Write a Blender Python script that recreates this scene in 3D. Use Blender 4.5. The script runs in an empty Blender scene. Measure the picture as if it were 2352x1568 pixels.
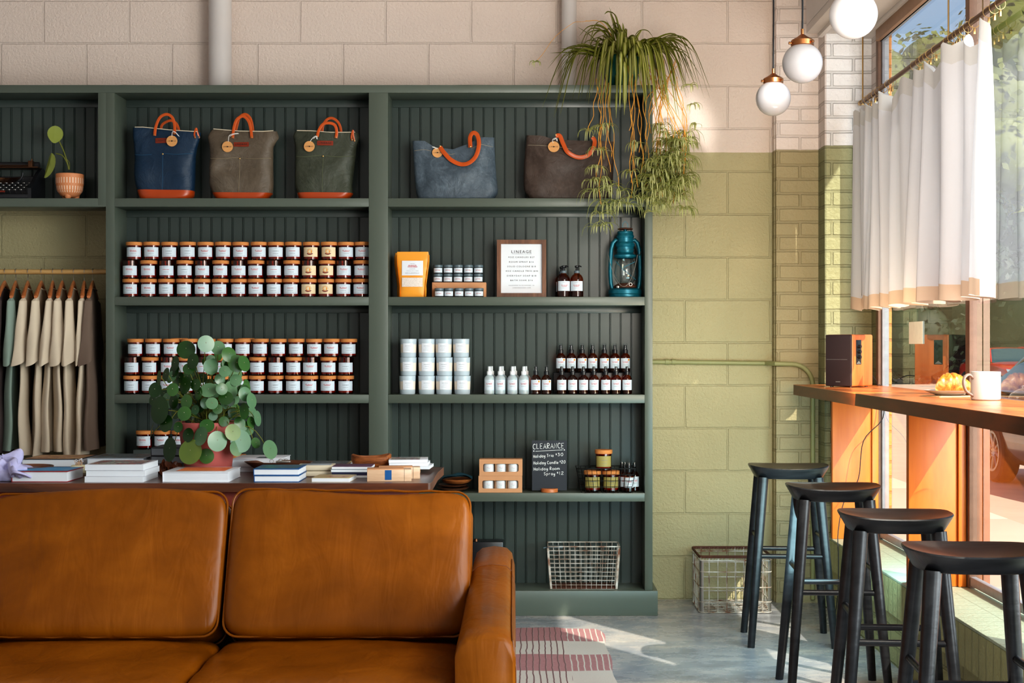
import bpy, bmesh, math, random
from mathutils import Vector, Matrix, noise
random.seed(7)
COL = bpy.context.scene.collection
PI = math.pi
F = 3266.667; CX = 1208.0; CY = 797.0; CH = 1.284      # focal length in px, vanishing point, camera height
def at(px, py, s):                                      # pixel at scale s (px per metre) -> world point
    return Vector(((px-CX)/s, F/s, CH-(py-CY)/s))
def wx(px, s=479.): return (px-CX)/s
def wz(py, s=479.): return CH-(py-CY)/s

# ---------------------------------------------------------------- mesh builder
class G:
    def __init__(self): self.bm = bmesh.new()
    def _mi(self, faces, mi):
        if mi:
            for f in faces: f.material_index = mi
    def box(self, x0, x1, y0, y1, z0, z1, bev=0, seg=2, mi=0, M=None):
        r = bmesh.ops.create_cube(self.bm, size=1.0)
        vs = r['verts']
        for v in vs:
            v.co = Vector(((x0+x1)/2+v.co.x*(x1-x0), (y0+y1)/2+v.co.y*(y1-y0), (z0+z1)/2+v.co.z*(z1-z0)))
        fs = list({f for v in vs for f in v.link_faces})
        self._mi(fs, mi)
        if bev > 0:
            es = list({e for v in vs for e in v.link_edges})
            rr = bmesh.ops.bevel(self.bm, geom=es, offset=bev, segments=seg, profile=.5, affect='EDGES')
            vs = list({v for f in rr['faces'] for v in f.verts})
            if mi:
                for v in vs:
                    for f in v.link_faces: f.material_index = mi
        if M is not None:
            for v in vs: v.co = M @ v.co
        return vs
    def surf(self, rows, cu=False, cv=False, mi=0, cap=False):
        V = [[self.bm.verts.new(p) for p in r] for r in rows]
        n = len(V); m = len(V[0])
        for i in range(n if cv else n-1):
            for j in range(m if cu else m-1):
                a = V[i][j]; b = V[i][(j+1) % m]; c = V[(i+1) % n][(j+1) % m]; d = V[(i+1) % n][j]
                try:
                    f = self.bm.faces.new((a, b, c, d)); f.material_index = mi(i, j) if callable(mi) else mi
                except ValueError: pass
        if cap and cu:
            m0 = mi(0, 0) if callable(mi) else mi
            for ring in (list(reversed(V[0])), V[-1]):
                try: f = self.bm.faces.new(ring); f.material_index = m0
                except ValueError: pass
        return V
    def lathe(self, prof, seg=24, c=(0, 0, 0), mi=0, sx=1., sy=1., M=None):
        rows = []
        for r, z in prof:
            r = max(r, 1e-5)
            row = [Vector((c[0]+r*sx*math.cos(2*PI*k/seg), c[1]+r*sy*math.sin(2*PI*k/seg), c[2]+z)) for k in range(seg)]
            if M is not None: row = [M @ p for p in row]
            rows.append(row)
        V = self.surf(rows, cu=True, cv=(len(prof) >= 4 and prof[0][0] > 1e-3 and prof[-1][0] > 1e-3 and abs(prof[0][0]-prof[-1][0]) < .03), mi=mi)
        for ring, r in ((list(reversed(V[0])), prof[0][0]), (V[-1], prof[-1][0])):
            if r < 1e-3:
                f = self.bm.faces.new(ring); f.material_index = mi
        return V
    def tube(self, pts, r, seg=8, mi=0, closed=False, flat=1., up=None):
        pts = [Vector(p) for p in pts]; n = len(pts); rows = []
        prev = None
        for i, p in enumerate(pts):
            if closed: t = pts[(i+1) % n]-pts[i-1]
            else: t = pts[min(i+1, n-1)]-pts[max(i-1, 0)]
            if t.length < 1e-9: t = Vector((0, 0, 1))
            t.normalize()
            if prev is None:
                a = Vector(up) if up else (Vector((0, 0, 1)) if abs(t.z) < .9 else Vector((1, 0, 0)))
                a = (a-t*a.dot(t)).normalized()
            else:
                a = prev-t*prev.dot(t)
                a = a.normalized() if a.length > 1e-6 else prev
            prev = a; b = t.cross(a)
            rr = r[i] if isinstance(r, (list, tuple)) else r
            rows.append([p+(a*math.cos(2*PI*k/seg)*flat+b*math.sin(2*PI*k/seg))*rr for k in range(seg)])
        return self.surf(rows, cu=True, cv=closed, mi=mi, cap=not closed)
    def prism(self, poly, d0, d1, axis='y', mi=0, M=None):
        def P(a, b, d):
            p = {'y': Vector((a, d, b)), 'x': Vector((d, a, b)), 'z': Vector((a, b, d))}[axis]
            return M @ p if M is not None else p
        A = [self.bm.verts.new(P(a, b, d0)) for a, b in poly]; B = [self.bm.verts.new(P(a, b, d1)) for a, b in poly]
        n = len(A); fs = [self.bm.faces.new(A), self.bm.faces.new(list(reversed(B)))]
        for i in range(n): fs.append(self.bm.faces.new((A[i], B[i], B[(i+1) % n], A[(i+1) % n])))
        self._mi(fs, mi)
    def quad(self, pts, mi=0):
        f = self.bm.faces.new([self.bm.verts.new(p) for p in pts]); f.material_index = mi
    def puff(self, w, d, h, c=(0, 0, 0), n=8., bulge=.1, res=14, mi=0, M=None, fn=None, axis=1):
        # puffy rounded box (super-ellipsoid on a cube grid)
        tmp = {}
        def vert(p):
            k = (round(p[0], 5), round(p[1], 5), round(p[2], 5))
            if k in tmp: return tmp[k]
            x, y, z = p
            q = (abs(x)**n+abs(y)**n+abs(z)**n)**(1./n)
            m = max(abs(x), abs(y), abs(z)); x, y, z = x/q*m, y/q*m, z/q*m
            if axis == 1: y *= 1+bulge*(1-x*x)*(1-z*z)
            elif axis == 2: z *= 1+bulge*(1-x*x)*(1-y*y)
            P = Vector((x*w/2, y*d/2, z*h/2))
            if fn: P = fn(P, (x, y, z))
            P = P+Vector(c)
            if M is not None: P = M @ P
            tmp[k] = self.bm.verts.new(P); return tmp[k]
        st = [math.sin((-1+2*i/res)*PI/2*.9)/math.sin(PI/2*.9) for i in range(res+1)]
        for ax in range(3):
            for sgn in (-1, 1):
                for i in range(res):
                    for j in range(res):
                        q = []
                        for a, b in ((i, j), (i+1, j), (i+1, j+1), (i, j+1)):
                            p = [0, 0, 0]; p[ax] = sgn; p[(ax+1) % 3] = st[a]; p[(ax+2) % 3] = st[b]; q.append(vert(p))
                        if sgn < 0: q.reverse()
                        f = self.bm.faces.new(q); f.material_index = mi
    def mesh(self, me, M=None, mi=0):
        vs = [self.bm.verts.new(M @ v.co if M is not None else v.co) for v in me.vertices]
        for p in me.polygons:
            try: f = self.bm.faces.new([vs[i] for i in p.vertices]); f.material_index = mi
            except ValueError: pass
    def obj(self, name, mats, parent=None, loc=None, ang=.6, sub=0, normals=True):
        bm = self.bm
        if normals and not bm.faces == 0: bmesh.ops.recalc_face_normals(bm, faces=bm.faces[:])
        for f in bm.faces: f.smooth = True
        for e in bm.edges:
            if len(e.link_faces) == 2:
                if e.calc_face_angle(0) > ang: e.smooth = False
        me = bpy.data.meshes.new(name); bm.to_mesh(me); bm.free()
        for m in (mats if isinstance(mats, (list, tuple)) else [mats]): me.materials.append(m)
        o = bpy.data.objects.new(name, me); COL.objects.link(o)
        if parent is not None: o.parent = parent
        if loc is not None: o.location = loc
        if sub:
            m = o.modifiers.new('sub', 'SUBSURF'); m.levels = sub; m.render_levels = sub
        return o

def tag(o, label, cat, group=None, kind=None):
    if label: o['label'] = label
    if cat: o['category'] = cat
    if group: o['group'] = group
    if kind: o['kind'] = kind
    return o
def thing(name, label, cat, loc=(0, 0, 0), rz=0, group=None):
    o = bpy.data.objects.new(name, None); COL.objects.link(o)
    o.location = loc; o.rotation_euler = (0, 0, rz); o.empty_display_size = .05
    return tag(o, label, cat, group)
def struct(o): o['kind'] = 'structure'; return o
def kids(o): return [c for c in bpy.data.objects if c.parent == o]
KC = {}
def dup(root, loc, rz=0, label=None, group=None, scale=None, swap=None):
    r = root.copy(); COL.objects.link(r); r.location = loc; r.rotation_euler = (0, 0, rz)
    if scale: r.scale = scale
    if label: r['label'] = label
    if group: r['group'] = group
    if root.name not in KC: KC[root.name] = [(c, kids(c)) for c in kids(root)]
    for ch, gs in KC[root.name]:
        c = ch.copy(); COL.objects.link(c); c.parent = r
        for g in gs:
            d = g.copy(); COL.objects.link(d); d.parent = c
    return r
TXT = {}
def text_mesh(s, spacing=1.):
    k = (s, spacing)
    if k not in TXT:
        cu = bpy.data.curves.new('t', 'FONT'); cu.body = s; cu.size = 1; cu.align_x = 'CENTER'; cu.align_y = 'CENTER'
        cu.space_character = spacing; cu.resolution_u = 2
        o = bpy.data.objects.new('t', cu); COL.objects.link(o)
        dg = bpy.context.evaluated_depsgraph_get(); dg.update()
        TXT[k] = bpy.data.meshes.new_from_object(o.evaluated_get(dg), depsgraph=dg)
        bpy.data.objects.remove(o); bpy.data.curves.remove(cu)
    return TXT[k]
def put_text(g, s, x, z, width=None, size=None, y=0, spacing=1., mi=0, rz=0, height=None, cyl=None):
    me = text_mesh(s, spacing)
    if not me.vertices: return
    xs = [v.co.x for v in me.vertices]; ys = [v.co.y for v in me.vertices]
    w = max(xs)-min(xs); h = max(ys)-min(ys)
    k = width/w if width else size
    kz = height/h if height else k
    x0 = (max(xs)+min(xs))/2; y0 = (max(ys)+min(ys))/2
    M = Matrix.Translation((x, y, z)) @ Matrix.Rotation(rz, 4, 'Y') @ Matrix.Diagonal((k, 1, kz, 1)) @ Matrix.Rotation(PI/2, 4, 'X') @ Matrix.Translation((-x0, -y0, 0))
    vs = []
    for v in me.vertices:
        p = M @ v.co
        if cyl: a = p.x/cyl; p = Vector((cyl*math.sin(a), -cyl*math.cos(a), p.z))
        vs.append(g.bm.verts.new(p))
    for pl in me.polygons:
        try: f = g.bm.faces.new([vs[i] for i in pl.vertices]); f.material_index = mi
        except ValueError: pass
ORD = ['first', 'second', 'third', 'fourth', 'fifth', 'sixth', 'seventh', 'eighth', 'ninth', 'tenth', 'eleventh', 'twelfth', 'thirteenth', 'fourteenth']

# ---------------------------------------------------------------- materials
def srgb(r, g, b):
    f = lambda c: (c/255/12.92) if c/255 <= .04045 else ((c/255+.055)/1.055)**2.4
    return (f(r), f(g), f(b), 1)
class N:
    def __init__(self, name):
        self.m = bpy.data.materials.new(name); self.m.use_nodes = True
        self.nt = self.m.node_tree; self.nt.nodes.clear()
        self.out = self.n('ShaderNodeOutputMaterial')
    def n(self, t, **k):
        nd = self.nt.nodes.new(t)
        for a, b in k.items():
            if a in nd.inputs.keys() if hasattr(nd.inputs, 'keys') else False: nd.inputs[a].default_value = b
            else: setattr(nd, a, b)
        return nd
    def l(self, a, b): self.nt.links.new(a, b)
    def val(self, sock, v):
        if hasattr(v, 'links') or hasattr(v, 'is_linked'): self.l(v, sock)
        else: sock.default_value = v
    def math(self, op, a, b=None, clamp=False):
        nd = self.nt.nodes.new('ShaderNodeMath'); nd.operation = op; nd.use_clamp = clamp
        self.val(nd.inputs[0], a)
        if b is not None: self.val(nd.inputs[1], b)
        return nd.outputs[0]
    def mix(self, f, a, b, mode='MIX'):
        nd = self.nt.nodes.new('ShaderNodeMix'); nd.data_type = 'RGBA'; nd.blend_type = mode
        self.val(nd.inputs[0], f); self.val(nd.inputs[6], a); self.val(nd.inputs[7], b)
        return nd.outputs[2]
    def ramp(self, f, stops):
        nd = self.nt.nodes.new('ShaderNodeValToRGB'); cr = nd.color_ramp
        while len(cr.elements) < len(stops): cr.elements.new(.5)
        for e, (p, c) in zip(cr.elements, stops): e.position = p; e.color = c
        self.l(f, nd.inputs[0]); return nd.outputs[0]
    def coord(self, scale=(1, 1, 1), kind='Object', loc=(0, 0, 0), rot=(0, 0, 0)):
        tc = self.nt.nodes.new('ShaderNodeTexCoord'); mp = self.nt.nodes.new('ShaderNodeMapping')
        mp.inputs['Scale'].default_value = scale; mp.inputs['Location'].default_value = loc; mp.inputs['Rotation'].default_value = rot
        self.l(tc.outputs[kind], mp.inputs[0]); return mp.outputs[0]
    def noise(self, vec, scale=5, detail=4, rough=.55, dist=0):
        nd = self.nt.nodes.new('ShaderNodeTexNoise'); self.l(vec, nd.inputs['Vector'])
        nd.inputs['Scale'].default_value = scale; nd.inputs['Detail'].default_value = detail
        nd.inputs['Roughness'].default_value = rough; nd.inputs['Distortion'].default_value = dist
        return nd.outputs[0]
    def bump(self, h, strength=.3, dist=.01, normal=None):
        nd = self.nt.nodes.new('ShaderNodeBump'); self.l(h, nd.inputs['Height'])
        nd.inputs['Strength'].default_value = strength; nd.inputs['Distance'].default_value = dist
        if normal is not None: self.l(normal, nd.inputs['Normal'])
        return nd.outputs[0]
    def bsdf(self, color, rough=.5, metal=0., normal=None, **k):
        b = self.nt.nodes.new('ShaderNodeBsdfPrincipled')
        self.val(b.inputs['Base Color'], color); self.val(b.inputs['Roughness'], rough); b.inputs['Metallic'].default_value = metal
        if normal is not None: self.l(normal, b.inputs['Normal'])
        for a, v in k.items(): self.val(b.inputs[a.replace('_', ' ')], v)
        return b.outputs[0]
    def done(self, sh): self.l(sh, self.out.inputs[0]); return self.m
def plain(name, c, rough=.5, metal=0., var=.12, ns=30, bump=0., bs=200, **k):
    m = N(name); v = m.coord()
    n = m.noise(v, ns, 3)
    lo = tuple(x*(1-var) for x in c[:3])+(1,); hi = tuple(min(1, x*(1+var)) for x in c[:3])+(1,)
    col = m.mix(n, lo, hi)
    nor = m.bump(m.noise(v, bs, 3), bump, .002) if bump else None
    return m.done(m.bsdf(col, rough, metal, nor, **k))
def wood(name, c1, c2, scale=6, axis='x', rough=.4, bump=.15, coat=0., spec=.5):
    m = N(name)
    st = {'x': (.12, 1, 1), 'y': (1, .12, 1), 'z': (1, 1, .12)}[axis]
    v = m.coord(st)
    n1 = m.noise(v, scale*3, 5, .6, 1.2); n2 = m.noise(v, scale*18, 3, .6)
    f = m.math('ADD', m.math('MULTIPLY', n1, .75), m.math('MULTIPLY', n2, .25))
    col = m.ramp(f, [(.33, c1), (.5, tuple((a+b)/2 for a, b in zip(c1, c2))), (.64, c2)])
    return m.done(m.bsdf(col, rough, 0, m.bump(n2, bump, .002), Coat_Weight=coat, Specular_IOR_Level=spec))
def glassy(name, tint=(1, 1, 1, 1), gloss=.9, f0=.05, power=3.5, rough=.0):
    m = N(name)
    lw = m.nt.nodes.new('ShaderNodeLayerWeight'); lw.inputs[0].default_value = .5
    f = m.math('ADD', m.math('MULTIPLY', m.math('POWER', lw.outputs['Facing'], power), gloss), f0, True)
    t = m.nt.nodes.new('ShaderNodeBsdfTransparent'); t.inputs[0].default_value = tint
    g = m.nt.nodes.new('ShaderNodeBsdfGlossy'); g.inputs['Roughness'].default_value = rough
    mx = m.nt.nodes.new('ShaderNodeMixShader'); m.l(f, mx.inputs[0]); m.l(t.outputs[0], mx.inputs[1]); m.l(g.outputs[0], mx.inputs[2])
    return m.done(mx.outputs[0])
def masonry(name, bw, rh, mort, axis='x', split=True, green=None, white=None, rough_bump=.5, off=(0, 0), mean=.35, grain=70):
    m = N(name)
    tc = m.nt.nodes.new('ShaderNodeTexCoord'); sp = m.nt.nodes.new('ShaderNodeSeparateXYZ'); m.l(tc.outputs['Object'], sp.inputs[0])
    wob = m.noise(tc.outputs['Object'], 9, 3)
    cb = m.nt.nodes.new('ShaderNodeCombineXYZ')
    w = m.math('MULTIPLY', m.math('SUBTRACT', wob, .5), .008)
    hx = m.math('ADD', m.math('ADD', sp.outputs['X' if axis == 'x' else 'Y'], off[0]), w)
    vz = m.math('ADD', m.math('ADD', sp.outputs['Z'], off[1]), w)
    if axis == 'flat': vz = m.math('ADD', sp.outputs['X'], off[1])
    m.l(hx, cb.inputs[0]); m.l(vz, cb.inputs[1])
    br = m.nt.nodes.new('ShaderNodeTexBrick'); m.l(cb.outputs[0], br.inputs['Vector'])
    br.inputs['Scale'].default_value = 1; br.inputs['Brick Width'].default_value = bw; br.inputs['Row Height'].default_value = rh
    br.inputs['Mortar Size'].default_value = mort; br.inputs['Mortar Smooth'].default_value = .35
    br.inputs['Color1'].default_value = (1, 1, 1, 1); br.inputs['Color2'].default_value = (.9, .9, .9, 1); br.inputs['Mortar'].default_value = (0, 0, 0, 1)
    big = m.noise(tc.outputs['Object'], 2.2, 3); fine = m.noise(tc.outputs['Object'], grain, 3, .6)
    g0, g1 = green; w0, w1 = white
    gc = m.mix(big, g0, g1); wc = m.mix(big, w0, w1)
    if split:
        zz = m.math('ADD', sp.outputs['Z'], m.math('MULTIPLY', m.math('SUBTRACT', wob, .5), .006))
        st = m.math('GREATER_THAN', zz, 2.275)
        col = m.mix(st, gc, wc)
    else: col = gc
    inv = m.math('SUBTRACT', 1., br.outputs['Fac'])
    col = m.mix(m.math('MULTIPLY', br.outputs['Fac'], mean), col, (.05, .05, .03, 1))
    h = m.math('ADD', m.math('MULTIPLY', inv, 1.), m.math('MULTIPLY', fine, .8))
    nor = m.bump(h, rough_bump, .009)
    return m.done(m.bsdf(col, .6, 0, nor))

M = {}
CASE = srgb(74, 88, 76)
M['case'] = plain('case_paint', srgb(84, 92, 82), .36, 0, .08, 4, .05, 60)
M['case_shaded'] = plain('case_paint_shaded', srgb(60, 70, 66), .3, 0, .08, 4, .05, 60)  # case paint darkened so the colour carries the shade inside the bays
M['white_paint'] = plain('white_paint', srgb(205, 198, 194), .55, 0, .05, 8)
M['wall'] = masonry('block_wall', .4354, .2177, .0055, 'x', True, (srgb(160, 154, 118), srgb(188, 176, 136)), (srgb(216, 199, 187), srgb(230, 213, 201)), .75, (.2795, -.001), .07)
M['pierA'] = masonry('brick_pier_a', .215, .0718, .008, 'x', True, (srgb(146, 138, 104), srgb(176, 160, 122)), (srgb(222, 208, 200), srgb(234, 220, 212)), .7, (.02, .026), .14, 50)
M['pierB'] = masonry('brick_pier_b', .215, .0732, .008, 'x', True, (srgb(146, 148, 112), srgb(166, 164, 126)), (srgb(228, 226, 226), srgb(240, 238, 238)), .9, (-.0, .0), .2, 40)
M['pierS'] = masonry('brick_pier_side', .215, .0732, .008, 'y', True, (srgb(122, 126, 94), srgb(140, 140, 106)), (srgb(206, 194, 188), srgb(216, 205, 200)), .8, (0, 0), .2, 50)  # same pier brick, painted darker to put shade on the side face
M['soldier'] = masonry('brick_soldier', .0718, .2, .006, 'y', False, (srgb(156, 158, 112), srgb(172, 170, 124)), (CASE, CASE), .9, (0, .02), .2, 50)
M['lowbrick'] = masonry('brick_low', .215, .0732, .008, 'y', False, (srgb(150, 150, 104), srgb(168, 164, 118)), (CASE, CASE), .9, (0, 0), .25, 50)
M['sillbrick'] = masonry('brick_sill', .0732, .8, .004, 'flat', False, (srgb(164, 176, 152), srgb(178, 188, 164)), (CASE, CASE), .5, (0, 0), .12, 60)
M['orange_brick'] = masonry('brick_orange', .215, .0732, .008, 'x', False, (srgb(206, 130, 60), srgb(222, 150, 80)), (CASE, CASE), .7, (0, 0), .45, 60)
def floor_mat():
    m = N('concrete_floor'); v = m.coord((.62, 1.0, 1))
    n1 = m.noise(v, 2.2, 6, .62, .6); n2 = m.noise(v, 9, 5, .65); n3 = m.noise(m.coord(), 60, 3)
    c = m.ramp(m.math('ADD', m.math('MULTIPLY', n1, .6), m.math('MULTIPLY', n2, .4)), [(.34, srgb(104, 106, 112)), (.45, srgb(140, 142, 148)), (.54, srgb(168, 164, 162)), (.66, srgb(194, 184, 174))])
    r = m.math('ADD', m.math('MULTIPLY', n2, .3), .12)
    return m.done(m.bsdf(c, r, 0, m.bump(n3, .08, .002)))
M['floor'] = floor_mat()
def leather():
    m = N('tan_leather'); v = m.coord()
    n1 = m.noise(v, 3.2, 4, .6, .4); n2 = m.noise(v, 160, 3); n3 = m.noise(m.coord((1.6, 1, .35)), 9, 3, .5, .8)
    c = m.ramp(n1, [(.3, srgb(106, 56, 2)), (.5, srgb(124, 67, 4)), (.72, srgb(144, 82, 12))])
    b1 = m.bump(n3, .22, .02); b2 = m.bump(n2, .12, .001, b1)
    return m.done(m.bsdf(c, m.math('ADD', m.math('MULTIPLY', n1, .16), .24), 0, b2, Specular_IOR_Level=.22))
M['leather'] = leather()
M['leather_seam'] = plain('leather_seam', srgb(104, 56, 14), .45)
M['strap'] = plain('orange_leather', srgb(196, 84, 20), .35, 0, .15, 20)
M['strap_dark'] = plain('dark_leather', srgb(132, 44, 16), .4, 0, .15, 20)
def canvas(name, c, wax=.5):
    m = N(name); v = m.coord()
    n1 = m.noise(v, 9, 5, .62, .8); n2 = m.noise(v, 500, 2); n3 = m.noise(v, 26, 4, .7, 1.5)
    lo = tuple(x*.6 for x in c[:3])+(1,); hi = tuple(min(1, x*1.45) for x in c[:3])+(1,)
    col = m.mix(m.math('MULTIPLY', m.math('POWER', n3, 3), wax*2), m.mix(n1, lo, hi), tuple(min(1, x*3+.08) for x in c[:3])+(1,))
    return m.done(m.bsdf(col, .55, 0, m.bump(n1, .5, .02, m.bump(n2, .2, .001))))
M['canvas_blue'] = canvas('navy_canvas', srgb(8, 40, 64), .06)
M['canvas_brown'] = canvas('taupe_canvas', srgb(84, 72, 58), .2)
M['canvas_olive'] = canvas('olive_canvas', srgb(52, 56, 42), .25)
M['canvas_slate'] = canvas('slate_canvas', srgb(62, 74, 84), .5)
M['canvas_umber'] = canvas('umber_canvas', srgb(62, 48, 40), .3)
M['linen_trim'] = plain('linen_trim', srgb(214, 200, 176), .8)
M['kraft_tag'] = plain('kraft_tag', srgb(206, 150, 92), .7)
M['string'] = plain('white_string', srgb(230, 228, 224), .8)
M['ink'] = plain('black_ink', srgb(34, 32, 34), .6)
M['ink_soft'] = plain('grey_ink', srgb(120, 122, 128), .6)
M['ink_red'] = plain('red_ink', srgb(196, 60, 66), .6)
M['brass'] = plain('brass', srgb(190, 156, 104), .3, 1., .1, 40)
M['bronze'] = plain('aged_bronze', srgb(96, 66, 46), .35, .9, .2, 40)
M['steel'] = plain('steel_wire', srgb(180, 176, 170), .35, .9)
M['amber'] = glassy('amber_glass', (.72, .27, .07, 1), .8, .05, 3.)
M['clear'] = glassy('clear_glass', (.96, .98, .98, 1), .8, .04, 3.)
M['pane'] = glassy('window_pane', (.93, .97, .97, 1), .92, .035, 3.6)
M['wax'] = plain('cream_wax', srgb(206, 172, 128), .6)
M['cork'] = plain('cork_lid', srgb(204, 134, 72), .75, 0, .22, 70, .3, 300)
M['label'] = plain('white_label', srgb(208, 218, 226), .6, 0, .03)
M['label_cream'] = plain('cream_label', srgb(226, 206, 170), .6, 0, .03)
M['label_olive'] = plain('olive_label', srgb(160, 148, 84), .6, 0, .05)
M['sun_orange'] = plain('orange_print', srgb(226, 146, 40), .6)
M['maroon'] = plain('maroon_print', srgb(124, 52, 50), .6)
M['black_plastic'] = plain('black_plastic', srgb(24, 26, 30), .35)
M['grey_plastic'] = plain('grey_plastic', srgb(92, 108, 116), .4)
M['white_plastic'] = plain('white_plastic', srgb(232, 234, 236), .35)
M['white_ceramic'] = plain('white_ceramic', srgb(222, 226, 228), .35, 0, .03)
M['kraft'] = plain('kraft_card', srgb(196, 144, 104), .8, 0, .08, 20)
M['pouch'] = plain('orange_pouch', srgb(236, 158, 48), .42, 0, .06, 12)
M['salt'] = plain('bath_salt', srgb(222, 210, 200), .7, 0, .35, 220)
M['walnut'] = wood('walnut_frame', srgb(84, 52, 36), srgb(128, 86, 60), 8, 'z')
M['paper'] = plain('white_paper', srgb(224, 228, 234), .7, 0, .02)
M['pages'] = plain('book_pages', srgb(222, 226, 230), .8, 0, .06, 3)
M['teal_enamel'] = plain('teal_enamel', srgb(22, 104, 122), .32, .35, .45, 60)
M['rust'] = plain('rusty_metal', srgb(96, 58, 42), .7, .3, .5, 60)
def rusty_wire():
    m = N('rusty_wire'); n = m.noise(m.coord(), 14, 4)
    c = m.ramp(n, [(.34, srgb(130, 84, 62)), (.46, srgb(186, 174, 160)), (.62, srgb(222, 220, 214))])
    return m.done(m.bsdf(c, .5, .5))
M['rusty_wire'] = rusty_wire()
M['black_wire'] = plain('black_wire', srgb(20, 20, 20), .5, .5)
def frosted():
    m = N('frosted_glass')
    return m.done(m.bsdf(srgb(196, 208, 212), .35, 0, None, Transmission_Weight=.25, Subsurface_Weight=.3))
M['frosted'] = frosted()
M['frost_candle'] = plain('frosted_candle_glass', srgb(188, 200, 208), .3, 0, .03)
M['frost_wax'] = plain('candle_glow', srgb(232, 220, 206), .4, 0, .03)
M['chalk'] = plain('chalkboard', srgb(36, 40, 48), .6, 0, .25, 12)
M['chalk_line'] = plain('chalk_writing', srgb(236, 238, 236), .8)
M['round_wood'] = wood('oak', srgb(176, 96, 48), srgb(208, 132, 76), 6, 'x')
M['rod_wood'] = wood('pale_dowel', srgb(176, 138, 86), srgb(206, 170, 112), 6, 'x')
M['hanger_wood'] = wood('hanger_wood', srgb(160, 88, 46), srgb(204, 132, 80), 6, 'y', .35)
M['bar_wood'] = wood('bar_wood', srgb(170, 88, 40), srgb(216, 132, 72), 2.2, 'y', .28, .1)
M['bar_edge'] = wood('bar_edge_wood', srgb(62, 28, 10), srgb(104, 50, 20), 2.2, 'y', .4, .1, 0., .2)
M['panel_wood'] = wood('panel_wood', srgb(196, 92, 24), srgb(226, 126, 44), 1.6, 'z', .4, .08)
M['table_wood'] = wood('table_wood', srgb(62, 34, 22), srgb(118, 70, 46), 2.6, 'x', .35, .3)
M['table_top'] = wood('table_top_wood', srgb(72, 46, 40), srgb(112, 78, 66), 2.6, 'x', .28, .1)
M['red_wood'] = plain('red_stain', srgb(112, 36, 20), .5)
M['dark_bowl'] = wood('dark_bowl_wood', srgb(66, 38, 26), srgb(118, 74, 50), 10, 'x')
M['carved'] = wood('carved_wood', srgb(92, 46, 20), srgb(186, 112, 56), 14, 'x', .5, .5)
M['stool'] = wood('black_ash', srgb(14, 16, 19), srgb(40, 41, 44), 5, 'x', .33, .25)
M['stool_seat'] = wood('black_ash_seat', srgb(26, 26, 28), srgb(66, 60, 58), 5, 'x', .3, .25)
M['opal'] = plain('opal_glass', srgb(184, 182, 184), .12, 0, .01, 5, Emission_Color=(1, .98, .96, 1), Emission_Strength=.0)
M['cord'] = plain('black_cord', srgb(20, 22, 26), .6)
M['soil'] = plain('potting_soil', srgb(58, 40, 28), .9, 0, .4, 80)
M['pink_pot'] = plain('pink_pot', srgb(178, 92, 86), .55, 0, .05)
M['terracotta'] = plain('peach_terracotta', srgb(212, 138, 92), .6, 0, .06)
M['terra_slip'] = plain('pale_slip', srgb(238, 206, 180), .6)
M['teal_glaze'] = plain('teal_glaze', srgb(24, 82, 78), .15, 0, .3, 14)
def leafmat(name, a, b, rough=.3, tr=.25, ns=6):
    m = N(name); n = m.noise(m.coord(), ns, 3)
    col = m.mix(n, a, b)
    p = m.bsdf(col, rough)
    t = m.nt.nodes.new('ShaderNodeBsdfTranslucent'); m.l(col, t.inputs[0])
    mx = m.nt.nodes.new('ShaderNodeMixShader'); mx.inputs[0].default_value = tr
    m.l(p, mx.inputs[1]); m.l(t.outputs[0], mx.inputs[2]); return m.done(mx.outputs[0])
M['leaf_dark'] = leafmat('pilea_leaf_dark', srgb(22, 52, 20), srgb(48, 88, 30), .28)
M['leaf_mid'] = leafmat('pilea_leaf_mid', srgb(40, 82, 44), srgb(84, 128, 60), .26)
M['leaf_pale'] = leafmat('pilea_leaf_pale', srgb(78, 120, 92), srgb(120, 154, 110), .24)
M['stem'] = leafmat('plant_stem', srgb(110, 122, 44), srgb(150, 144, 66), .5)
M['spider_edge'] = leafmat('spider_leaf_green', srgb(84, 96, 28), srgb(146, 148, 56), .35, .3, 10)
M['spider_mid'] = leafmat('spider_leaf_stripe', srgb(170, 172, 96), srgb(214, 208, 136), .35, .3, 10)
M['pup_edge'] = leafmat('plantlet_green', srgb(140, 156, 84), srgb(184, 184, 110), .4, .35, 10)
M['pup_mid'] = leafmat('plantlet_cream', srgb(226, 224, 172), srgb(244, 240, 204), .4, .35, 10)
M['stolon'] = leafmat('orange_runner', srgb(222, 150, 54), srgb(242, 190, 96), .5)
M['yellow_leaf'] = leafmat('yellow_green_leaf', srgb(132, 146, 56), srgb(178, 186, 96), .4)
def cloth(name, c, tr=0., bump=.25, var=.1):
    m = N(name); v = m.coord()
    n = m.noise(v, 6, 3); w = m.noise(m.coord((1, 1, 1)), 400, 2)
    lo = tuple(x*(1-var) for x in c[:3])+(1,); hi = tuple(min(1, x*(1+var)) for x in c[:3])+(1,)
    col = m.mix(n, lo, hi); p = m.bsdf(col, .85, 0, m.bump(w, bump, .001))
    if not tr: return m.done(p)
    t = m.nt.nodes.new('ShaderNodeBsdfTranslucent'); m.l(col, t.inputs[0])
    mx = m.nt.nodes.new('ShaderNodeMixShader'); mx.inputs[0].default_value = tr
    m.l(p, mx.inputs[1]); m.l(t.outputs[0], mx.inputs[2]); return m.done(mx.outputs[0])
M['curtain'] = cloth('white_linen', srgb(206, 206, 210), .20, .3, .03)
M['curtain_hem'] = cloth('linen_hem', srgb(200, 176, 154), .12, .3, .05)
M['tee_cream'] = cloth('cream_cotton', srgb(206, 190, 168))
M['tee_sage'] = cloth('sage_cotton', srgb(132, 148, 136))
M['tee_plum'] = cloth('plum_cotton', srgb(78, 64, 62))
M['tee_black'] = cloth('black_cotton', srgb(30, 28, 28))
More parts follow.
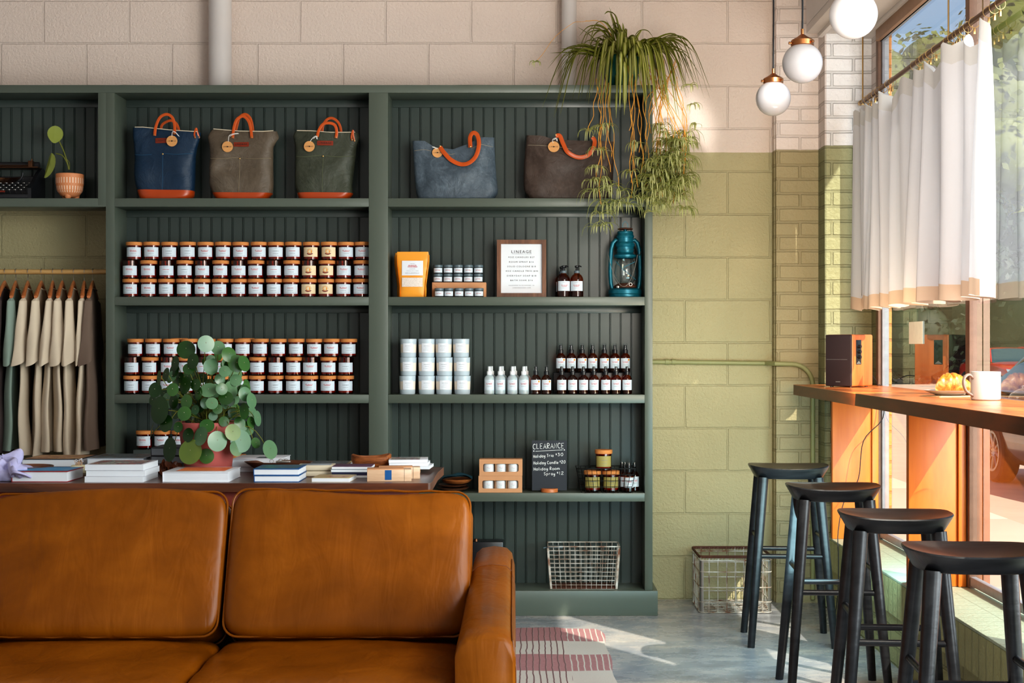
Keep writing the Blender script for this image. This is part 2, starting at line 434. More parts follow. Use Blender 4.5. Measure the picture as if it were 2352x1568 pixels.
M['tee_taupe'] = cloth('taupe_cotton', srgb(104, 86, 74))
M['lavender'] = cloth('lavender_cloth', srgb(186, 182, 216))
# ================================================================ THE SETTING
YF, YB, YW, YA, YP = 6.82, 7.031, 7.244, 7.149, 6.996    # case face, case back, block wall, brick pilaster, corner pier
HC = 3.5
g = G(); g.box(-4.3, 1.75, -2.5, YW, -.12, 0); struct(g.obj('floor', M['floor']))
g = G(); g.box(-4.3, 1.75, -2.5, YW+.1, HC, HC+.1); struct(g.obj('ceiling', M['white_paint']))
g = G(); g.box(-4.3, 1.47, YW, YW+.15, 0, HC); struct(g.obj('wall_back', M['wall']))
g = G(); g.box(-4.4, -4.3, -2.5, YW+.15, 0, HC); struct(g.obj('wall_left', M['white_paint']))
g = G(); g.box(-4.4, 1.75, -2.6, -2.5, 0, HC); struct(g.obj('wall_front', M['white_paint']))
g = G(); g.box(wx(1783, 457), 1.472, YA, YW+.1, 0, HC); g.box(wx(1776, 453), wx(1783, 457), YA+.035, YW, 0, HC); struct(g.obj('trim_1', M['pierA']))
# corner pier: front face and room-side face carry their own brick grid
g = G(); g.box(1.478, 1.70, YP, YP+.02, 0, HC); o = struct(g.obj('trim_2', M['pierB']))
g = G(); g.box(1.47, 1.478, YP, YA+.02, 0, HC); struct(g.obj('trim_3', M['pierS']))
g = G(); g.box(1.478, 1.72, YP+.02, YW+.15, 0, HC); struct(g.obj('trim_4', M['white_paint']))
g = G(); g.box(1.70, 1.732, 6.84, YW, 0, HC); struct(g.obj('trim_9', M['pierS']))
# low wall under the window with a soldier course and a brick sill
X0, X1, ZS = 1.4625, 1.70, .367
g = G(); g.box(1.488, X1, -2.5, YP, 0, .216); struct(g.obj('wall_right', M['lowbrick']))
g = G(); g.box(X0, X1, -2.5, YP, .216, ZS-.012); struct(g.obj('trim_5', M['soldier']))
g = G(); g.box(X0, X1+.05, -2.5, YP, ZS-.012, ZS, .004); struct(g.obj('trim_6', M['sillbrick']))
g = G(); g.box(1.66, 1.76, -2.5, YP, 2.80, HC); struct(g.obj('trim_7', M['white_paint']))
g = G(); g.box(1.375, 1.66, -2.5, YP-.02, 2.82, 2.86, .004); g.box(1.375, 1.39, -2.5, YP-.02, 2.86, 3.0); g.box(1.39, 1.66, -2.5, YP-.06, 2.86, 3.0); g.box(1.43, 1.452, -2.5, YP-.03, 2.80, 2.82)
struct(g.obj('trim_8', M['white_paint']))
M['frame_brown'] = plain('brown_frame_paint', srgb(112, 84, 68), .55, 0, .3, 26, .2)
M['frame_white'] = plain('white_frame_metal', srgb(150, 153, 160), .5, .1, .25, 30)
M['frame_wood'] = plain('orange_frame_wood', srgb(150, 116, 90), .5, 0, .2, 14)
# windows: bays of the shop front, mullion to mullion
mull = [6.82, 5.43, 4.08, 2.73, 1.38, .03, -1.32, -2.5]
M['fold_shadow'] = plain('grey_lettering', srgb(150, 168, 178), .6)
for i in range(7):
    ya, yb = mull[i+1], mull[i]
    w = bpy.data.objects.new('window_%d' % (i+1), None); COL.objects.link(w); struct(w)
    g = G(); g.box(1.685, 1.735, ya-.025, ya+.025, ZS, 2.80, .003); g.box(1.74, 1.765, ya-.02, ya+.02, ZS, 2.80); g.obj('mullion', M['frame_brown'], w)
    g = G(); g.box(1.688, 1.712, ya+.025, yb-.025 if i else yb, ZS+.01, ZS+.045, .003); g.box(1.688, 1.712, ya+.025, yb-.025 if i else yb, 2.745, 2.80, .003)
    g.box(1.692, 1.708, ya+.025, ya+.045, ZS+.04, 2.75); g.obj('glazing_bead', M['frame_white'], w)
    g = G(); g.quad([(1.70, ya+.02, ZS+.03), (1.70, yb-.02, ZS+.03), (1.70, yb-.02, 2.76), (1.70, ya+.02, 2.76)]); g.obj('pane', M['pane'], w)
    if i == 0:
        g = G(); g.box(1.684, 1.700, 6.80, 6.845, ZS, 2.80, .002); g.obj('side_jamb', M['frame_brown'], w)
        g = G(); g.box(1.701, 1.734, 6.79, 6.83, ZS, 2.79, .003); g.obj('frame', M['frame_white'], w)
        g = G(); g.box(1.672, 1.70, -2.4, 6.80, 2.745, 2.80, .002); g.obj('head_trim', M['frame_wood'], w)
g = G(); g.box(1.738, 1.762, 6.85, 7.35, -.1, 3.6); struct(g.obj('wall_outside', M['orange_brick']))
# street
g = G(); g.box(1.74, 2.30, -3, 9, 3.36, 3.42); g.box(2.26, 2.30, -3, 9, 3.36, 3.6); struct(g.obj('ceiling_overhang', M['white_paint']))
M['street'] = plain('pale_asphalt', srgb(196, 178, 160), .9, 0, .12, 3, .3, 90)
M['walk'] = plain('concrete_walk', srgb(212, 196, 178), .9, 0, .06, 2, .2, 60)
g = G(); g.box(1.8, 60, -30, 70, -.32, -.14); struct(g.obj('street_ground', M['street']))
g = G()
for k in range(12): g.box(1.76, 3.9, -6+k*2.5, -6+k*2.5+2.48, -.14, -.10, .01)
struct(g.obj('sidewalk_ground', M['walk']))

# ================================================================ BOOKCASE
SH = [wz(455), wz(681.5), wz(906), wz(1132), wz(1355)]      # shelf tops
TH = .041
case = thing('bookcase', 'dark green built-in bookcase with beadboard back along the block wall', 'bookcase', (0, 0, 0))
XL = wx(-370)
def beadboard(x0, x1, z0, z1, ph):
    p = .0521; pts = [(x0, 0)]
    k = math.ceil((x0-ph)/p+.15)
    while ph+k*p < x1-.008:
        c = ph+k*p
        pts += [(c-.0052, 0), (c-.0042, .0035), (c-.0028, .0035), (c-.0021, .0), (c-.0006, -.0022), (c+.0006, -.0022), (c+.0021, .0), (c+.0028, .0035), (c+.0042, .0035), (c+.0052, 0)]
        k += 1
    pts.append((x1, 0))
    gg = G(); gg.surf([[(x, YB+d, z0) for x, d in pts], [(x, YB+d, z1) for x, d in pts]])
    gg.box(x0, x1, YB+.006, YB+.014, z0, z1)
    return gg
bays = [(XL+.04, wx(225), -1.919), (wx(263), wx(847), -1.919), (wx(891), wx(1481), -.6257)]
g = G(); g.box(XL, wx(1499), YF, YB+.012, wz(213), wz(195), .002); g.obj('top_board', M['case'], case)
g = G(); g.box(wx(1481), wx(1499), YF, YB+.012, 0, wz(213), .001); g.obj('side_panel', M['case'], case)
g = G(); g.box(XL, XL+.04, YF, YB+.012, 0, wz(213), .001); g.obj('side_panel', M['case'], case)
g = G(); g.box(wx(243), wx(263), YF, YB+.012, 0, wz(213), .001); g.box(wx(225), wx(243)+.0005, YF+.0005, YB+.012, wz(471), wz(213), .001); g.obj('divider', M['case'], case)
g = G(); g.box(wx(847), wx(891), YF, YB+.012, 0, wz(213), .001); g.obj('divider', M['case'], case)
for bi, (a, b, ph) in enumerate(bays):
    zs = SH if bi else [SH[0], SH[4]]
    for si, z in enumerate(zs):
        g = G(); g.box(a if bi else a, b if (bi or si) else wx(243), YF+.001, YB, z-TH, z, .0015); g.obj('shelf', M['case'], case)
    if bi:
        tops = [wz(213)]+[z-TH for z in SH[:4]]
        for ri, (z0, z1) in enumerate(zip(SH, tops)):
            beadboard(a, b, z0, z1, ph).obj('back_panel', M['case_shaded'], case, ang=.3)
            if ri < 3:
                h = .032 if ri else .036
                g = G(); g.box(a, b, YB-.009, YB, z1-h, z1, .001); g.obj('top_rail', M['case_shaded'], case)
    else:
        beadboard(a, b, SH[0], wz(213), ph).obj('back_panel', M['case_shaded'], case, ang=.3)
        g = G(); g.box(a, b, YB-.009, YB, wz(213)-.036, wz(213), .001); g.obj('top_rail', M['case_shaded'], case)
g = G(); g.box(XL-.02, wx(1510), YF-.02, YF+.0005, 0, SH[4], .002); g.box(wx(1499), wx(1510), YF, YB+.03, 0, SH[4], .002); g.obj('plinth', M['case'], case)
g = G(); g.tube([(XL+.04, 6.995, wz(624, 467)), (wx(243), 6.995, wz(624, 467))], .0125, 16); g.obj('hanging_rail', M['rod_wood'], case)
g = G()
for X in (wx(506, 455), wx(1307, 455)): pass
for nm, px, r, lab in (('ceiling_pipe', 506, .057, 'thick white painted pipe rising behind the bookcase above the totes'), ('ceiling_pipe', 1307, .038, 'slimmer white painted pipe rising behind the bookcase beside the spider plant')):
    g = G(); g.tube([(wx(px, 455), 7.175, 0), (wx(px, 455), 7.175, HC)], r, 32); tag(g.obj(nm, M['white_paint']), lab, 'pipe', None)
# conduit on the wall
s = 455
pts = [Vector((wx(1500, s), YW-.02, wz(831, s))), Vector((wx(1760, s), YW-.02, wz(834, s))), Vector((wx(1783, 459), YA-.018, wz(835, 459))), Vector((wx(1820, 459), YA-.018, wz(836, 459)))]
for k in range(1, 9):
    a = k/8*PI/2; pts.append(Vector((wx(1820, 459)+.105*math.sin(a), YA-.018, wz(836, 459)-.105*(1-math.cos(a)))))
pts.append(Vector((wx(1820, 459)+.105, YA-.018, .02)))
M['green_paint'] = plain('green_pipe_paint', srgb(150, 150, 104), .5, 0, .06)
t = thing('conduit', 'green painted metal conduit running along the green wall into the bar', 'conduit', (0, 0, 0))
g = G(); g.tube(pts, .0115, 12); g.obj('tube', M['green_paint'], t)
for px in (1530, 1545):
    g = G(); p = Vector((wx(px, s), YW-.02, wz(831, s))); g.tube([p, p+Vector((.02, 0, 0))], .0145, 12); g.box(p.x+.002, p.x+.016, p.y, YW-.001, p.z-.004, p.z+.004); g.obj('clamp', M['green_paint'], t)
# ================================================================ CANDLE JARS
def squiggle(g, x0, x1, z, h, y, cyl, mi, rnd):
    x = x0
    while x < x1-.0008:
        w = rnd.uniform(.0012, .0022); w = min(w, x1-x)
        if rnd.random() > .12:
            def c(px, pz):
                a = px/cyl if cyl else 0
                return Vector((cyl*math.sin(a), -cyl*math.cos(a), pz)) if cyl else Vector((px, y, pz))
            hh = h*rnd.uniform(.6, 1)
            g.quad([c(x, z-hh/2), c(x+w*.72, z-hh/2), c(x+w*.72, z+hh/2), c(x, z+hh/2)], mi)
        x += w
def arc_label(g, R, w, z0, z1, mi=0, n=10, off=0., th=0.):
    A = w/R/2
    rows = []
    for z in (z0, z1): rows.append([Vector((R*math.sin(off-A+2*A*k/n), -R*math.cos(off-A+2*A*k/n), z)) for k in range(n+1)])
    g.surf(rows, mi=mi)
JR, JH = .0372, .0722
def make_jar(name, label, style, lid=True, lab='label', red='ink_red', group=None, zl=.017):
    t = thing(name, label, 'candle', (0, 0, 0), 0, group)
    JH = .0722 if lid else .0885
    g = G(); g.lathe([(0, .0015), (JR-.002, .0015), (JR, .004), (JR, JH), (JR-.0022, JH), (JR-.0022, .008), (0, .008)], 28); g.obj('glass_jar', M['amber'], t)
    g = G(); g.lathe([(0, .0085), (JR-.0028, .0085), (JR-.0028, .050), (0, .050)], 24); w = g.obj('wax', M['wax'], t)
    g = G(); g.tube([(0, 0, .05), (.001, 0, .058)], .0009, 6); g.obj('wick', M['ink'], w)
    if lid:
        g = G(); g.lathe([(0, JH-.004), (JR-.003, JH-.004), (JR-.003, JH+.0005), (JR+.0035, JH+.0005), (JR+.0038, JH+.0155), (JR+.002, JH+.017), (0, JH+.017)], 28); g.obj('cork_lid', M['cork'], t)
    g = G(); R = JR+.0005; arc_label(g, R, .084, zl, zl+.046, n=16, off=-.05); lb = g.obj('label', M[lab], t, normals=False)
    rnd = random.Random(len(label)*7+style); g = G(); R2 = JR+.0009
    if style == 9:
        c = zl+.023; n = 22
        def P(x, z): a = x/R2; return Vector((R2*math.sin(a), -R2*math.cos(a), z))
        cx = -.002
        g.bm.faces.new([g.bm.verts.new(P(cx+.0108*math.cos(2*PI*k/n), c+.0016+.0108*math.sin(2*PI*k/n))) for k in range(n)])
        def P3(x, z): a = x/R2; r = R2+.0004; return Vector((r*math.sin(a), -r*math.cos(a), z))
        ring = []
        for k in range(17):
            a = PI*k/16; ring.append((P(cx+.0148*math.cos(a), c+.0150*math.sin(a)), P(cx+.0156*math.cos(a), c+.0158*math.sin(a))))
        for k in range(16): g.quad([ring[k][0], ring[k+1][0], ring[k+1][1], ring[k][1]], 1)
        for k in range(12):
            a0 = PI+PI*(.12+.76*k/12); a1 = PI+PI*(.12+.76*(k+1)/12)
            g.quad([P3(cx+.0105*math.cos(a0), c-.004+.005*math.sin(a0)), P3(cx+.0105*math.cos(a1), c-.004+.005*math.sin(a1)), P3(cx+.0175*math.cos(a1), c-.002+.0125*math.sin(a1)), P3(cx+.0175*math.cos(a0), c-.002+.0125*math.sin(a0))], 1)
        for k, w in enumerate((.003, .0025, .003)):
            x = cx-.010+k*.008; g.quad([P3(x, c-.006), P3(x+w, c-.006), P3(x+w, c-.004), P3(x, c-.004)], 1)
        g.obj('print', [M['sun_orange'], M['maroon']], lb, normals=False)
    else:
        squiggle(g, -.010, .010, zl+.041, .002, 0, R2, 1, rnd)
        if style in (1, 3):
            squiggle(g, -.019, .018, zl+.0305, .0036, 0, R2, 0, rnd); squiggle(g, -.016, .016, zl+.0255, .0036, 0, R2, 0, rnd)
        else: squiggle(g, -.016, .016, zl+.0275, .0034, 0, R2, 0 if style == 4 else 1, rnd)
        put_text(g, 'LINEAGE', 0, zl+.0155, width=.027, height=.0036, cyl=R2, mi=1, spacing=1.2)
        squiggle(g, -.032, .032, zl+.0055, .0013, 0, R2, 1, rnd)
        g.obj('print', [M[red], M['ink_soft']], lb, normals=False)
    return t
grpA = 'amber jar candles on the upper candle shelf'; grpB = 'amber jar candles on the lower candle shelf'
protos = {}
def jar(style, lid, lab='label', red='ink_red'):
    k = (style, lid, lab)
    if k not in protos:
        protos[k] = make_jar('candle_jar', 'x', style, lid, lab, red, grpA); protos[k]['fresh'] = 1
    return protos[k]
def place(proto, loc, label, group=None, rz=0):
    if 'fresh' in proto.keys():
        del proto['fresh']; proto.location = loc; proto.rotation_euler = (0, 0, rz); proto['label'] = label
        if group: proto['group'] = group
        return proto
    return dup(proto, loc, rz, label, group)
kinds = {1: 'two-line red print', 2: 'grey print', 3: 'two-line red print', 4: 'one-line red print', 9: 'cream label with orange sun print'}
S1 = SH[1]
yj = 6.91; sj = F/yj
# bottom, middle, top rows (label centres in px, lidded?)
bot = [(301, 1), (342, 1), (383, 2), (424, 2), (465, 1), (506, 4), (549, 4), (588, 3), (630, 2), (669, 4), (709, 9), (749, 9), (789, 3), (829, 3)]
mid = [(300, 1, 0), (342, 1, 1), (384, 4, 0), (425, 2, 1), (466, 3, 0), (507, 3, 1), (549, 3, 0), (588, 3, 1), (630, 4, 0), (670, 4, 1), (711, 9, 0), (751, 9, 1), (790, 3, 0), (831, 3, 1)]
top = [(309, 1, 1), (349, 1, 1), (390, 2, 1), (432, 2, 1), (473, 3, 1), (513, 3, 1), (553, 3, 1), (595, 3, 1), (634, 2, 1), (674, 4, 1), (715, 9, 1), (756, 9, 1), (795, 3, 1), (833, 3, 1)]
rr = random.Random(3)
HL = JH+.0175; H0 = .0892
def row_label(i, row, shelf, style, lid):
    return 'amber candle%s, %s from the left, %s row, %s shelf' % (' with sun-print label' if style == 9 else '' if lid else ' without lid', ORD[i], row, shelf)
for i, (px, st) in enumerate(bot):
    place(jar(st, True, 'label_cream' if st == 9 else 'label'), ((px-CX)/sj, yj, S1), row_label(i, 'bottom', 'upper candle', st, 1), grpA, rr.uniform(-.08, .08)+.06)
for i, (px, st, ld) in enumerate(mid):
    place(jar(st, bool(ld), 'label_cream' if st == 9 else 'label'), ((px-CX)/sj, yj, S1+HL), row_label(i, 'middle', 'upper candle', st, ld), grpA, rr.uniform(-.08, .08)+.06)
for i, (px, st, ld) in enumerate(top):
    below = mid[i][2]
    place(jar(st, True, 'label_cream' if st == 9 else 'label'), ((px-CX)/sj, yj, S1+HL+(HL if below else H0)), row_label(i, 'top', 'upper candle', st, 1), grpA, rr.uniform(-.08, .08)+.06)
S2 = SH[2]
botB = [303, 344, 386, 427, 468, 509, 551, 591, 633, 674, 712, 754, 794]
topB = [312, 353, 394, 436, 477, 518, 558, 599, 640, 681, 722, 762, 801]
stB = [2, 2, 3, 3, 4, 4, 2, 2, 2, 2, 3, 3, 2]
ldB = [0, 1, 0, 1, 0, 1, 0, 1, 0, 1, 0, 1, 0]
for i in range(13):
    place(jar(stB[i], True), ((botB[i]-CX)/sj, yj, S2), row_label(i, 'bottom', 'lower candle', stB[i], 1), grpB, rr.uniform(-.08, .08)+.06)
    place(jar(stB[i], bool(ldB[i])), ((botB[i]+1-CX)/sj, yj, S2+HL), row_label(i, 'middle', 'lower candle', stB[i], ldB[i]), grpB, rr.uniform(-.08, .08)+.06)
    place(jar(stB[i], True), ((topB[i]-CX)/sj, yj, S2+HL+(HL if ldB[i] else H0)), row_label(i, 'top', 'lower candle', stB[i], 1), grpB, rr.uniform(-.08, .08)+.06)
# jars peeking out of the row behind
for i, px in enumerate((412, 566)):
    place(jar(2, True), ((px-CX)/(F/6.987), 6.987, S2+2*HL+.003), 'cork lid of an amber candle in the row behind, %s' % ('above the third jar' if i == 0 else 'above the seventh jar'), grpB)
S3 = SH[3]
for i, (px, w) in enumerate(((332, 'first'), (373, 'second'), (414, 'third'))):
    place(jar(3 if i else 1, True), ((px-CX)/sj, yj, S3+.2052), 'amber candle jar behind the dark books on the table, %s from the left' % w, 'amber jar candles behind the table')
g = G(); g.box(wx(300), wx(436), 6.86, 7.0, S3, S3+.205, .004); tag(g.obj('display_riser', M['case_shaded']), 'dark green riser box under the candles behind the table', 'riser')
place(jar(2, True), ((546-CX)/sj, yj, S3-.02+.0), 'amber candle jar just visible right of the pink plant pot', 'amber jar candles behind the table').location.z = S3+HL
place(jar(2, True), ((546-CX)/sj, yj, S3), 'amber candle jar under the one just visible right of the pink pot', 'amber jar candles behind the table')

# ================================================================ WHITE CANDLES, SPRAYS
def make_white_candle():
    t = thing('white_candle', 'x', 'candle', (0, 0, 0), 0, 'white candles in frosted glasses')
    R0, R1, H = .0375, .0405, .0885
    g = G(); g.lathe([(0, 0), (R0-.002, 0), (R0, .003), (R1, H), (R1-.0025, H), (R0-.0025, .018), (0, .018)], 30)
    g.obj('tumbler', M['frost_candle'], t)
    g = G(); g.lathe([(R0+.0008, .022), (R1-.0005, .0755)], 30); g.obj('wax', M['frost_wax'], t)
    g = G(); arc_label(g, R1+.0008, .052, .023, .067, n=12); lb = g.obj('label', M['paper'], t, normals=False)
    g = G(); rnd = random.Random(4); squiggle(g, -.016, .016, .0545, .0022, 0, R1+.0013, 1, rnd); put_text(g, 'LINEAGE', 0, .045, width=.02, height=.0027, cyl=R1+.0013, spacing=1.2); squiggle(g, -.016, .01, .035, .0014, 0, R1+.0013, 1, rnd)
    g.obj('print', [M['ink_soft'], M['ink_soft']], lb, normals=False)
    return t
wc = make_white_candle(); wc['fresh'] = 1
for r, pxs in enumerate(((936, 980, 1020, 1062), (938, 980, 1021, 1061), (938, 980, 1019, 1059))):
    for i, px in enumerate(pxs):
        place(wc, ((px-CX)/sj, yj+.0, S2+r*.0895), 'white candle in frosted glass, %s in the %s row of its pyramid' % (ORD[i], ('bottom', 'middle', 'top')[r]), 'white candles in frosted glasses', rr.uniform(-.1, .1)+.05)
def make_spray(frost, seal_=False):
    t = thing('spray_bottle', 'x', 'bottle')
    R, H = .0243, .094
    body = M['frosted'] if frost else M['amber']
    k = 1.03 if frost else 1.
    R *= k if frost else 1
    g = G(); g.lathe([(0, 0), (R-.003, 0), (R, .003), (R, H*.76), (R*.95, H*.83), (R*.78, H*.92), (R*.50, H*.98), (R*.44, H*1.03), (0, H*1.03)], 24); g.obj('bottle_body', body, t)
    if not frost: g = G(); g.lathe([(0, .002), (R-.0015, .004), (R-.0015, H*.6), (0, H*.6)], 20); g.obj('liquid', M['ink'], t)
    g = G(); h0 = H*1.0
    g.lathe([(0, h0), (.0125, h0), (.0125, h0+.016), (.0108, h0+.018), (0, h0+.018)], 20); c = g.obj('collar', M['white_plastic'] if frost else M['black_plastic'], t)
    g = G(); g.lathe([(0, h0+.018), (.0078, h0+.018), (.0066, h0+.040), (0, h0+.041)], 16); g.obj('nozzle', M['white_plastic'] if frost else M['black_plastic'], c)
    g = G(); g.lathe([(.0108, h0+.016), (.0104, h0+.044), (.008, h0+.0485), (0, h0+.049)], 20); g.obj('clear_cap', M['clear'], t)
    g = G(); arc_label(g, R+.0005, .056, .0205, .0695, n=14); lb = g.obj('label', M['label'], t, normals=False)
    g = G(); rnd = random.Random(9); squiggle(g, -.008, .008, .063, .002, 0, R+.001, 1, rnd); squiggle(g, -.016, .016, .053, .0034, 0, R+.001, 0, rnd); squiggle(g, -.013, .013, .048, .0034, 0, R+.001, 0, rnd)
    put_text(g, 'LINEAGE', 0, .0385, width=.024, height=.0034, cyl=R+.001, mi=1, spacing=1.2); g.obj('print', [M['ink_red'], M['ink_soft']], lb, normals=False)
    if seal_:
        g = G(); th = .016/R; g.lathe([(0, 0), (.0052, 0), (.0052, .0006), (0, .0006)], 14, M=Matrix.Translation(((R+.0006)*math.sin(th), -(R+.0006)*math.cos(th), .062)) @ Vector((math.sin(th), -math.cos(th), 0)).to_track_quat('Z', 'Y').to_matrix().to_4x4()); g.obj('orange_seal', M['sun_orange'], lb)
    return t
fs = make_spray(True); fs['fresh'] = 1; am = make_spray(False); am['fresh'] = 1; am2 = make_spray(False, True); am2['fresh'] = 1
yk = 6.885; sk = F/yk
fpx = (1124, 1149, 1177, 1203)
for i, px in enumerate(fpx): place(fs, ((px-CX)/sk, yk, S2), 'frosted spray bottle with white pump, front row, %s from the left' % ORD[i], 'frosted room sprays')
for i, px in enumerate(fpx): place(fs, ((px+5-CX)/(F/6.955), 6.955, S2), 'frosted spray bottle with white pump, back row, %s from the left' % ORD[i], 'frosted room sprays', 0)
for i, px in enumerate((1230.5, 1255)): place(am2, ((px-CX)/sk, yk, S2), 'amber spray bottle with orange seal, %s of the two beside the frosted ones' % ('left' if i == 0 else 'right'), 'amber room sprays')
fr = (1290, 1315, 1340, 1364, 1391, 1415, 1440)
for i, px in enumerate(fr): place(am, ((px-CX)/sk, yk, S2), 'amber spray bottle, front row, %s of seven from the left' % ORD[i], 'amber room sprays')
br = (1288, 1312, 1337, 1361, 1388, 1412, 1436)
g = G(); g.box(wx(1272), wx(1452), 6.922, 7.015, S2, S2+.1038, .003); tag(g.obj('display_riser', M['black_plastic']), 'black riser block under the back row of amber sprays', 'riser')
for i, px in enumerate(br): place(am2, ((px-CX)/(F/6.96), 6.96, S2+.104), 'amber spray bottle raised on the black riser, %s from the left' % ORD[i], 'amber room sprays')
# small seals on the two left bottles and the raised row are printed dots
def seal(px, s, y, z, own): pass

# ================================================================ SMALL TINS, PUMPS, POUCHES, SIGN
def make_tin():
    t = thing('small_tin_jar', 'x', 'jar'); R = .0225
    g = G(); g.lathe([(0, 0), (R-.001, 0), (R, .0015), (R, .029), (R-.002, .031), (0, .031)], 24); g.obj('glass_body', M['black_plastic'], t)
    g = G(); g.lathe([(0, .031), (R+.0005, .031), (R+.0005, .0415), (R-.001, .043), (0, .043)], 28); g.obj('lid', M['grey_plastic'], t)
    g = G(); arc_label(g, R+.0006, .052, .005, .0275, n=14); lb = g.obj('label', M['label'], t, normals=False)
    g = G(); rnd = random.Random(5); squiggle(g, -.012, .012, .0165, .0028, 0, R+.001, 0, rnd); squiggle(g, -.008, .008, .0215, .0016, 0, R+.001, 1, rnd); g.obj('print', [M['ink_red'], M['ink_soft']], lb, normals=False)
    return t
tin = make_tin(); tin['fresh'] = 1; sy = 6.86; ss = F/sy; S1 = SH[1]
for i, px in enumerate((1009, 1031, 1054.5, 1077.5, 1100)):
    place(tin, ((px-CX)/ss, sy, S1), 'small black-lidded jar on the shelf before the kraft box, %s from the left' % ORD[i], 'small jars of solid cologne')
yb = 6.915; sb = F/yb
bx0, bx1 = (993-CX)/sb, (1117-CX)/sb; bz = S1+.073
g = G(); g.box(bx0, bx1, 6.89, 6.985, S1, bz, .002); g.prism([(bx0+.002, bz-.001), (bx0+.03, bz-.03), (bx1-.03, bz-.03), (bx1-.002, bz-.001)], 6.8885, 6.891)
tag(g.obj('kraft_box', M['kraft']), 'brown kraft box laid flat as a stand for two rows of small jars', 'box')
for r in range(2):
    for i in range(5):
        place(tin, (bx0+.026+i*.0492+(0.001 if r else 0), yb+.018, bz+r*.0432), 'small black-lidded jar on the kraft box, %s row, %s from the left' % (('lower', 'upper')[r], ORD[i]), 'small jars of solid cologne')
def make_pump(label):
    t = thing('pump_bottle', label, 'bottle', (0, 0, 0), 0, 'amber soap pump bottles'); R, H = .0315, .124
    g = G(); g.lathe([(0, 0), (R-.003, 0), (R, .004), (R, H*.68), (R*.94, H*.76), (R*.75, H*.85), (R*.46, H*.91), (R*.42, H*.95), (0, H*.95)], 28); g.obj('bottle_body', M['amber'], t)
    g = G(); g.lathe([(0, .002), (R-.002, .004), (R-.002, H*.55), (0, H*.55)], 20); g.obj('liquid', M['ink'], t)
    g = G(); g.lathe([(0, H*.93), (.0135, H*.93), (.0135, H*.93+.013), (0, H*.93+.014)], 20); g.obj('collar', M['grey_plastic'], t)
    g = G(); z = H*.93+.014; g.lathe([(0, z), (.007, z), (.0055, z+.012), (.010, z+.016), (.010, z+.023), (0, z+.026)], 16); g.tube([(0, 0, z+.019), (.012, -.006, z+.022), (.022, -.012, z+.018)], [.004, .0035, .0028], 8); g.obj('pump_head', M['black_plastic'], t)
    g = G(); arc_label(g, R+.0005, .072, .030, .0775, n=16); lb = g.obj('label', M['label'], t, normals=False)
    g = G(); rnd = random.Random(6); squiggle(g, -.01, .01, .071, .002, 0, R+.001, 1, rnd); squiggle(g, -.016, .016, .058, .0034, 0, R+.001, 0, rnd); squiggle(g, -.012, .012, .0525, .0034, 0, R+.001, 0, rnd)
    put_text(g, 'LINEAGE', 0, .0445, width=.021, height=.0027, cyl=R+.001, mi=1, spacing=1.2); g.obj('print', [M['ink_red'], M['ink_soft']], lb, normals=False)
    return t
p1 = make_pump('left amber pump bottle with white label and black pump'); p1.location = ((1294.5-CX)/sk, yk, S1); p1.rotation_euler.z = .1
p2 = dup(p1, ((1325-CX)/sk, yk, S1), -.1, 'right amber pump bottle with white label, beside the blue lantern')
p3 = dup(p1, ((1290-CX)/(F/6.965), 6.965, S1), .1, 'amber pump bottle almost hidden behind the left front one')

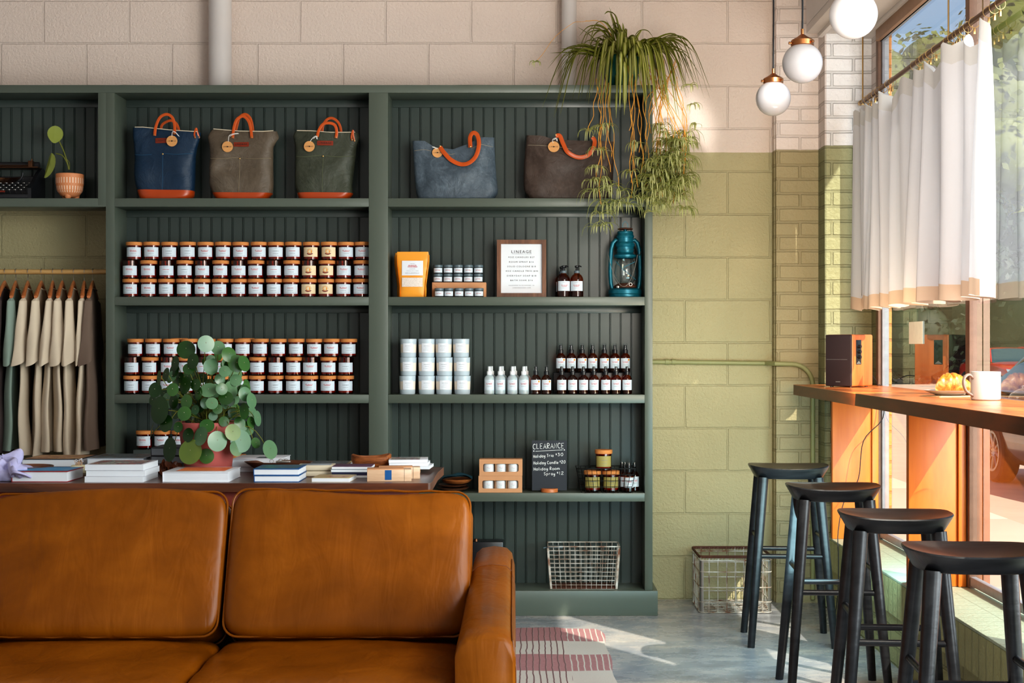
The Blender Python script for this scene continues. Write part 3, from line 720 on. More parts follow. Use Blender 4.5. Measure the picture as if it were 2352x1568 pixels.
def pouch(px0, px1, y, label, tilt=0):
    w = .155; h = .219
    t = thing('stand_up_pouch', label, 'pouch', ((px0+px1)/2/1., y, S1)); t.location.x = ((px0+px1)/2-CX)/(F/y); t['group'] = 'orange bath soak pouches'
    rows = []
    for k in range(17):
        v = k/16; z = v*h
        hw = w/2*(.84+.16*min(1, max(0, (v-.22)/.55))) if v > .22 else w/2*(.84+.02*math.sin(v*9))
        if v > .93: hw = w/2*(1-.03*((v-.93)/.07)**2)
        d = .030*(1-v)**.8*(.6+.4*min(1, v*5)) if v < .88 else .0012
        ring = []
        for j in range(28):
            a = 2*PI*j/28; cx_, sx_ = math.cos(a), math.sin(a)
            xx = hw*abs(cx_)**.55*(1 if cx_ > 0 else -1); yy = (d+.001)*abs(sx_)**.9*(1 if sx_ > 0 else -1)
            yy += .0015*math.sin(z*140+xx*60)*(1 if v < .8 else 0)
            ring.append(Vector((xx, yy, z)))
        rows.append(ring)
    g = G(); g.surf(rows, cu=True, cap=True); g.obj('pouch_body', M['pouch'], t, ang=1.2)
    for sx in (-1, 1):
        g = G(); g.surf([[(sx*w/2*(.80+.20*min(1, max(0, (v-.22)/.55))-.015), -.0045-.02*(1-v), v*h), (sx*w/2*(.80+.20*min(1, max(0, (v-.22)/.55))+.035), -.001, v*h)] for v in [i/14 for i in range(0, 14)]]); g.obj('seam', M['pouch'], t, normals=False)
    g = G(); n = 8
    def fy(z, x=0): v = z/h; return -(.030*(1-v)**.8+.0042)
    g.surf([[Vector((-.051+.102*j/n, fy(z)*math.sqrt(max(0, 1-((-.051+.102*j/n)/.09)**2))-.0012, z)) for j in range(n+1)] for z in (.104, .12, .14, .158, .175)]); lb = g.obj('label', M['paper'], t, normals=False)
    g = G(); rnd = random.Random(8)
    yy = fy(.14)-.0035
    for z, a, hh, mi in ((.160, .012, .002, 1), (.152, .02, .0042, 0), (.1455, .024, .0042, 0), (.126, .03, .0014, 1), (.117, .034, .0014, 1), (.113, .034, .0014, 1)): squiggle(g, -a, a, z, hh, fy(z)-.0035, 0, mi, rnd)
    put_text(g, 'LINEAGE', 0, .1355, width=.026, height=.0032, y=fy(.135)-.0035, mi=1, spacing=1.2); g.obj('print', [M['ink_red'], M['ink_soft']], lb, normals=False)
    g = G(); g.surf([[Vector((-.050+.100*j/n, fy(z)*math.sqrt(max(0, 1-((-.050+.100*j/n)/.09)**2))-.0014, z)) for j in range(n+1)] for z in (.049, .065, .08, .093)]); g.obj('clear_window', M['salt'], t, normals=False)
    return t
pouch(912, 984, 6.865, 'front orange stand-up pouch with white label and clear window of salts')
pouch(908, 979, 6.945, 'orange stand-up pouch mostly hidden behind the front one').scale = (1, .6, 1)

# framed price list leaning on the back
yq = 6.93; sq = F/yq
t = thing('framed_sign', 'walnut-framed white price list headed LINEAGE', 'sign', ((1198-CX)/sq, 6.90, S1))
t.rotation_euler = (-.10, 0, 0)
W, H = (1255-1142)/sq, (680-548)/sq*1.005; b = .020
def mitre(g, x0, x1, z0, z1, b, d0, d1):
    P = [(x0, z0), (x1, z0), (x1, z1), (x0, z1)]; Q = [(x0+b, z0+b), (x1-b, z0+b), (x1-b, z1-b), (x0+b, z1-b)]
    for i in range(4):
        j = (i+1) % 4; g.prism([P[i], P[j], Q[j], Q[i]], d0, d1)
g = G(); mitre(g, -W/2, W/2, 0, H, b, -.011, .009); g.obj('frame', M['walnut'], t)
g = G(); g.box(-W/2+.003, W/2-.003, 0, .006, .003, H-.003); bk = g.obj('mat_board', M['paper'], t)
g = G(); top_ = H-.034; K = W/113
def zz(py): return H-(py-548)/sq
def tx(s, px0, px1, py, h, mi=0, spc=1.3): put_text(g, s, ((px0+px1)/2-1198.5)/sq, zz(py), width=(px1-px0)/sq, height=h/sq, y=-.0012, mi=mi, spacing=spc)
tx('LINEAGE', 1175.5, 1221, 575, 6.5)
squiggle(g, (1176-1198)/sq, (1221-1198)/sq, zz(580), .0016, -.0012, 0, 1, random.Random(2))
for s_, a, b_, py in (('9OZ CANDLES $27', 1168, 1228, 588), ('ROOM SPRAY $16', 1170, 1226, 599), ('SOLID COLOGNE $18', 1166, 1231, 609.5), ('4OZ CANDLE TRIO $45', 1162, 1236, 620), ('EVERYDAY SOAP $18', 1165, 1232, 631), ('BATH SOAK $16', 1173, 1224, 641.5)):
    tx(s_, a, b_, py, 3.8)
tx('HANDMADE IN RICHMOND, VA', 1169, 1228, 653, 2.4, 1); tx('LINEAGEGOODS.COM', 1178, 1219, 658.5, 2.4, 1)
g.obj('lettering', [M['ink'], M['ink_soft']], bk, normals=False)

# lantern
t = thing('oil_lantern', 'weathered teal blue hurricane oil lantern with wire handle', 'lantern', ((1436-CX)/(F/6.925), 6.925, S1))
k = 1/480.
g = G(); g.lathe([(0, 0), (.078, 0), (.080, .006), (.079, .014), (.083, .018), (.081, .036), (.070, .044), (.030, .047), (0, .047)], 36); g.obj('fuel_tank', M['teal_enamel'], t)
g = G(); g.lathe([(0, .047), (.052, .047), (.056, .055), (.040, .066), (.028, .070), (0, .070)], 28); g.obj('burner', M['rust'], t)
g = G(); g.lathe([(.034, .066), (.048, .085), (.055, .115), (.050, .155), (.038, .192), (.036, .192), (.048, .155), (.053, .115), (.046, .085), (.033, .067)], 32); g.obj('glass_globe', M['clear'], t)
g = G(); g.lathe([(.042, .190), (.054, .197), (.055, .206), (.042, .213), (.039, .218), (.043, .225), (.042, .245), (.047, .252), (.046, .262), (.040, .270), (.040, .290), (.043, .293), (.043, .300), (.039, .306), (.039, .318), (.036, .322), (0, .322)], 36)
for j in range(14):
    a = 2*PI*j/14; g.box(.0425*math.cos(a)-.0015, .0425*math.cos(a)+.0015, .0425*math.sin(a)-.0015, .0425*math.sin(a)+.0015, .230, .234, mi=1)
g.obj('chimney_hood', [M['teal_enamel'], M['ink']], t)
g = G(); g.lathe([(0, .322), (.008, .322), (.008, .333), (0, .333)], 12); g.lathe([(0, .331), (.036, .331), (.038, .334), (.030, .338), (0, .339)], 28, mi=1); g.obj('chimney_cap', [M['teal_enamel'], M['rust']], t)
for sx in (-1, 1):
    g = G(); pts = [(sx*.062, 0, .036), (sx*.070, 0, .07), (sx*.073, 0, .12), (sx*.072, 0, .18), (sx*.068, 0, .235), (sx*.060, 0, .265), (sx*.046, 0, .280), (sx*.036, 0, .278)]
    g.tube(pts, .0098, 12, flat=1.); g.obj('side_tube', M['teal_enamel'], t)
g = G(); pts = [(.074+.0*j, -.012, .22) for j in range(1)]
for j in range(0, 25):
    a = -PI*.06+PI*1.12*j/24; pts.append((.078*math.cos(a)-.0, -.055-.02*math.sin(a), .22-.185*max(0, math.sin(a))**.8*(1)))
pts = [(-.082, -.01, .205)]+[(-.082+.158*u, -.02-.075*math.sin(PI*u), .205-.155*math.sin(PI*min(1, u*1.15))**.75) for u in [j/24 for j in range(1, 24)]]+[(.077, -.01, .225)]
g.tube(pts, .0016, 6); g.obj('wire_handle', M['steel'], t)
g = G(); g.tube([(-.05, -.05, .175), (-.02, -.058, .14), (.048, -.045, .085)], .0014, 6); g.tube([(-.02, -.058, .14), (.045, -.045, .172)], .0014, 6); g.obj('globe_guard', M['teal_enamel'], t)
g = G(); g.tube([(.022+.0075*math.cos(a*PI/6), -.058, .062+.0075*math.sin(a*PI/6)) for a in range(12)], .0014, 6, closed=True); g.obj('wick_key', M['steel'], t)
g = G(); g.lathe([(0, .046), (.010, .046), (.010, .054), (0, .056)], 14, c=(-.038, -.045, 0)); g.obj('filler_cap', M['steel'], t)
g = G(); g.tube([(-.012, 0, .337), (-.012, 0, .36), (0, 0, .372), (.012, 0, .36), (.014, 0, .337)], .0013, 6); g.obj('top_loop', M['teal_enamel'], t)
# ================================================================ BAGS
def lerp(a, b, t): return a+(b-a)*t
def interp(pts, x):
    if x <= pts[0][0]: return pts[0][1]
    for (a, b), (c, d) in zip(pts, pts[1:]):
        if x <= c: return lerp(b, d, (x-a)/(c-a)) if c > a else d
    return pts[-1][1]
def smooth_path(pts, n=6):
    pts = [Vector(p) for p in pts]; out = []
    P = [pts[0]*2-pts[1]]+pts+[pts[-1]*2-pts[-2]]
    for i in range(1, len(P)-2):
        for k in range(n):
            t = k/n; a, b, c, d = P[i-1], P[i], P[i+1], P[i+2]
            out.append(.5*((2*b)+(c-a)*t+(2*a-5*b+4*c-d)*t*t+(3*b-3*c+d-a)*t**3))
    out.append(pts[-1]); return out
def bag(name, label, y, ox, oy, zs, rows, top, mat, depth, base_v=None, handles=(), patch=None, tagc=None, string=None, snap=None, hem=None, seed=0, trim=True):
    s = F/y; zb = None
    def X(u, ss=s): return (ox+u/zs-CX)/ss
    def Z(v, ss=s): return CH-(oy+v/zs-CY)/ss
    cxw = (X(rows[0][1])+X(rows[0][2]))/2; shelf = SH[0]
    t = thing(name, label, 'bag', (cxw, y, shelf))
    vb = rows[0][0]
    def zrel(v): return Z(v)-Z(vb)
    R = []; NR = 30; NJ = 44; vt = sum(p[1] for p in top)/len(top)
    vs = sorted(rows, key=lambda r: -r[0])
    def width(v): return interp(sorted([(r[0], r[1]) for r in rows]), v), interp(sorted([(r[0], r[2]) for r in rows]), v)
    def front(xw, zf, v):
        pass
    levels = [vb+(vt-vb)*(i/NR) for i in range(NR+1)]
    if base_v: levels = sorted(set(levels+[base_v, base_v-2]), reverse=True)
    nb = 0
    def dep(f): return depth*(.42+.58*(1-f)**.8)*(1 if f > .03 else .93) if f < .97 else depth*.42
    def fold(xx, zz, f): 
        n_ = noise.noise(Vector((xx*7+seed*3.1, zz*6, seed)))+.5*noise.noise(Vector((xx*15+seed, zz*11, seed+5)))
        return n_*.034*min(1, f*3+.1)*(.4+.6*(1-abs(2*f-1)))
    for li, v in enumerate(levels):
        f = (vb-v)/(vb-vt); xl, xr = width(v); ring = []
        for j in range(NJ):
            a = 2*PI*j/NJ; c_, s_ = math.cos(a), math.sin(a)
            ux = abs(c_)**.42*(1 if c_ > 0 else -1); uy = abs(s_)**.75*(1 if s_ > 0 else -1)
            u = lerp(xl, xr, .5+.5*ux); tv = interp(top, u); vv = vb+(tv-vb)*f
            yy = dep(f)/2*uy+(-fold(X(u), zrel(vv), f) if uy < 0 else 0)
            ring.append(Vector((X(u)-cxw, yy, zrel(vv))))
        R.append(ring)
    bi = len([v for v in levels if base_v and v >= base_v])-1
    g = G(); V = g.surf(R[bi:] if base_v else R, cu=True); 
    if not base_v: g.bm.faces.new(list(reversed(V[0])))
    g.obj('canvas_body', mat, t, ang=1.4)
    if base_v:
        g = G(); R2 = [[Vector((p.x*1.006, p.y*1.03-.0008*(1 if p.y < 0 else -1), p.z)) for p in r] for r in R[:bi+1]]
        V = g.surf(R2, cu=True); g.bm.faces.new(list(reversed(V[0]))); g.obj('leather_base', M['strap_base'], t, ang=1.2)
    def fr(u, v, lift=.0025):
        f = max(0, min(1, (vb-v)/(vb-interp(top, u)))); xl, xr = width(v); q = min(1, abs((u-(xl+xr)/2)/((xr-xl)/2+1e-6)))
        uy = (1-min(1, q**(1/.42*1.0))**2)**.5 if q < 1 else 0
        uy = max(0, (1-(q**(2/.42))))**.375
        return Vector((X(u)-cxw, -dep(f)/2*uy-fold(X(u), zrel(v), f)-lift, zrel(v)))
    if trim:
        g = G(); us = [lerp(rows[-1][1], rows[-1][2], .04+.92*k/16) for k in range(17)]
        g.tube([Vector((X(u)-cxw, -dep(1)/2-.001, zrel(interp(top, u))+.0015)) for u in us], .0022, 6); g.obj('top_binding', M['linen_trim'], t)
    seam = G(); any_ = False; sm = M.setdefault('seam_'+mat.name, plain('seam_'+mat.name, {'navy_canvas': srgb(34, 78, 108), 'taupe_canvas': srgb(128, 114, 92), 'olive_canvas': srgb(92, 98, 74)}.get(mat.name, srgb(150, 140, 120)), .7))
    if snap:
        us = [lerp(width(snap[1])[0], width(snap[1])[1], .02+.96*k/30) for k in range(31)]
        seam.tube([fr(u, snap[1]+6*math.sin(k*.35), .001) for k, u in enumerate(us)], .0016, 6)
        seam.tube([fr(snap[0], lerp(snap[1], base_v or vb, k/12), .0006) for k in range(13)], .0013, 6); any_ = True
    if hem:
        us = [lerp(width(interp(hem, 0))[0], width(interp(hem, 0))[1], .02+.96*k/40) for k in range(41)]
        seam.tube([fr(u, interp(hem, u), .0004) for u in us], .0011, 6, mi=0); any_ = True
    if any_: seam.obj('seam', sm, t)
    else: seam.bm.free()
    if snap:
        g = G(); p = fr(snap[0], snap[1], .002); g.lathe([(0, 0), (.0042, 0), (.0042, .0016), (.002, .0034), (0, .0036)], 14, M=Matrix.Translation(p) @ Matrix.Rotation(PI/2, 4, 'X')); g.obj('snap_button', M['brass'], t)
    for hi, (hp, front_, w) in enumerate(handles):
        pts = []
        for k, (u, v) in enumerate(hp):
            yy = (-dep(1)/2-.008) if front_ else (dep(1)/2+.004)
            if v > interp(top, u) and front_: yy = fr(u, v, .006).y
            if front_ == 2: yy = min(fr(u, min(v, vb), .008).y, -.03)-.012
            pts.append(Vector((X(u)-cxw, yy, zrel(v))))
        g = G(); g.tube(smooth_path(pts), w, 10, flat=.22, up=(0, 1, 0)); h = g.obj('handle', M['strap'], t)
        if front_:
            g = G()
            for e in (0, -1):
                p = pts[e]+Vector((0, -.003, .004)); g.lathe([(0, 0), (.0036, 0), (.0036, .0014), (0, .0024)], 12, M=Matrix.Translation(p) @ Matrix.Rotation(PI/2, 4, 'X'))
            g.obj('rivet', M['brass'], h)
    if patch:
        u0, u1, v0, v1 = patch; g = G(); us = [lerp(u0, u1, k/8) for k in range(9)]
        g.surf([[fr(u, v, .0035) for u in us] for v in (v0, (v0+v1)/2, v1)]); g.surf([[fr(u, v, .001) for u in us] for v in (v0, v1)])
        p = g.obj('leather_patch', M['strap_dark'] if hem is None else M['strap_dark'], t, normals=False)
        g = G(); c_ = fr((u0+u1)/2, (v0+v1)/2, .0052); put_text(g, 'LINEAGE', c_.x, c_.z, width=abs(u1-u0)/zs/s*.8, height=abs(v1-v0)/zs/s*.4, y=c_.y-.001, spacing=1.2); g.obj('stamp', M['ink'], p, normals=False)
    if tagc:
        u, v, r, rx = tagc; c_ = fr(u, v, .012); rr_ = r/zs/s
        g = G(); n = 26; hole = rr_*.12
        g.lathe([(hole, -.0006), (rr_, -.0006), (rr_, .0006), (hole, .0006)], n, M=Matrix.Translation(c_) @ Matrix.Rotation(PI/2, 4, 'X') @ Matrix.Diagonal((rx, 1, 1, 1)))
        tg = g.obj('hang_tag', M['kraft_tag'], t)
        g = G(); put_text(g, 'LINEAGE', c_.x, c_.z, width=rr_*1.5*rx, height=rr_*.24, y=c_.y-.0014, spacing=1.25); g.obj('print', M['ink'], tg, normals=False)
        g = G(); pts = [Vector((X(a)-cxw, c_.y-.002, zrel(b))) for a, b in string]; g.tube(smooth_path(pts, 4), .0013, 6); g.tube(smooth_path([p+Vector((.004, 0, -.002)) for p in pts[-3:]], 4), .0012, 6); g.obj('tag_string', M['string'], tg)
    return t
M['strap_base'] = plain('russet_leather', srgb(172, 68, 20), .32, 0, .12, 14)
bag('tote_bag', 'navy blue canvas tote with russet leather base', 6.925, 270, 220, 3.92,
    [(908, 218, 648), (870, 200, 685), (822, 188, 690), (780, 172, 693), (700, 160, 697), (500, 153, 703), (420, 150, 715), (350, 142, 735), (262, 145, 755)],
    [(145, 258), (240, 258), (500, 285), (755, 300)], M['canvas_blue'], .12, 822,
    handles=[([(350, 335), (362, 250), (400, 170), (460, 143), (510, 175), (530, 250), (530, 325)], 1, .0072), ([(375, 290), (385, 225), (430, 190), (475, 182), (520, 215), (550, 300)], 0, .0066), ([(712, 355), (703, 315), (722, 268), (728, 300), (742, 350)], 1, .004)],
    patch=(358, 466, 357, 402), tagc=(515, 388, 49, 1.0), string=[(515, 350), (522, 305), (545, 310), (575, 345)], snap=(425, 500), seed=1)
bag('tote_bag', 'taupe brown canvas tote with russet leather base between the navy and olive totes', 6.925, 270, 220, 3.92,
    [(912, 905, 1335), (880, 880, 1365), (850, 862, 1395), (780, 838, 1403), (540, 840, 1400), (430, 832, 1402), (390, 822, 1425), (345, 812, 1455), (285, 850, 1435)],
    [(812, 282), (870, 278), (1100, 297), (1320, 300), (1435, 292)], M['canvas_brown'], .12, 850,
    handles=[([(1048, 360), (1062, 260), (1090, 190), (1145, 165), (1190, 205), (1212, 280), (1222, 362)], 1, .0072), ([(1045, 330), (1062, 240), (1090, 155), (1140, 127), (1185, 165), (1205, 240), (1212, 310)], 0, .0066)],
    patch=(1060, 1195, 397, 437), tagc=(1010, 442, 49, 1.0), string=[(1018, 398), (1026, 345), (1060, 328), (1105, 322)], snap=(1112, 543), seed=2)
bag('tote_bag', 'dark olive canvas tote with russet leather base', 6.925, 270, 220, 3.92,
    [(912, 1645, 2060), (880, 1632, 2100), (850, 1622, 2120), (780, 1600, 2112), (540, 1605, 2140), (430, 1600, 2150), (340, 1580, 2180), (293, 1600, 2168)],
    [(1600, 292), (1760, 295), (1900, 308), (2168, 308)], M['canvas_olive'], .12, 850,
    handles=[([(1808, 350), (1822, 290), (1860, 235), (1920, 225), (1965, 245), (1982, 300), (1975, 360)], 1, .0072), ([(1832, 310), (1845, 225), (1880, 175), (1925, 163), (1970, 190), (1998, 240), (2008, 300)], 0, .0066), ([(2118, 380), (2112, 345), (2128, 290), (2130, 340), (2140, 388)], 1, .004)],
    patch=(1808, 1950, 385, 426), tagc=(1740, 438, 48, 1.0), string=[(1748, 395), (1770, 365), (1800, 345), (1806, 372)], snap=(1860, 523), seed=3)
bag('tote_bag', 'slate blue waxed canvas tote with one sagging orange leather handle', 6.925, 880, 260, 3.564,
    [(690, 290, 900), (640, 272, 938), (600, 268, 940), (500, 256, 926), (400, 250, 918), (300, 244, 913), (200, 240, 908)],
    [(240, 207), (340, 207), (430, 262), (560, 282), (690, 240), (800, 180), (908, 178)], M['canvas_slate'], .13, None,
    handles=[([(470, 262), (500, 305), (560, 370), (640, 408), (710, 398), (765, 340), (788, 250), (775, 170), (740, 148), (715, 185), (718, 268)], 2, .0105)],
    tagc=(448, 308, 40, 1.05), string=[(438, 285), (430, 265), (405, 262), (448, 272)], hem=[(240, 290), (340, 280), (430, 300), (560, 322), (690, 290), (800, 240), (908, 258)], seed=4, trim=False)
bag('tote_bag', 'dark umber waxed canvas tote partly behind the hanging plant runners', 6.925, 880, 260, 3.564,
    [(690, 1205, 1850), (640, 1168, 1872), (600, 1150, 1880), (500, 1150, 1882), (400, 1154, 1886), (300, 1164, 1892), (200, 1172, 1894)],
    [(1172, 160), (1300, 165), (1400, 198), (1560, 205), (1894, 212)], M['canvas_umber'], .13, None,
    handles=[([(1412, 172), (1445, 175), (1472, 240), (1510, 310), (1590, 348), (1665, 335), (1712, 285), (1728, 220), (1712, 182)], 2, .0105)],
    tagc=(1395, 262, 44, 1.05), string=[(1390, 232), (1385, 205), (1412, 192), (1418, 215)], hem=[(1172, 240), (1400, 255), (1560, 282), (1894, 292)], seed=5, trim=False)

# ================================================================ TYPEWRITER, SMALL PLANT
s6 = F/6.93
t = thing('typewriter', 'old black typewriter with round keys cut off by the left edge', 'typewriter', (wx(0, s6), 6.93, SH[0]))
def px(p): return (p-0)/s6
g = G(); g.prism([(-.10, .0), (.10, 0), (.10, .155), (.06, .165), (.0, .13), (-.10, .05)], px(-85), px(-78), 'x'); g.prism([(-.10, .0), (.10, 0), (.10, .155), (.06, .165), (.0, .13), (-.10, .05)], px(80), px(88), 'x')
g.box(px(-80), px(82), -.10, .10, .0, .022, .004); g.box(px(-80), px(82), .02, .10, .02, .12, .006); g.obj('body', M['black_plastic'], t)
g = G(); g.tube([(px(-92), .05, .178), (px(82), .05, .178)], .016, 18); g.obj('platen', M['ink'], t)
g = G(); g.box(px(-88), px(86), .0, .09, .160, .166, .002); g.tube([(px(-88), .012, .172), (px(72), .012, .172)], .003, 8); g.box(px(64), px(74), .0, .03, .165, .195, .002); g.tube([(px(70), .02, .19), (px(70), .02, .205)], .004, 8); g.obj('carriage', M['bronze'], t)
g = G()
for k in range(26):
    a = PI*(.12+.76*k/25); g.tube([(px(20)+.075*math.cos(a), -.02, .13-.055*math.sin(a)), (px(20)+.02*math.cos(a), .01, .112)], .0013, 5)
g.obj('type_basket', M['bronze'], t)
g = G(); g.tube([(px(20)+.078*math.cos(a), -.024, .132+.06*math.sin(a)) for a in [PI+PI*k/20 for k in range(21)]], .005, 8); g.obj('type_guide', M['black_plastic'], t)
for r in range(4):
    for k in range(11):
        x = px(-72)+k*.0285+r*.007
        if x > px(74): continue
        y_, z_ = -.085+r*.021, .040+r*.013
        g = G(); g.lathe([(0, 0), (.0072, 0), (.0072, .003), (.0062, .0036), (0, .0036)], 14, c=(x, y_, z_)); kk = g.obj('key', M['black_plastic'], t)
        g = G(); g.lathe([(.0062, .003), (.0078, .003), (.0078, .0044), (.0062, .0044)], 14, c=(x, y_, z_)); g.tube([(x, y_, z_), (x, y_+.02, z_-.012)], .001, 5); g.obj('key_ring', M['steel'], kk)
g = G(); g.tube([(px(-40), -.098, .034), (px(28), -.098, .034)], .0045, 8); g.obj('space_bar', M['red_wood'], t)

t = thing('potted_plant', 'two-leaved young plant in a footed peach terracotta pot with pale stripes', 'plant', (wx(162, s6), 6.92, SH[0]))
g = G(); g.lathe([(0, .012), (.022, .012), (.044, .022), (.060, .045), (.0655, .08), (.066, .125), (.0635, .127), (.061, .122), (.060, .11), (0, .108)], 40)
for a in (-PI/2, PI/6, PI*5/6): g.lathe([(0, 0), (.010, .001), (.015, .014), (.017, .028)], 14, c=(.030*math.cos(a+.0), .030*math.sin(a), 0))
pot = g.obj('pot', M['terracotta'], t)
g = G()
def potR(z): return interp([(.022, .044), (.045, .060), (.08, .0655), (.125, .066)], z)+.0006
for k in range(30):
    a = 2*PI*k/30
    for z0, z1 in ((.079, .106), (.034, .066)):
        g.surf([[Vector((potR(z)*math.cos(a+d), potR(z)*math.sin(a+d), z)) for d in (-.035, .035)] for z in [lerp(z0, z1, q/4) for q in range(5)]])
g.obj('glaze_stripes', M['terra_slip'], pot, normals=False)
g = G(); g.lathe([(0, .110), (.0595, .110)], 24); g.obj('soil', M['soil'], t)
def leaf_disc(g, c, nrm, up, rx, ry, mi=0, cup=.12, n=20, heart=False, fold=0):
    nrm = Vector(nrm).normalized(); up = Vector(up); up = (up-nrm*up.dot(nrm)).normalized(); rt = up.cross(nrm)
    rings = []
    for q in (.0, .35, .7, 1.):
        ring = []
        for k in range(n):
            a = 2*PI*k/n; r = q*(1+(.0 if not heart else .12*math.cos(a*1.0)))
            x = rx*r*math.cos(a); y = ry*r*math.sin(a)
            if heart and a > PI: x *= 1-.35*abs(math.sin(a))**2; y *= 1.25
            d = cup*q*q*max(rx, ry)*(1 if fold == 0 else 1)-fold*abs(x)
            ring.append(Vector(c)+rt*x+up*y+nrm*d)
        rings.append(ring)
    V = [g.bm.verts.new(Vector(c))]
    R = [[g.bm.verts.new(p) for p in r] for r in rings[1:]]
    for k in range(n):
        f = g.bm.faces.new((V[0], R[0][k], R[0][(k+1) % n])); f.material_index = mi
        for i in range(2):
            f = g.bm.faces.new((R[i][k], R[i+1][k], R[i+1][(k+1) % n], R[i][(k+1) % n])); f.material_index = mi
ox = 162
def lp(p, q): return Vector(((p-ox)/s6, 0, wz(q, s6)-SH[0]))
g = G(); g.tube(smooth_path([lp(160, 390), lp(155, 370), lp(148, 348), lp(136, 322)]), [.0032]*18+[.0022], 8); g.tube(smooth_path([lp(159, 390), lp(156, 376), lp(145, 358), lp(130, 353)]), .0026, 8); g.tube(smooth_path([lp(161, 390), lp(161, 375), lp(156, 367)]), .0014, 6); g.obj('stem', M['stem'], t)
g = G(); leaf_disc(g, lp(128, 308)+Vector((0, -.01, 0)), (.35, -1, .25), (.1, 0, 1), .037, .040, cup=.05, heart=True, fold=.12); g.obj('leaf', M['yellow_leaf'], t, normals=False)
g = G(); leaf_disc(g, lp(116, 378)+Vector((0, -.01, 0)), (-.75, -1, .1), (.42, 0, .9), .030, .056, cup=.1, heart=True, fold=.5); g.obj('leaf', M['yellow_leaf'], t, normals=False)

# ================================================================ SHIRTS ON HANGERS
ZR = wz(624, 467); YR = 6.995
def make_hanger(label):
    t = thing('coat_hanger', label, 'hanger', (0, 0, 0), 0, 'wooden hangers on the rail')
    g = G(); pts = [(0, .016+0*0, -.004)]
    pts = [(0, .0152*math.cos(a), .0152*math.sin(a)) for a in [(-.1+1.25*k/10)*PI for k in range(11)]]
    pts = [(p[0], -p[1], p[2]) for p in pts]+[(0, .008, -.022), (0, .0, -.034), (0, 0, -.062)]
    g.tube(smooth_path(pts, 3), .0016, 6); g.obj('hook', M['steel'], t)
    g = G(); rows = []
    for k in range(-12, 13):
        u = k/12; y = u*.192; z = -.068-.062*abs(u)**1.35+.010*(1-abs(u)); h = .017-.006*abs(u); w = .0075+.004*abs(u)**2
        if abs(u) > .95: h *= .6; w *= .7
        rows.append([Vector((w*math.cos(2*PI*j/12), y, z+h*math.sin(2*PI*j/12))) for j in range(12)])
    g.surf(rows, cu=True, cap=True); g.obj('shoulder_bar', M['hanger_wood'], t)
    return t
def make_shirt(label, mat, seed, L=.80, loc=(0, 0, 0), rz=.2, print_=False):
    t = thing('t_shirt', label, 't-shirt', loc, rz, 't-shirts on the rail'); r = random.Random(seed)
    ph = [r.uniform(0, 6) for _ in range(6)]
    NJ = 40; rows = []
    for i in range(27):
        f = i/26; z = -.082-(L)*f**1.0
        slope = max(0, (-.082-z)/.06)
        wy = .065+.135*min(1, slope)**.8 if slope < 1 else .200+.012*f
        wt = .006+.006*min(1, slope)+.016*f
        ring = []
        for j in range(NJ):
            a = 2*PI*j/NJ; c_, s_ = math.cos(a), math.sin(a)
            y = wy*(abs(c_)**.8*(1 if c_ > 0 else -1)); x = wt*(abs(s_)**.8)*(1 if s_ > 0 else -1)
            fo = f**.7*(.010*math.sin(y*26+ph[0]+f*1.4)+.007*math.sin(y*47+ph[1]-f*2)+.004*math.sin(z*18+ph[2]))
            tw = .012*math.sin(ph[3]+z*2.5)*f
            ring.append(Vector((x+fo+tw, y+.010*f*math.sin(ph[4]+z*5), z+.004*math.sin(y*20+ph[5])*f)))
        rows.append(ring)
    g = G(); g.surf(rows, cu=True); b = g.obj('body', mat, t, ang=1.5)
    for sgn in (-1, 1):
        rows = []; dx = r.uniform(-.012, .008)
        for i in range(14):
            f = i/13; cy = sgn*(.196+.052*f**1.1); cz = -.150-.29*f**1.05; cx_ = dx*f
            hw = .035+.030*f; ht = .010+.012*f
            a0 = .95*sgn
            ring = []
            for j in range(24):
                a = 2*PI*j/24
                p = hw*math.cos(a); q = ht*math.sin(a)+.006*f*math.sin(a*3+ph[1])+.004*math.sin(f*9+a*2+ph[2])*f
                # flattened sleeve, its broad side turned towards the room
                X_ = p*math.cos(a0)*.75+q*math.sin(a0); Y_ = p*math.sin(a0)*.5-q*math.cos(a0)
                ring.append(Vector((cx_+X_, cy+Y_*sgn*1.0, cz+p*.35*f-.05*(1-f)*0+(.05*(1-f)*math.cos(a)*0))))
            rows.append(ring)
        g = G(); g.surf(rows, cu=True); g.surf([[p*1+Vector((0, 0, 0)) for p in rows[0]], [Vector((0, sgn*.17, -.125)) for p in rows[0]]], cu=True); sl = g.obj('sleeve', mat, t, ang=1.5)
        if print_: pass
    g = G(); g.tube([(.030*0+.018*math.cos(a), .062*math.sin(a), -.080-.012*abs(math.cos(a))) for a in [2*PI*k/24 for k in range(24)]], .0045, 6, closed=True, flat=.6); g.obj('collar', mat, t)
    return t
hk = [(-38, 'tee_black', 'black cotton t-shirt at the left edge of the rail'), (-12, 'tee_plum', 'dark plum cotton t-shirt beside the sage one'), (11, 'tee_plum', 'dark plum brown t-shirt hanging left of the sage green t-shirt'), (36, 'tee_sage', 'sage green cotton t-shirt, the only green one on the rail'),
      (64, 'tee_cream', 'cream cotton t-shirt hanging next to the sage green one'), (95, 'tee_cream', 'cream cotton t-shirt, second cream one right of the sage green one'), (121, 'tee_cream', 'cream cotton t-shirt, third cream one on the rail'),
      (143, 'tee_cream', 'cream cotton t-shirt, fourth cream one on the rail'), (169, 'tee_cream', 'cream cotton t-shirt, fifth cream one on the rail'), (193.5, 'tee_cream', 'cream cotton t-shirt, rightmost of the cream ones'), (213, 'tee_taupe', 'dark taupe patterned t-shirt last on the rail by the divider')]
h0 = None
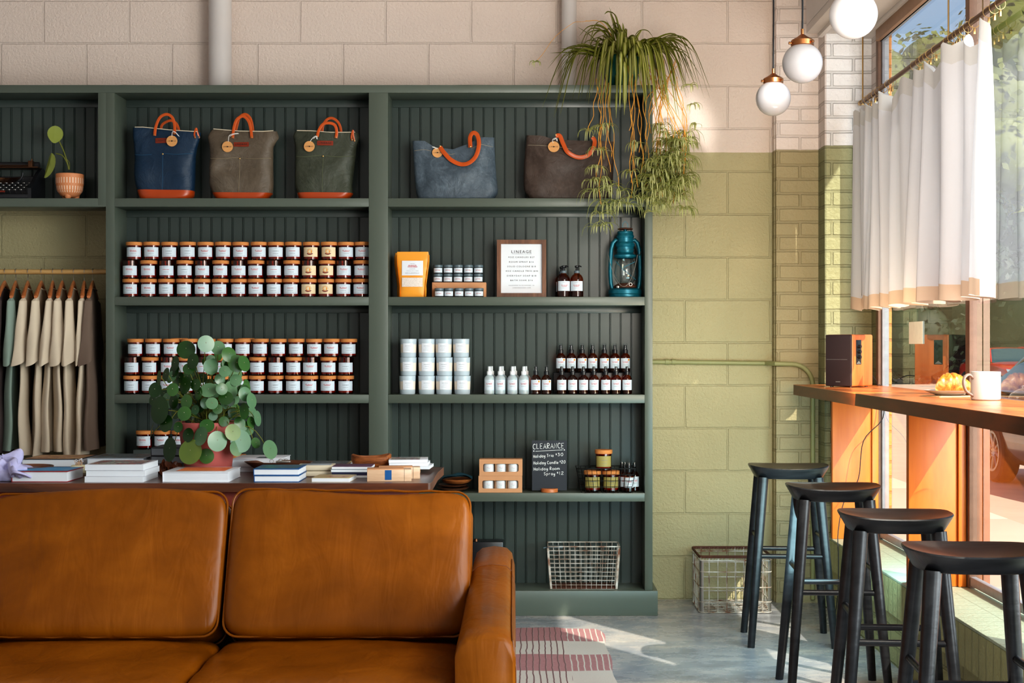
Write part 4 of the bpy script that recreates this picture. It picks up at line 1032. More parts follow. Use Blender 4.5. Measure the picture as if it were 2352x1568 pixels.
for i, (p, mt, lab) in enumerate(hk):
    loc = ((p-CX)/467, YR, ZR); rz = .22+.03*math.sin(i*2.3)
    hl = 'wooden coat hanger holding the %s' % lab.split(' hanging')[0].split(' beside')[0].split(' at the')[0]
    if i > 3: hl = 'wooden coat hanger, %s one from the divider' % ORD[len(hk)-1-i]
    hl = hl.replace('holding the dark plum cotton', 'left of the plum shirts, holding the dark plum cotton')
    if h0 is None: h0 = make_hanger(hl); h0.location = loc; h0.rotation_euler.z = rz
    else: dup(h0, loc, rz, hl)
    make_shirt(lab, M[mt], i+1, .80+.02*math.sin(i*1.7), loc, rz)

# ================================================================ FOURTH SHELF, BAY 3
S3 = SH[3]
def trio(label, x0, x1, z0, z1, y):
    t = thing('candle_gift_box', label, 'box', ((x0+x1)/2, y, z0)); w = x1-x0; h = z1-z0; d = .075
    bx = w*.41; bz0, bz1 = h*.24, h*.72; r = .008; outer = [(-w/2, 0), (w/2, 0), (w/2, h), (-w/2, h)]
    inner = []
    for cx_, cz_, a0 in ((bx-r, bz0+r, -PI/2), (bx-r, bz1-r, 0), (-bx+r, bz1-r, PI/2), (-bx+r, bz0+r, PI)):
        for k in range(5): a = a0+PI/2*k/4; inner.append((cx_+r*math.cos(a), cz_+r*math.sin(a)))
    g = G(); n = len(inner)
    oc = []
    for i, (a, b) in enumerate(inner): oc.append([(w/2, 0), (w/2, h), (-w/2, h), (-w/2, 0)][i//5])
    I = [g.bm.verts.new((a, 0, b)) for a, b in inner]; O = [g.bm.verts.new((a, 0, b)) for a, b in [(w/2, 0), (w/2, h), (-w/2, h), (-w/2, 0)]]
    I2 = [g.bm.verts.new((a, .0015, b)) for a, b in inner]
    for i in range(n):
        j = (i+1) % n; a, b = O[i//5], O[j//5]
        if a is b: g.bm.faces.new((I[i], a, I[j]))
        else: g.bm.faces.new((I[i], a, b, I[j]))
        g.bm.faces.new((I[i], I[j], I2[j], I2[i]))
    g.box(-w/2, w/2, d-.001, d, 0, h); g.box(-w/2, w/2, 0.001, d, 0, .001); g.box(-w/2, w/2, 0.001, d, h-.001, h); g.box(-w/2, -w/2+.001, .001, d, 0, h); g.box(w/2-.001, w/2, .001, d, 0, h)
    for u in (-.125, .14): g.box(u*w-.001, u*w+.001, .004, d, 0.001, h-.001)
    g.obj('carton', M['kraft'], t)
    return t
y8 = 6.845; s8 = F/y8
b0, b1 = (1099-CX)/s8, (1199.5-CX)/s8; hb = (1132-1093.5)/s8
trio('kraft gift box showing three white candle tins, lower of the stacked pair', b0, b1, S3, S3+hb-.0005, y8)
trio('kraft gift box showing three white candle tins, upper of the stacked pair', b0+.004, b1+.001, S3+hb, S3+2*hb-.001, y8)
t = thing('candle_tin', 'x', 'candle', (0, 0, 0), 0, 'white candle tins in the gift boxes')
g = G(); g.lathe([(0, 0), (.0265, 0), (.028, .002), (.028, .045), (.026, .047), (0, .047)], 26); g.obj('tin', M['white_ceramic'], t)
g = G(); rnd = random.Random(12); squiggle(g, -.010, .010, .030, .002, 0, .0286, 0, rnd); squiggle(g, -.008, .008, .024, .002, 0, .0286, 1, rnd); squiggle(g, -.012, .012, .016, .0014, 0, .0286, 1, rnd); g.obj('print', [M['ink_red'], M['ink_soft']], t, normals=False)
t['fresh'] = 1
for r in range(2):
    for i, u in enumerate((-.275, .008, .29)):
        place(t, ((b0+b1)/2+.002*r+u*(b1-b0), y8+.034, S3+.002+r*hb+.008), 'white candle tin inside the %s gift box, %s from the left' % (('lower', 'upper')[r], ORD[i]), 'white candle tins in the gift boxes')
g = G(); g.box(b0+.006, b1-.006, y8+.004, y8+.07, S3+.0015, S3+.0095); 
g.box(b0+.008, b1-.006, y8+.004, y8+.07, S3+hb+.0015, S3+hb+.0095); tag(g.obj('box_insert', M['kraft']), 'kraft card insert under the candle tins in the gift boxes', 'insert')

# clearance chalkboard
y9 = 6.88; s9 = F/y9
t = thing('chalkboard_sign', 'small black chalkboard headed CLEARANCE in white chalk', 'sign', ((1262-CX)/s9, y9, S3))
w9 = 80/s9; h9 = 112/s9; bt = .0125
g = G(); g.box(-w9/2, w9/2, -.0015, .0015, bt-.006, bt+h9); bd = g.obj('board', M['chalk'], t)
g = G(); g.lathe([(0, 0), (.041, 0), (.041, .014), (.039, .017), (0, .017)], 30); g.obj('round_base', M['round_wood'], t)
STK = {'C': [[(.9, .85), (.5, 1), (.1, .7), (.1, .3), (.5, 0), (.9, .12)]], 'L': [[(.1, 1), (.12, 0), (.8, .02)]], 'E': [[(.85, 1), (.1, 1), (.1, 0), (.85, 0)], [(.1, .5), (.7, .52)]],
       'A': [[(0, 0), (.48, 1), (.95, 0)], [(.2, .35), (.78, .35)]], 'R': [[(.1, 0), (.1, 1), (.7, .95), (.75, .6), (.1, .5), (.85, 0)]], 'N': [[(.08, 0), (.1, 1), (.85, 0), (.88, 1)]],
       'H': [[(.1, 0), (.1, 1)], [(.85, 0), (.85, 1)], [(.1, .5), (.85, .5)]], 'o': [[(.5, .6), (.12, .45), (.12, .12), (.5, 0), (.85, .15), (.85, .45), (.5, .6)]], 'l': [[(.4, 1), (.4, .05), (.6, 0)]],
       'i': [[(.45, .6), (.45, 0)], [(.45, .8), (.5, .84)]], 'd': [[(.8, 1), (.8, 0)], [(.8, .45), (.4, .6), (.1, .3), (.4, 0), (.8, .15)]], 'a': [[(.8, .58), (.4, .6), (.1, .3), (.4, 0), (.8, .2), (.8, .58), (.85, 0)]],
       'y': [[(.12, .6), (.2, .15), (.55, .1), (.8, .6)], [(.8, .6), (.75, -.2), (.4, -.42), (.15, -.25)]], 'T': [[(0, 1), (.95, 1)], [(.48, 1), (.45, 0)]], 'r': [[(.2, .6), (.2, 0)], [(.2, .4), (.5, .6), (.8, .55)]],
       'n': [[(.12, .6), (.15, 0)], [(.15, .4), (.5, .6), (.8, .45), (.85, 0)]], 'm': [[(.05, .6), (.08, 0)], [(.08, .4), (.3, .6), (.48, .4), (.5, 0)], [(.5, .4), (.75, .6), (.93, .4), (.95, 0)]], 'e': [[(.1, .3), (.85, .35), (.6, .6), (.2, .5), (.12, .15), (.5, 0), (.85, .1)]],
       'S': [[(.85, .85), (.5, 1), (.15, .8), (.3, .55), (.75, .4), (.8, .12), (.45, 0), (.1, .12)]], 'p': [[(.15, .6), (.15, -.4)], [(.15, .5), (.5, .62), (.85, .35), (.5, 0), (.15, .12)]],
       '$': [[(.8, .75), (.5, .85), (.2, .7), (.4, .5), (.75, .35), (.5, .15), (.15, .25)], [(.5, 1), (.5, 0)]], '3': [[(.15, .95), (.75, .95), (.4, .6), (.8, .4), (.6, .02), (.1, .1)]], '0': [[(.5, 1), (.1, .6), (.2, .1), (.6, 0), (.9, .4), (.8, .9), (.5, 1)]],
       '2': [[(.12, .8), (.5, 1), (.8, .75), (.1, .02), (.9, .02)]], '1': [[(.3, .85), (.5, 1), (.5, 0)]], 'O': [[(.5, 1), (.1, .6), (.2, .1), (.6, 0), (.9, .4), (.8, .9), (.5, 1)]]}
g = G(); rnd = random.Random(1)
def hand(txt, x0, x1, zb, h, r=.0011, slope=.0):
    wsum = sum(.5 if c == ' ' else (.55 if c in 'il1$' else 1.25 if c == 'm' else 1) for c in txt); x = x0; u = (x1-x0)/wsum
    for c in txt:
        w = .5 if c == ' ' else (.55 if c in 'il1$' else 1.25 if c == 'm' else 1)
        if c != ' ':
            hh = h*(.62 if c == '$' else 1); zo = h*.3 if c == '$' else 0; dz = rnd.uniform(-.04, .04)*h
            for st in STK[c]:
                P = [Vector((x+u*w*(.08+.8*a), -.0022, zb+zo+dz+slope*(x-x0)+hh*b)) for a, b in st]
                g.tube(smooth_path(P, 3) if len(P) > 2 and c not in 'LEATHN1' else P, r, 5)
        x += u*w
def cxp(v): return (1000+v/4.704-1262)/s9
def czp(v): return S3*0+wz(990+v/4.704, s9)-wz(990+628/4.704, s9)+bt-.006
hand('CLEARANCE', cxp(1050), cxp(1395), czp(180), (55/4.704)/s9, .0014, .03)
g.tube([(cxp(1080), -.0022, czp(205)), (cxp(1375), -.0022, czp(190))], .0011, 5)
for u, v in ((1064, 202), (1393, 190)): g.lathe([(0, 0), (.003, 0), (.003, .001), (0, .001)], 10, M=Matrix.Translation((cxp(u), -.002, czp(v))) @ Matrix.Rotation(PI/2, 4, 'X'))
hand('Holiday Trio', cxp(1056), cxp(1280), czp(275), .0140, slope=.06); hand('$30', cxp(1297), cxp(1385), czp(255), .0140)
hand('Holiday Candle', cxp(1058), cxp(1332), czp(346), .0140, slope=.03); hand('$20', cxp(1342), cxp(1408), czp(335), .0140)
hand('Holiday Room', cxp(1060), cxp(1345), czp(412), .0140, slope=.03)
hand('Spray', cxp(1170), cxp(1298), czp(462), .0140); hand('$12', cxp(1310), cxp(1392), czp(455), .0140)
g.obj('chalk_writing', M['chalk_line'], bd)

# black wire basket with candles and sprays
t = thing('wire_basket', 'black wire basket holding olive-labelled candles and spray bottles', 'basket', ((1391-CX)/s9, 6.885, S3))
def wire_basket(t, tw, bw, td, bd_, h, nx, nz, r, rr_, mat, rimmat=None, floor_mesh=True, ny=4):
    def P(u, v, f): return Vector((lerp(bw, tw, f)/2*u, lerp(bd_, td, f)/2*v, f*h))
    g = G(); ring = [(-1, -1), (1, -1), (1, 1), (-1, 1)]
    def rc(f, r_, gg): 
        pts = []
        for (a, b), (c, d) in zip(ring, ring[1:]+ring[:1]):
            for k in range(6): pts.append(P(lerp(a, c, .04+.92*k/5), lerp(b, d, .04+.92*k/5), f))
        gg.tube(pts, r_, 6, closed=True)
    rc(1, rr_, g); g.obj('rim', rimmat or mat, t)
    g = G()
    for k in range(nz): rc(k/nz, r, g)
    for sv in (-1, 1):
        for k in range(nx+1):
            u = -1+2*k/nx; g.tube([P(u, sv, 0), P(u, sv, 1)], r, 5)
    for su in (-1, 1):
        for k in range(1, ny):
            v = -1+2*k/ny; g.tube([P(su, v, 0), P(su, v, 1)], r, 5)
    for k in range(nx+1):
        u = -1+2*k/nx; g.tube([P(u, -1, 0), P(u, 1, 0)], r, 5)
    g.obj('wire_mesh', mat, t)
wire_basket(t, .285, .235, .155, .125, .118, 12, 4, .0014, .0026, M['black_wire'])
jo = make_jar('candle_jar', 'x', 5, True, 'label_olive', 'label', 'olive-labelled holiday candles'); jo['fresh'] = 1
for px_, zo, lab in ((1361, .004, 'olive-labelled candle with cork lid in the black wire basket, left one'), (1403, .004, 'olive-labelled candle with cork lid in the black wire basket, right one'), (1386.5, .004+HL+.011, 'olive-labelled candle with cork lid standing on the two in the wire basket')):
    o = place(jo, ((px_-CX)/(F/6.87), 6.87+(.0 if zo < .05 else .004), S3+zo), lab, 'olive-labelled holiday candles')
    o.scale = (1.04, 1.04, 1.12)
for i, (px_, yy) in enumerate(((1428, 6.93), (1435, 6.88), (1444.5, 6.85), (1457, 6.90))):
    o = place(am, ((px_-CX)/(F/yy), yy, S3+.004), 'dark spray bottle in the black wire basket, %s from the left' % ORD[i], 'amber room sprays'); o.scale = (.95, .95, 1.0)
# trays and blue cloth at the left of the shelf
def tray_oval(name, label, x0, x1, z, h, y, mat, rx=1., cat='tray', dy=.09, tilt=0):
    t = thing(name, label, cat, ((x0+x1)/2, y, z)); t.rotation_euler = (0, tilt, 0)
    a = (x1-x0)/2; g = G()
    g.lathe([(0, .002), (a*.55, .002), (a*.85, h*.45), (a, h), (a*.97, h+.001), (a*.82, h*.5+.004), (a*.5, .007), (0, .007)], 36, sy=dy/a); g.obj('tray_body', mat, t); return t
sl = 478
tray_oval('wooden_tray', 'shallow wooden tray at the bottom of the stack right of the table', wx(1000, sl), wx(1076, sl), S3, .018, 6.93, M['dark_bowl'])
tray_oval('wooden_tray', 'shallow wooden tray in the middle of the stack right of the table', wx(1004, sl), wx(1072, sl), S3+.0185, .014, 6.93, M['dark_bowl'])
tray_oval('wooden_tray', 'pale-rimmed wooden tray on top of the stack right of the table', wx(1010, sl), wx(1084, sl), S3+.033, .026, 6.93, M['carved'])
g = G(); rows = []
for i in range(7):
    rows.append([Vector((wx(1012, sl)+.150*j/10, 6.86+.11*i/6, S3+.0595+.028*math.sin(PI*(.1+.8*j/10))*(.6+.4*j/10)+.003*math.sin(i*1.4+j))) for j in range(11)])
g.surf(rows); g.surf([[p-Vector((0, 0, .005)) for p in r] for r in rows])
M['blue_cloth'] = cloth('blue_cloth', srgb(30, 84, 100)); tag(g.obj('folded_cloth', M['blue_cloth'], normals=False), 'folded dark teal cloth lying on the stacked wooden trays', 'cloth')

# ================================================================ BOTTOM SHELF
S4 = SH[4]; sw = F/6.845
t = thing('wire_basket', 'rust-speckled wire locker basket standing on the bottom shelf', 'basket', ((1341-CX)/sw, 6.925, S4))
wire_basket(t, 165/sw, 150/sw, .165, .15, 98/sw, 13, 10, .0014, .0030, M['rusty_wire'], None)
for sx in (-1, 1):
    g = G(); g.prism([(sx*75/sw-.005, .002), (sx*75/sw+.005, .002), (sx*82/sw+.004, .198), (sx*82/sw-.006, .198)], -.082, -.0795); g.obj('corner_strap', M['rusty_wire'], t)
g = G(); g.box(-.152, .152, -.073, .073, .001, .008, .002); g.obj('rusted_base', M['rust'], t)
g = G(); g.box(-.176, -.100, -.075, -.03, .197, .205, .003); g.tube([(-.176, -.06, .200), (-.195, -.075, .198)], .003, 6); M['dull_plate'] = plain('dull_plate', srgb(120, 138, 146), .45, .5); g.obj('number_plate', M['dull_plate'], t)
t = thing('black_case', 'flat black case with a latch standing on the bottom shelf behind the sofa arm', 'case', (wx(1118), 6.95, S4))
g = G(); g.box(-.10, .078, -.055, .055, 0, wz(1249)-S4, .006); g.obj('case_body', M['black_plastic'], t)
g = G(); g.lathe([(0, 0), (.012, 0), (.009, .012), (0, .013)], 14, c=(-.055, -.03, wz(1249)-S4)); g.obj('knob', M['bronze'], t)
# wire crate on the floor
t = thing('wire_crate', 'weathered galvanised wire milk crate on the floor against the green wall', 'crate', (1.0125, 7.02, 0))
CW, CD, CHh = .345, .32, .276
def crate_ring(z, r, gg, e=0): 
    a, b = CW/2+e, CD/2+e; c_ = .02; pts = []
    for cx_, cy_, a0 in ((a-c_, b-c_, 0), (-a+c_, b-c_, PI/2), (-a+c_, -b+c_, PI), (a-c_, -b+c_, 3*PI/2)):
        for k in range(4): q = a0+PI/2*k/3; pts.append((cx_+c_*math.cos(q), cy_+c_*math.sin(q), z))
    gg.tube(pts, r, 6, closed=True)
g = G()
for z in (CHh, CHh-.006): crate_ring(z, .0042, g, .002)
g.obj('top_rim', M['rust'], t)
g = G()
for z in (.006, .055, .125, .2, .255): crate_ring(z, .0028, g, .001)
for k in range(1, 8):
    x = -CW/2+CW*k/8
    for sy_ in (-1, 1): g.tube([(x, sy_*CD/2, .004), (x, sy_*CD/2, CHh)], .002, 5)
    g.tube([(x, -CD/2, .005), (x, CD/2, .005)], .002, 5)
for k in range(1, 7):
    y_ = -CD/2+CD*k/7
    for sx in (-1, 1): g.tube([(sx*CW/2, y_, .004), (sx*CW/2, y_, CHh)], .002, 5)
    g.tube([(-CW/2, y_, .006), (CW/2, y_, .006)], .002, 5)
for k in range(24):
    x = -CW/2+CW*k/23
    for sy_ in (-1, 1): g.tube([(x, sy_*CD/2, CHh-.018), (x+.007, sy_*CD/2, CHh)], .0015, 4)
g.obj('wire_mesh', M['rusty_wire'], t)
for sx in (-1, 1):
    for sy_ in (-1, 1):
        g = G(); g.surf([[Vector((sx*(CW/2+.001)-sx*.018*(1-math.cos(q))-0, sy_*(CD/2+.001)-sy_*.018*(1-math.sin(q)), z)) for q in [PI/2*k/5 for k in range(6)]] for z in (.004, CHh-.02)]); g.obj('corner_post', M['steel'], t, normals=False)
# ================================================================ TABLE AND WHAT IS ON IT
ZT = .76; ty0, ty1 = 5.48, 6.22
t = thing('long_table', 'long dark wooden table behind the sofa with a rough plank edge and red apron', 'table', (-1.9, 5.85, 0))
g = G(); tx1 = -.365+1.9
g.prism([(-2.3, -.37), (tx1-.012, -.37), (tx1-.004, -.36), (tx1, -.30), (tx1-.004, .1), (tx1+.006, .37), (-2.3, .37)], ZT-.002, ZT, 'z', mi=0)
g.prism([(-2.3, -.37), (tx1-.012, -.37), (tx1-.004, -.36), (tx1, -.30), (tx1-.004, .1), (tx1+.006, .37), (-2.3, .37)], ZT-.034, ZT-.002, 'z', mi=1)
g.obj('tabletop', [M['table_top'], M['table_wood']], t)
g = G(); g.box(-2.2, tx1-.10, -.335, -.31, ZT-.15, ZT-.034, .002); g.box(-2.2, tx1-.10, .31, .335, ZT-.15, ZT-.034, .002); g.box(tx1-.125, tx1-.10, -.31, .31, ZT-.15, ZT-.034, .002); g.obj('apron', M['red_wood'], t)
for sx in (-2.15, tx1-.19):
    for sy_ in (-.33, .26): g = G(); g.box(sx, sx+.07, sy_, sy_+.07, 0, ZT-.034, .004); g.obj('leg', M['red_wood'], t)
def tat(px_, py_): s = (py_-CY)/(CH-ZT); return s
def book(name, label, x0, x1, y0, d, z0, h, cover, pages=None, hard=True, rz=0, cat='book', spine=None, art=None, group=None, tc=.0028, over=.003):
    w = x1-x0; t = thing(name, label, cat, ((x0+x1)/2, y0+d/2, z0), rz, group)
    pages = pages or M['pages']
    g = G()
    if hard:
        g.box(-w/2, w/2, -d/2, d/2, 0, tc, .0006); g.box(-w/2, w/2, -d/2, d/2, h-tc, h, .0006); g.box(-w/2, -w/2+tc, -d/2, d/2, tc*.8, h-tc*.8, .0005)
        g.obj('cover', cover, t); g = G(); g.box(-w/2+tc, w/2-over, -d/2+over, d/2-over, tc, h-tc); g.obj('page_block', pages, t)
    else:
        g.box(-w/2, w/2, -d/2, d/2, h-.0012, h, .0003); g.box(-w/2, w/2, -d/2, d/2, 0, .0010); g.obj('cover', cover, t)
        g = G(); g.box(-w/2+.0005, w/2-.0008, -d/2+.0008, d/2-.0008, .001, h-.0012); g.obj('page_block', pages, t)
    if art is not None:
        m, (a, b, c, e) = art
        g = G(); g.quad([(-w/2+w*a, -d/2+d*c, h+.0004), (-w/2+w*b, -d/2+d*c, h+.0004), (-w/2+w*b, -d/2+d*e, h+.0004), (-w/2+w*a, -d/2+d*e, h+.0004)]); g.obj('cover_art', m, t, normals=False)
    return t
def patch_mat(name, cols, scale=14, rough=.35):
    m = N(name); n = m.noise(m.coord(), scale, 5, .7, 1.5)
    st = [(.32+.36*i/(len(cols)-1), c) for i, c in enumerate(cols)]
    return m.done(m.bsdf(m.ramp(n, st), rough))
A_blue = patch_mat('sky_cover', [srgb(10, 110, 175), srgb(14, 140, 200), srgb(24, 150, 210), srgb(190, 170, 150)], 5)
A_flor = patch_mat('garden_cover', [srgb(90, 110, 60), srgb(214, 210, 190), srgb(90, 120, 130), srgb(176, 60, 60), srgb(220, 210, 170)], 22)
A_orange = patch_mat('orange_cover', [srgb(240, 120, 70), srgb(246, 146, 90), srgb(232, 96, 50)], 20)
A_dark = patch_mat('dark_cover', [srgb(60, 70, 76), srgb(120, 130, 136), srgb(46, 50, 54), srgb(170, 130, 70)], 12)
A_warm = patch_mat('warm_cover', [srgb(96, 50, 36), srgb(150, 90, 60), srgb(200, 160, 110), srgb(70, 40, 30)], 14)
A_green = patch_mat('foil_cover', [srgb(20, 70, 90), srgb(30, 84, 110), srgb(120, 160, 160)], 60)
M['cov_red'] = plain('red_cover', srgb(150, 32, 34), .4); M['cov_white'] = plain('white_cover', srgb(226, 228, 234), .3, 0, .02)
M['cov_blue'] = plain('blue_cover', srgb(24, 84, 140), .35); M['cov_black'] = plain('black_cover', srgb(50, 50, 56), .45)
M['cov_tan'] = plain('tan_cover', srgb(186, 166, 124), .5); M['cov_grey'] = plain('grey_cover', srgb(150, 160, 168), .4)
M['cov_purple'] = plain('purple_cover', srgb(92, 56, 84), .45); M['cov_teal'] = plain('teal_cover', srgb(110, 160, 168), .45); M['cov_navy'] = plain('navy_cover', srgb(30, 36, 66), .45)
M['cream_box'] = plain('cream_box', srgb(206, 194, 170), .45, 0, .03)
sf = 591.6; yf = F/sf
def fx(p, s=sf): return (p-CX)/s
o = book('hardcover_book', 'red hardcover book with bright blue cover art, front row beside the lavender cloth', fx(26), fx(155), yf, .205, ZT, .042, M['cov_red'], art=(A_blue, (.03, .98, .08, .96)))
for i in range(3):
    dx = (0, .004, .001)[i]
    book('paperback_book', 'thick white paperback, %s of the stack of three' % ('bottom', 'middle', 'topmost with floral cover')[i], fx(194)+dx, fx(330)+dx-(.002, .0, .003)[i], yf+dx, .225, ZT+i*.0230, .0222, M['cov_white'], hard=False, art=(A_flor, (.05, .95, .04, .92)) if i == 2 else None, rz=(0, .006, .0)[i], group='stacked white paperbacks')
book('hardcover_book', 'white hardcover book with an orange block on its cover before the pink pot', fx(373), fx(525), yf, .24, ZT, .0395, M['cov_white'], art=(A_orange, (.16, .9, .18, .9)))
for i in range(2): book('hardcover_book', 'navy blue hardcover with pale foil design, %s of the pair' % ('lower', 'upper')[i], fx(583)-.002*i, fx(687), yf, .195, ZT+i*.0262, .026, M['cov_blue'], art=(A_green, (.06, .94, .05, .95)) if i else None, group='pair of blue hardcovers')
book('notebook', 'thin tan notebook with rounded corner at the table front edge', fx(718), fx(806), yf, .155, ZT, .0165, M['cov_tan'], hard=False, rz=-.06, cat='notebook', art=(A_warm, (.3, .9, .2, .6)))
def wooden_box(label, x0, x1, y0, d, h, rz, blue):
    w = x1-x0; t = thing('wooden_box', label, 'box', ((x0+x1)/2, y0+d/2, ZT), rz)
    M['pale_wood'] = M.get('pale_wood') or wood('pale_wood', srgb(196, 160, 128), srgb(222, 190, 158), 6, 'x')
    g = G(); g.box(-w/2, w/2, -d/2, d/2, 0, h, .0015); g.obj('box_body', M['pale_wood'], t)
    g = G(); g.box(-w/2, w/2-.03, -d/2+.006, d/2-.006, h-.001, h+.003, .001); g.obj('sliding_lid', M['kraft'], t)
    g = G()
    for yy in (-d/2+.008, d/2-.008):
        for zz_ in (.008, h-.008): g.lathe([(0, 0), (.0014, 0), (.0014, .0006), (0, .0006)], 8, M=Matrix.Translation((w/2, yy, zz_)) @ Matrix.Rotation(PI/2, 4, 'Y'))
    for xx in (w/2-.028,): g.box(xx, xx+.001, -d/2-.0004, -d/2+.001, 0, h)
    g.obj('nail_head', M['ink'], t)
    if blue: g = G(); g.box(-w/2+w*.40, -w/2+w*.55, -d/2-.0006, -d/2+.001, .006, h-.002); g.obj('blue_label', M['cov_blue'], t)
    return t
wooden_box('pale wooden box with a blue paper label on its front', fx(839), fx(941), yf+.03, .085, .046, .10, True)
wooden_box('pale wooden box without a label behind the blue-labelled one', fx(860), fx(957), yf+.135, .07, .046, .08, False)
# behind
def on(px0, px1, y, **k): s = F/y; return (px0-CX)/s, (px1-CX)/s
x0, x1 = on(722, 763, 5.78)
for i in range(2):
    t = thing('cream_tin', 'flat cream box with rounded corners, %s of the two' % ('lower', 'upper')[i], 'box', ((x0+x1)/2-.03, 5.80, ZT+.0005+i*.0235), .05, 'flat cream boxes')
    g = G(); g.box(-.075, .075, -.055, .055, 0, .0225, .006, 3); g.obj('box_body', M['cream_box'], t)
    g = G(); g.box(-.06, .06, -.042, .042, .0222, .0232, .0003); g.obj('lid_panel', M['cov_grey'], t)
x0, x1 = on(760, 851, 5.70)
for i, (mt, nm) in enumerate((('cov_navy', 'navy striped'), ('cov_purple', 'purple'), ('cov_teal', 'pale teal striped'), ('cov_purple', 'plum purple'))):
    book('notebook', '%s thin notebook, %s in the stack of four' % (nm, ('bottom one', 'second up', 'third up', 'top one')[i]), x0+.003*(i % 2), x1+.003*(i % 2), 5.70, .14, ZT+i*.0115, .0112, M[mt], hard=False, cat='notebook', group='stack of thin notebooks', pages=M['cov_navy'] if i == 1 else None)
# long shallow bowl
t = thing('dough_bowl', 'long shallow dark wooden bowl behind the blue books', 'bowl', ((645-CX)/(F/5.98), 5.93, ZT))
g = G(); g.lathe([(0, .002), (.062, .0), (.10, .018), (.140, .045), (.144, .048), (.136, .047), (.095, .022), (.06, .009), (0, .008)], 40, sy=.55); g.obj('bowl_body', M['dark_bowl'], t)
t = thing('jewelry_chain', 'small heap of silver jewellery inside the long wooden bowl', 'jewellery', ((640-CX)/(F/5.93), 5.93, ZT+.0505))
g = G(); rj = random.Random(2)
for k in range(5): cx_, cy_ = rj.uniform(-.03, .03), rj.uniform(-.02, .02); g.tube([(cx_+.008*math.cos(a), cy_+.002*math.sin(a*2), -.001+.008*math.sin(a)) for a in [2*PI*q/12 for q in range(12)]], .001, 5, closed=True)
g.box(-.01, .05, -.01, .012, -.008, .0, .002); g.obj('rings', M['steel'], t)
# books at the back
ybk = 6.0; x0, x1 = on(535, 650, 6.0)
book('hardcover_book', 'large white hardcover lying at the back right of the pink pot', x0, x1, 5.98, .22, ZT+.021, .034, M['cov_white'], art=(A_dark, (.45, .7, .1, .5)))
book('hardcover_book', 'white book underneath the large white hardcover behind the pot', x0, x1-.01, 5.975, .22, ZT, .0205, M['cov_grey'], hard=False)
x0, x1 = on(690, 800, 6.02); book('magazine', 'flat grey magazine lying behind the cream boxes', x0, x1, 6.0, .19, ZT, .030, M['cov_tan'], cat='magazine', art=(A_dark, (.05, .95, .05, .95)))
x0, x1 = on(55, 190, 5.98); book('hardcover_book', 'thick photo book with brown cover art at the back left beside the matches', x0, x1, 5.95, .24, ZT+.022, .034, M['cov_black'], art=(A_warm, (.03, .97, .05, .95)))
book('hardcover_book', 'dark red book below the photo book with brown cover art', x0+.02, x1+.015, 5.95, .24, ZT, .0215, M['cov_red'])
x0, x1 = on(205, 335, 5.98); book('hardcover_book', 'grey landscape photo book at the back behind the white paperbacks', x0, x1, 5.95, .25, ZT+.026, .034, M['cov_grey'], art=(A_dark, (.03, .97, .05, .95)))
book('hardcover_book', 'brown book beneath the grey landscape photo book', x0+.04, x1-.01, 5.96, .24, ZT, .0255, M['cov_tan'])
x0, x1 = on(345, 440, 5.95)
for i in range(3): book('hardcover_book', 'black and grey hardcover left of the pink pot, %s of three' % ('bottom', 'middle', 'top')[i], x0, x1-.004*i, 5.95+.004*i, .2, ZT+i*.0345, .034, M[('cov_grey', 'cov_black', 'cov_black')[i]], pages=M['cov_grey'], group='dark hardcovers left of the pink pot')
# carved bowl
t = thing('carved_bowl', 'rough carved wooden trough bowl with four corners near the table end', 'bowl', ((853-CX)/(F/6.02), 6.02, ZT))
s_ = F/6.02
def sq(r, z, sx=1.): return [Vector((r*sx*abs(math.cos(a))**.65*(1 if math.cos(a) > 0 else -1), r*.62*abs(math.sin(a))**.65*(1 if math.sin(a) > 0 else -1), z+(.006*math.sin(a*2+1) if r > .07 and z > .03 else 0))) for a in [2*PI*k/36 for k in range(36)]]
g = G(); g.surf([sq(.045, 0), sq(.055, .006), sq(.078, .030), sq(.084, .044), sq(.084, .064), sq(.078, .068), sq(.060, .062), sq(.045, .035), sq(.02, .028)], cu=True, cap=True); g.obj('bowl_body', M['carved'], t)
# card stacks and kraft roll
x0, x1 = on(897, 985, 5.98)
for i, (dx, h, lab) in enumerate(((0.012, .012, 'bottom'), (0, .012, 'middle'), (-.006, .012, 'top one with floral print'))):
    book('greeting_card_pack', 'white card pack near the table end, %s of the stack' % lab, x0+dx, x1+dx, 5.90+.01*i, .16, ZT+.018+i*.0125, h, M['cov_white'], hard=False, cat='cards', rz=.05*(i-1), group='stack of white card packs', art=(A_flor, (.05, .8, .1, .9)) if i == 2 else None)
t = thing('paper_roll', 'brown kraft paper roll under the white card packs', 'roll', ((940-CX)/(F/5.97), 5.97, ZT), 0)
g = G(); g.tube([(-.1, -.04, .009), (.05, -.04, .009)], .0088, 16); g.box(-.1, .04, -.035, .06, 0, .0175, .002); g.obj('roll', M['kraft'], t)
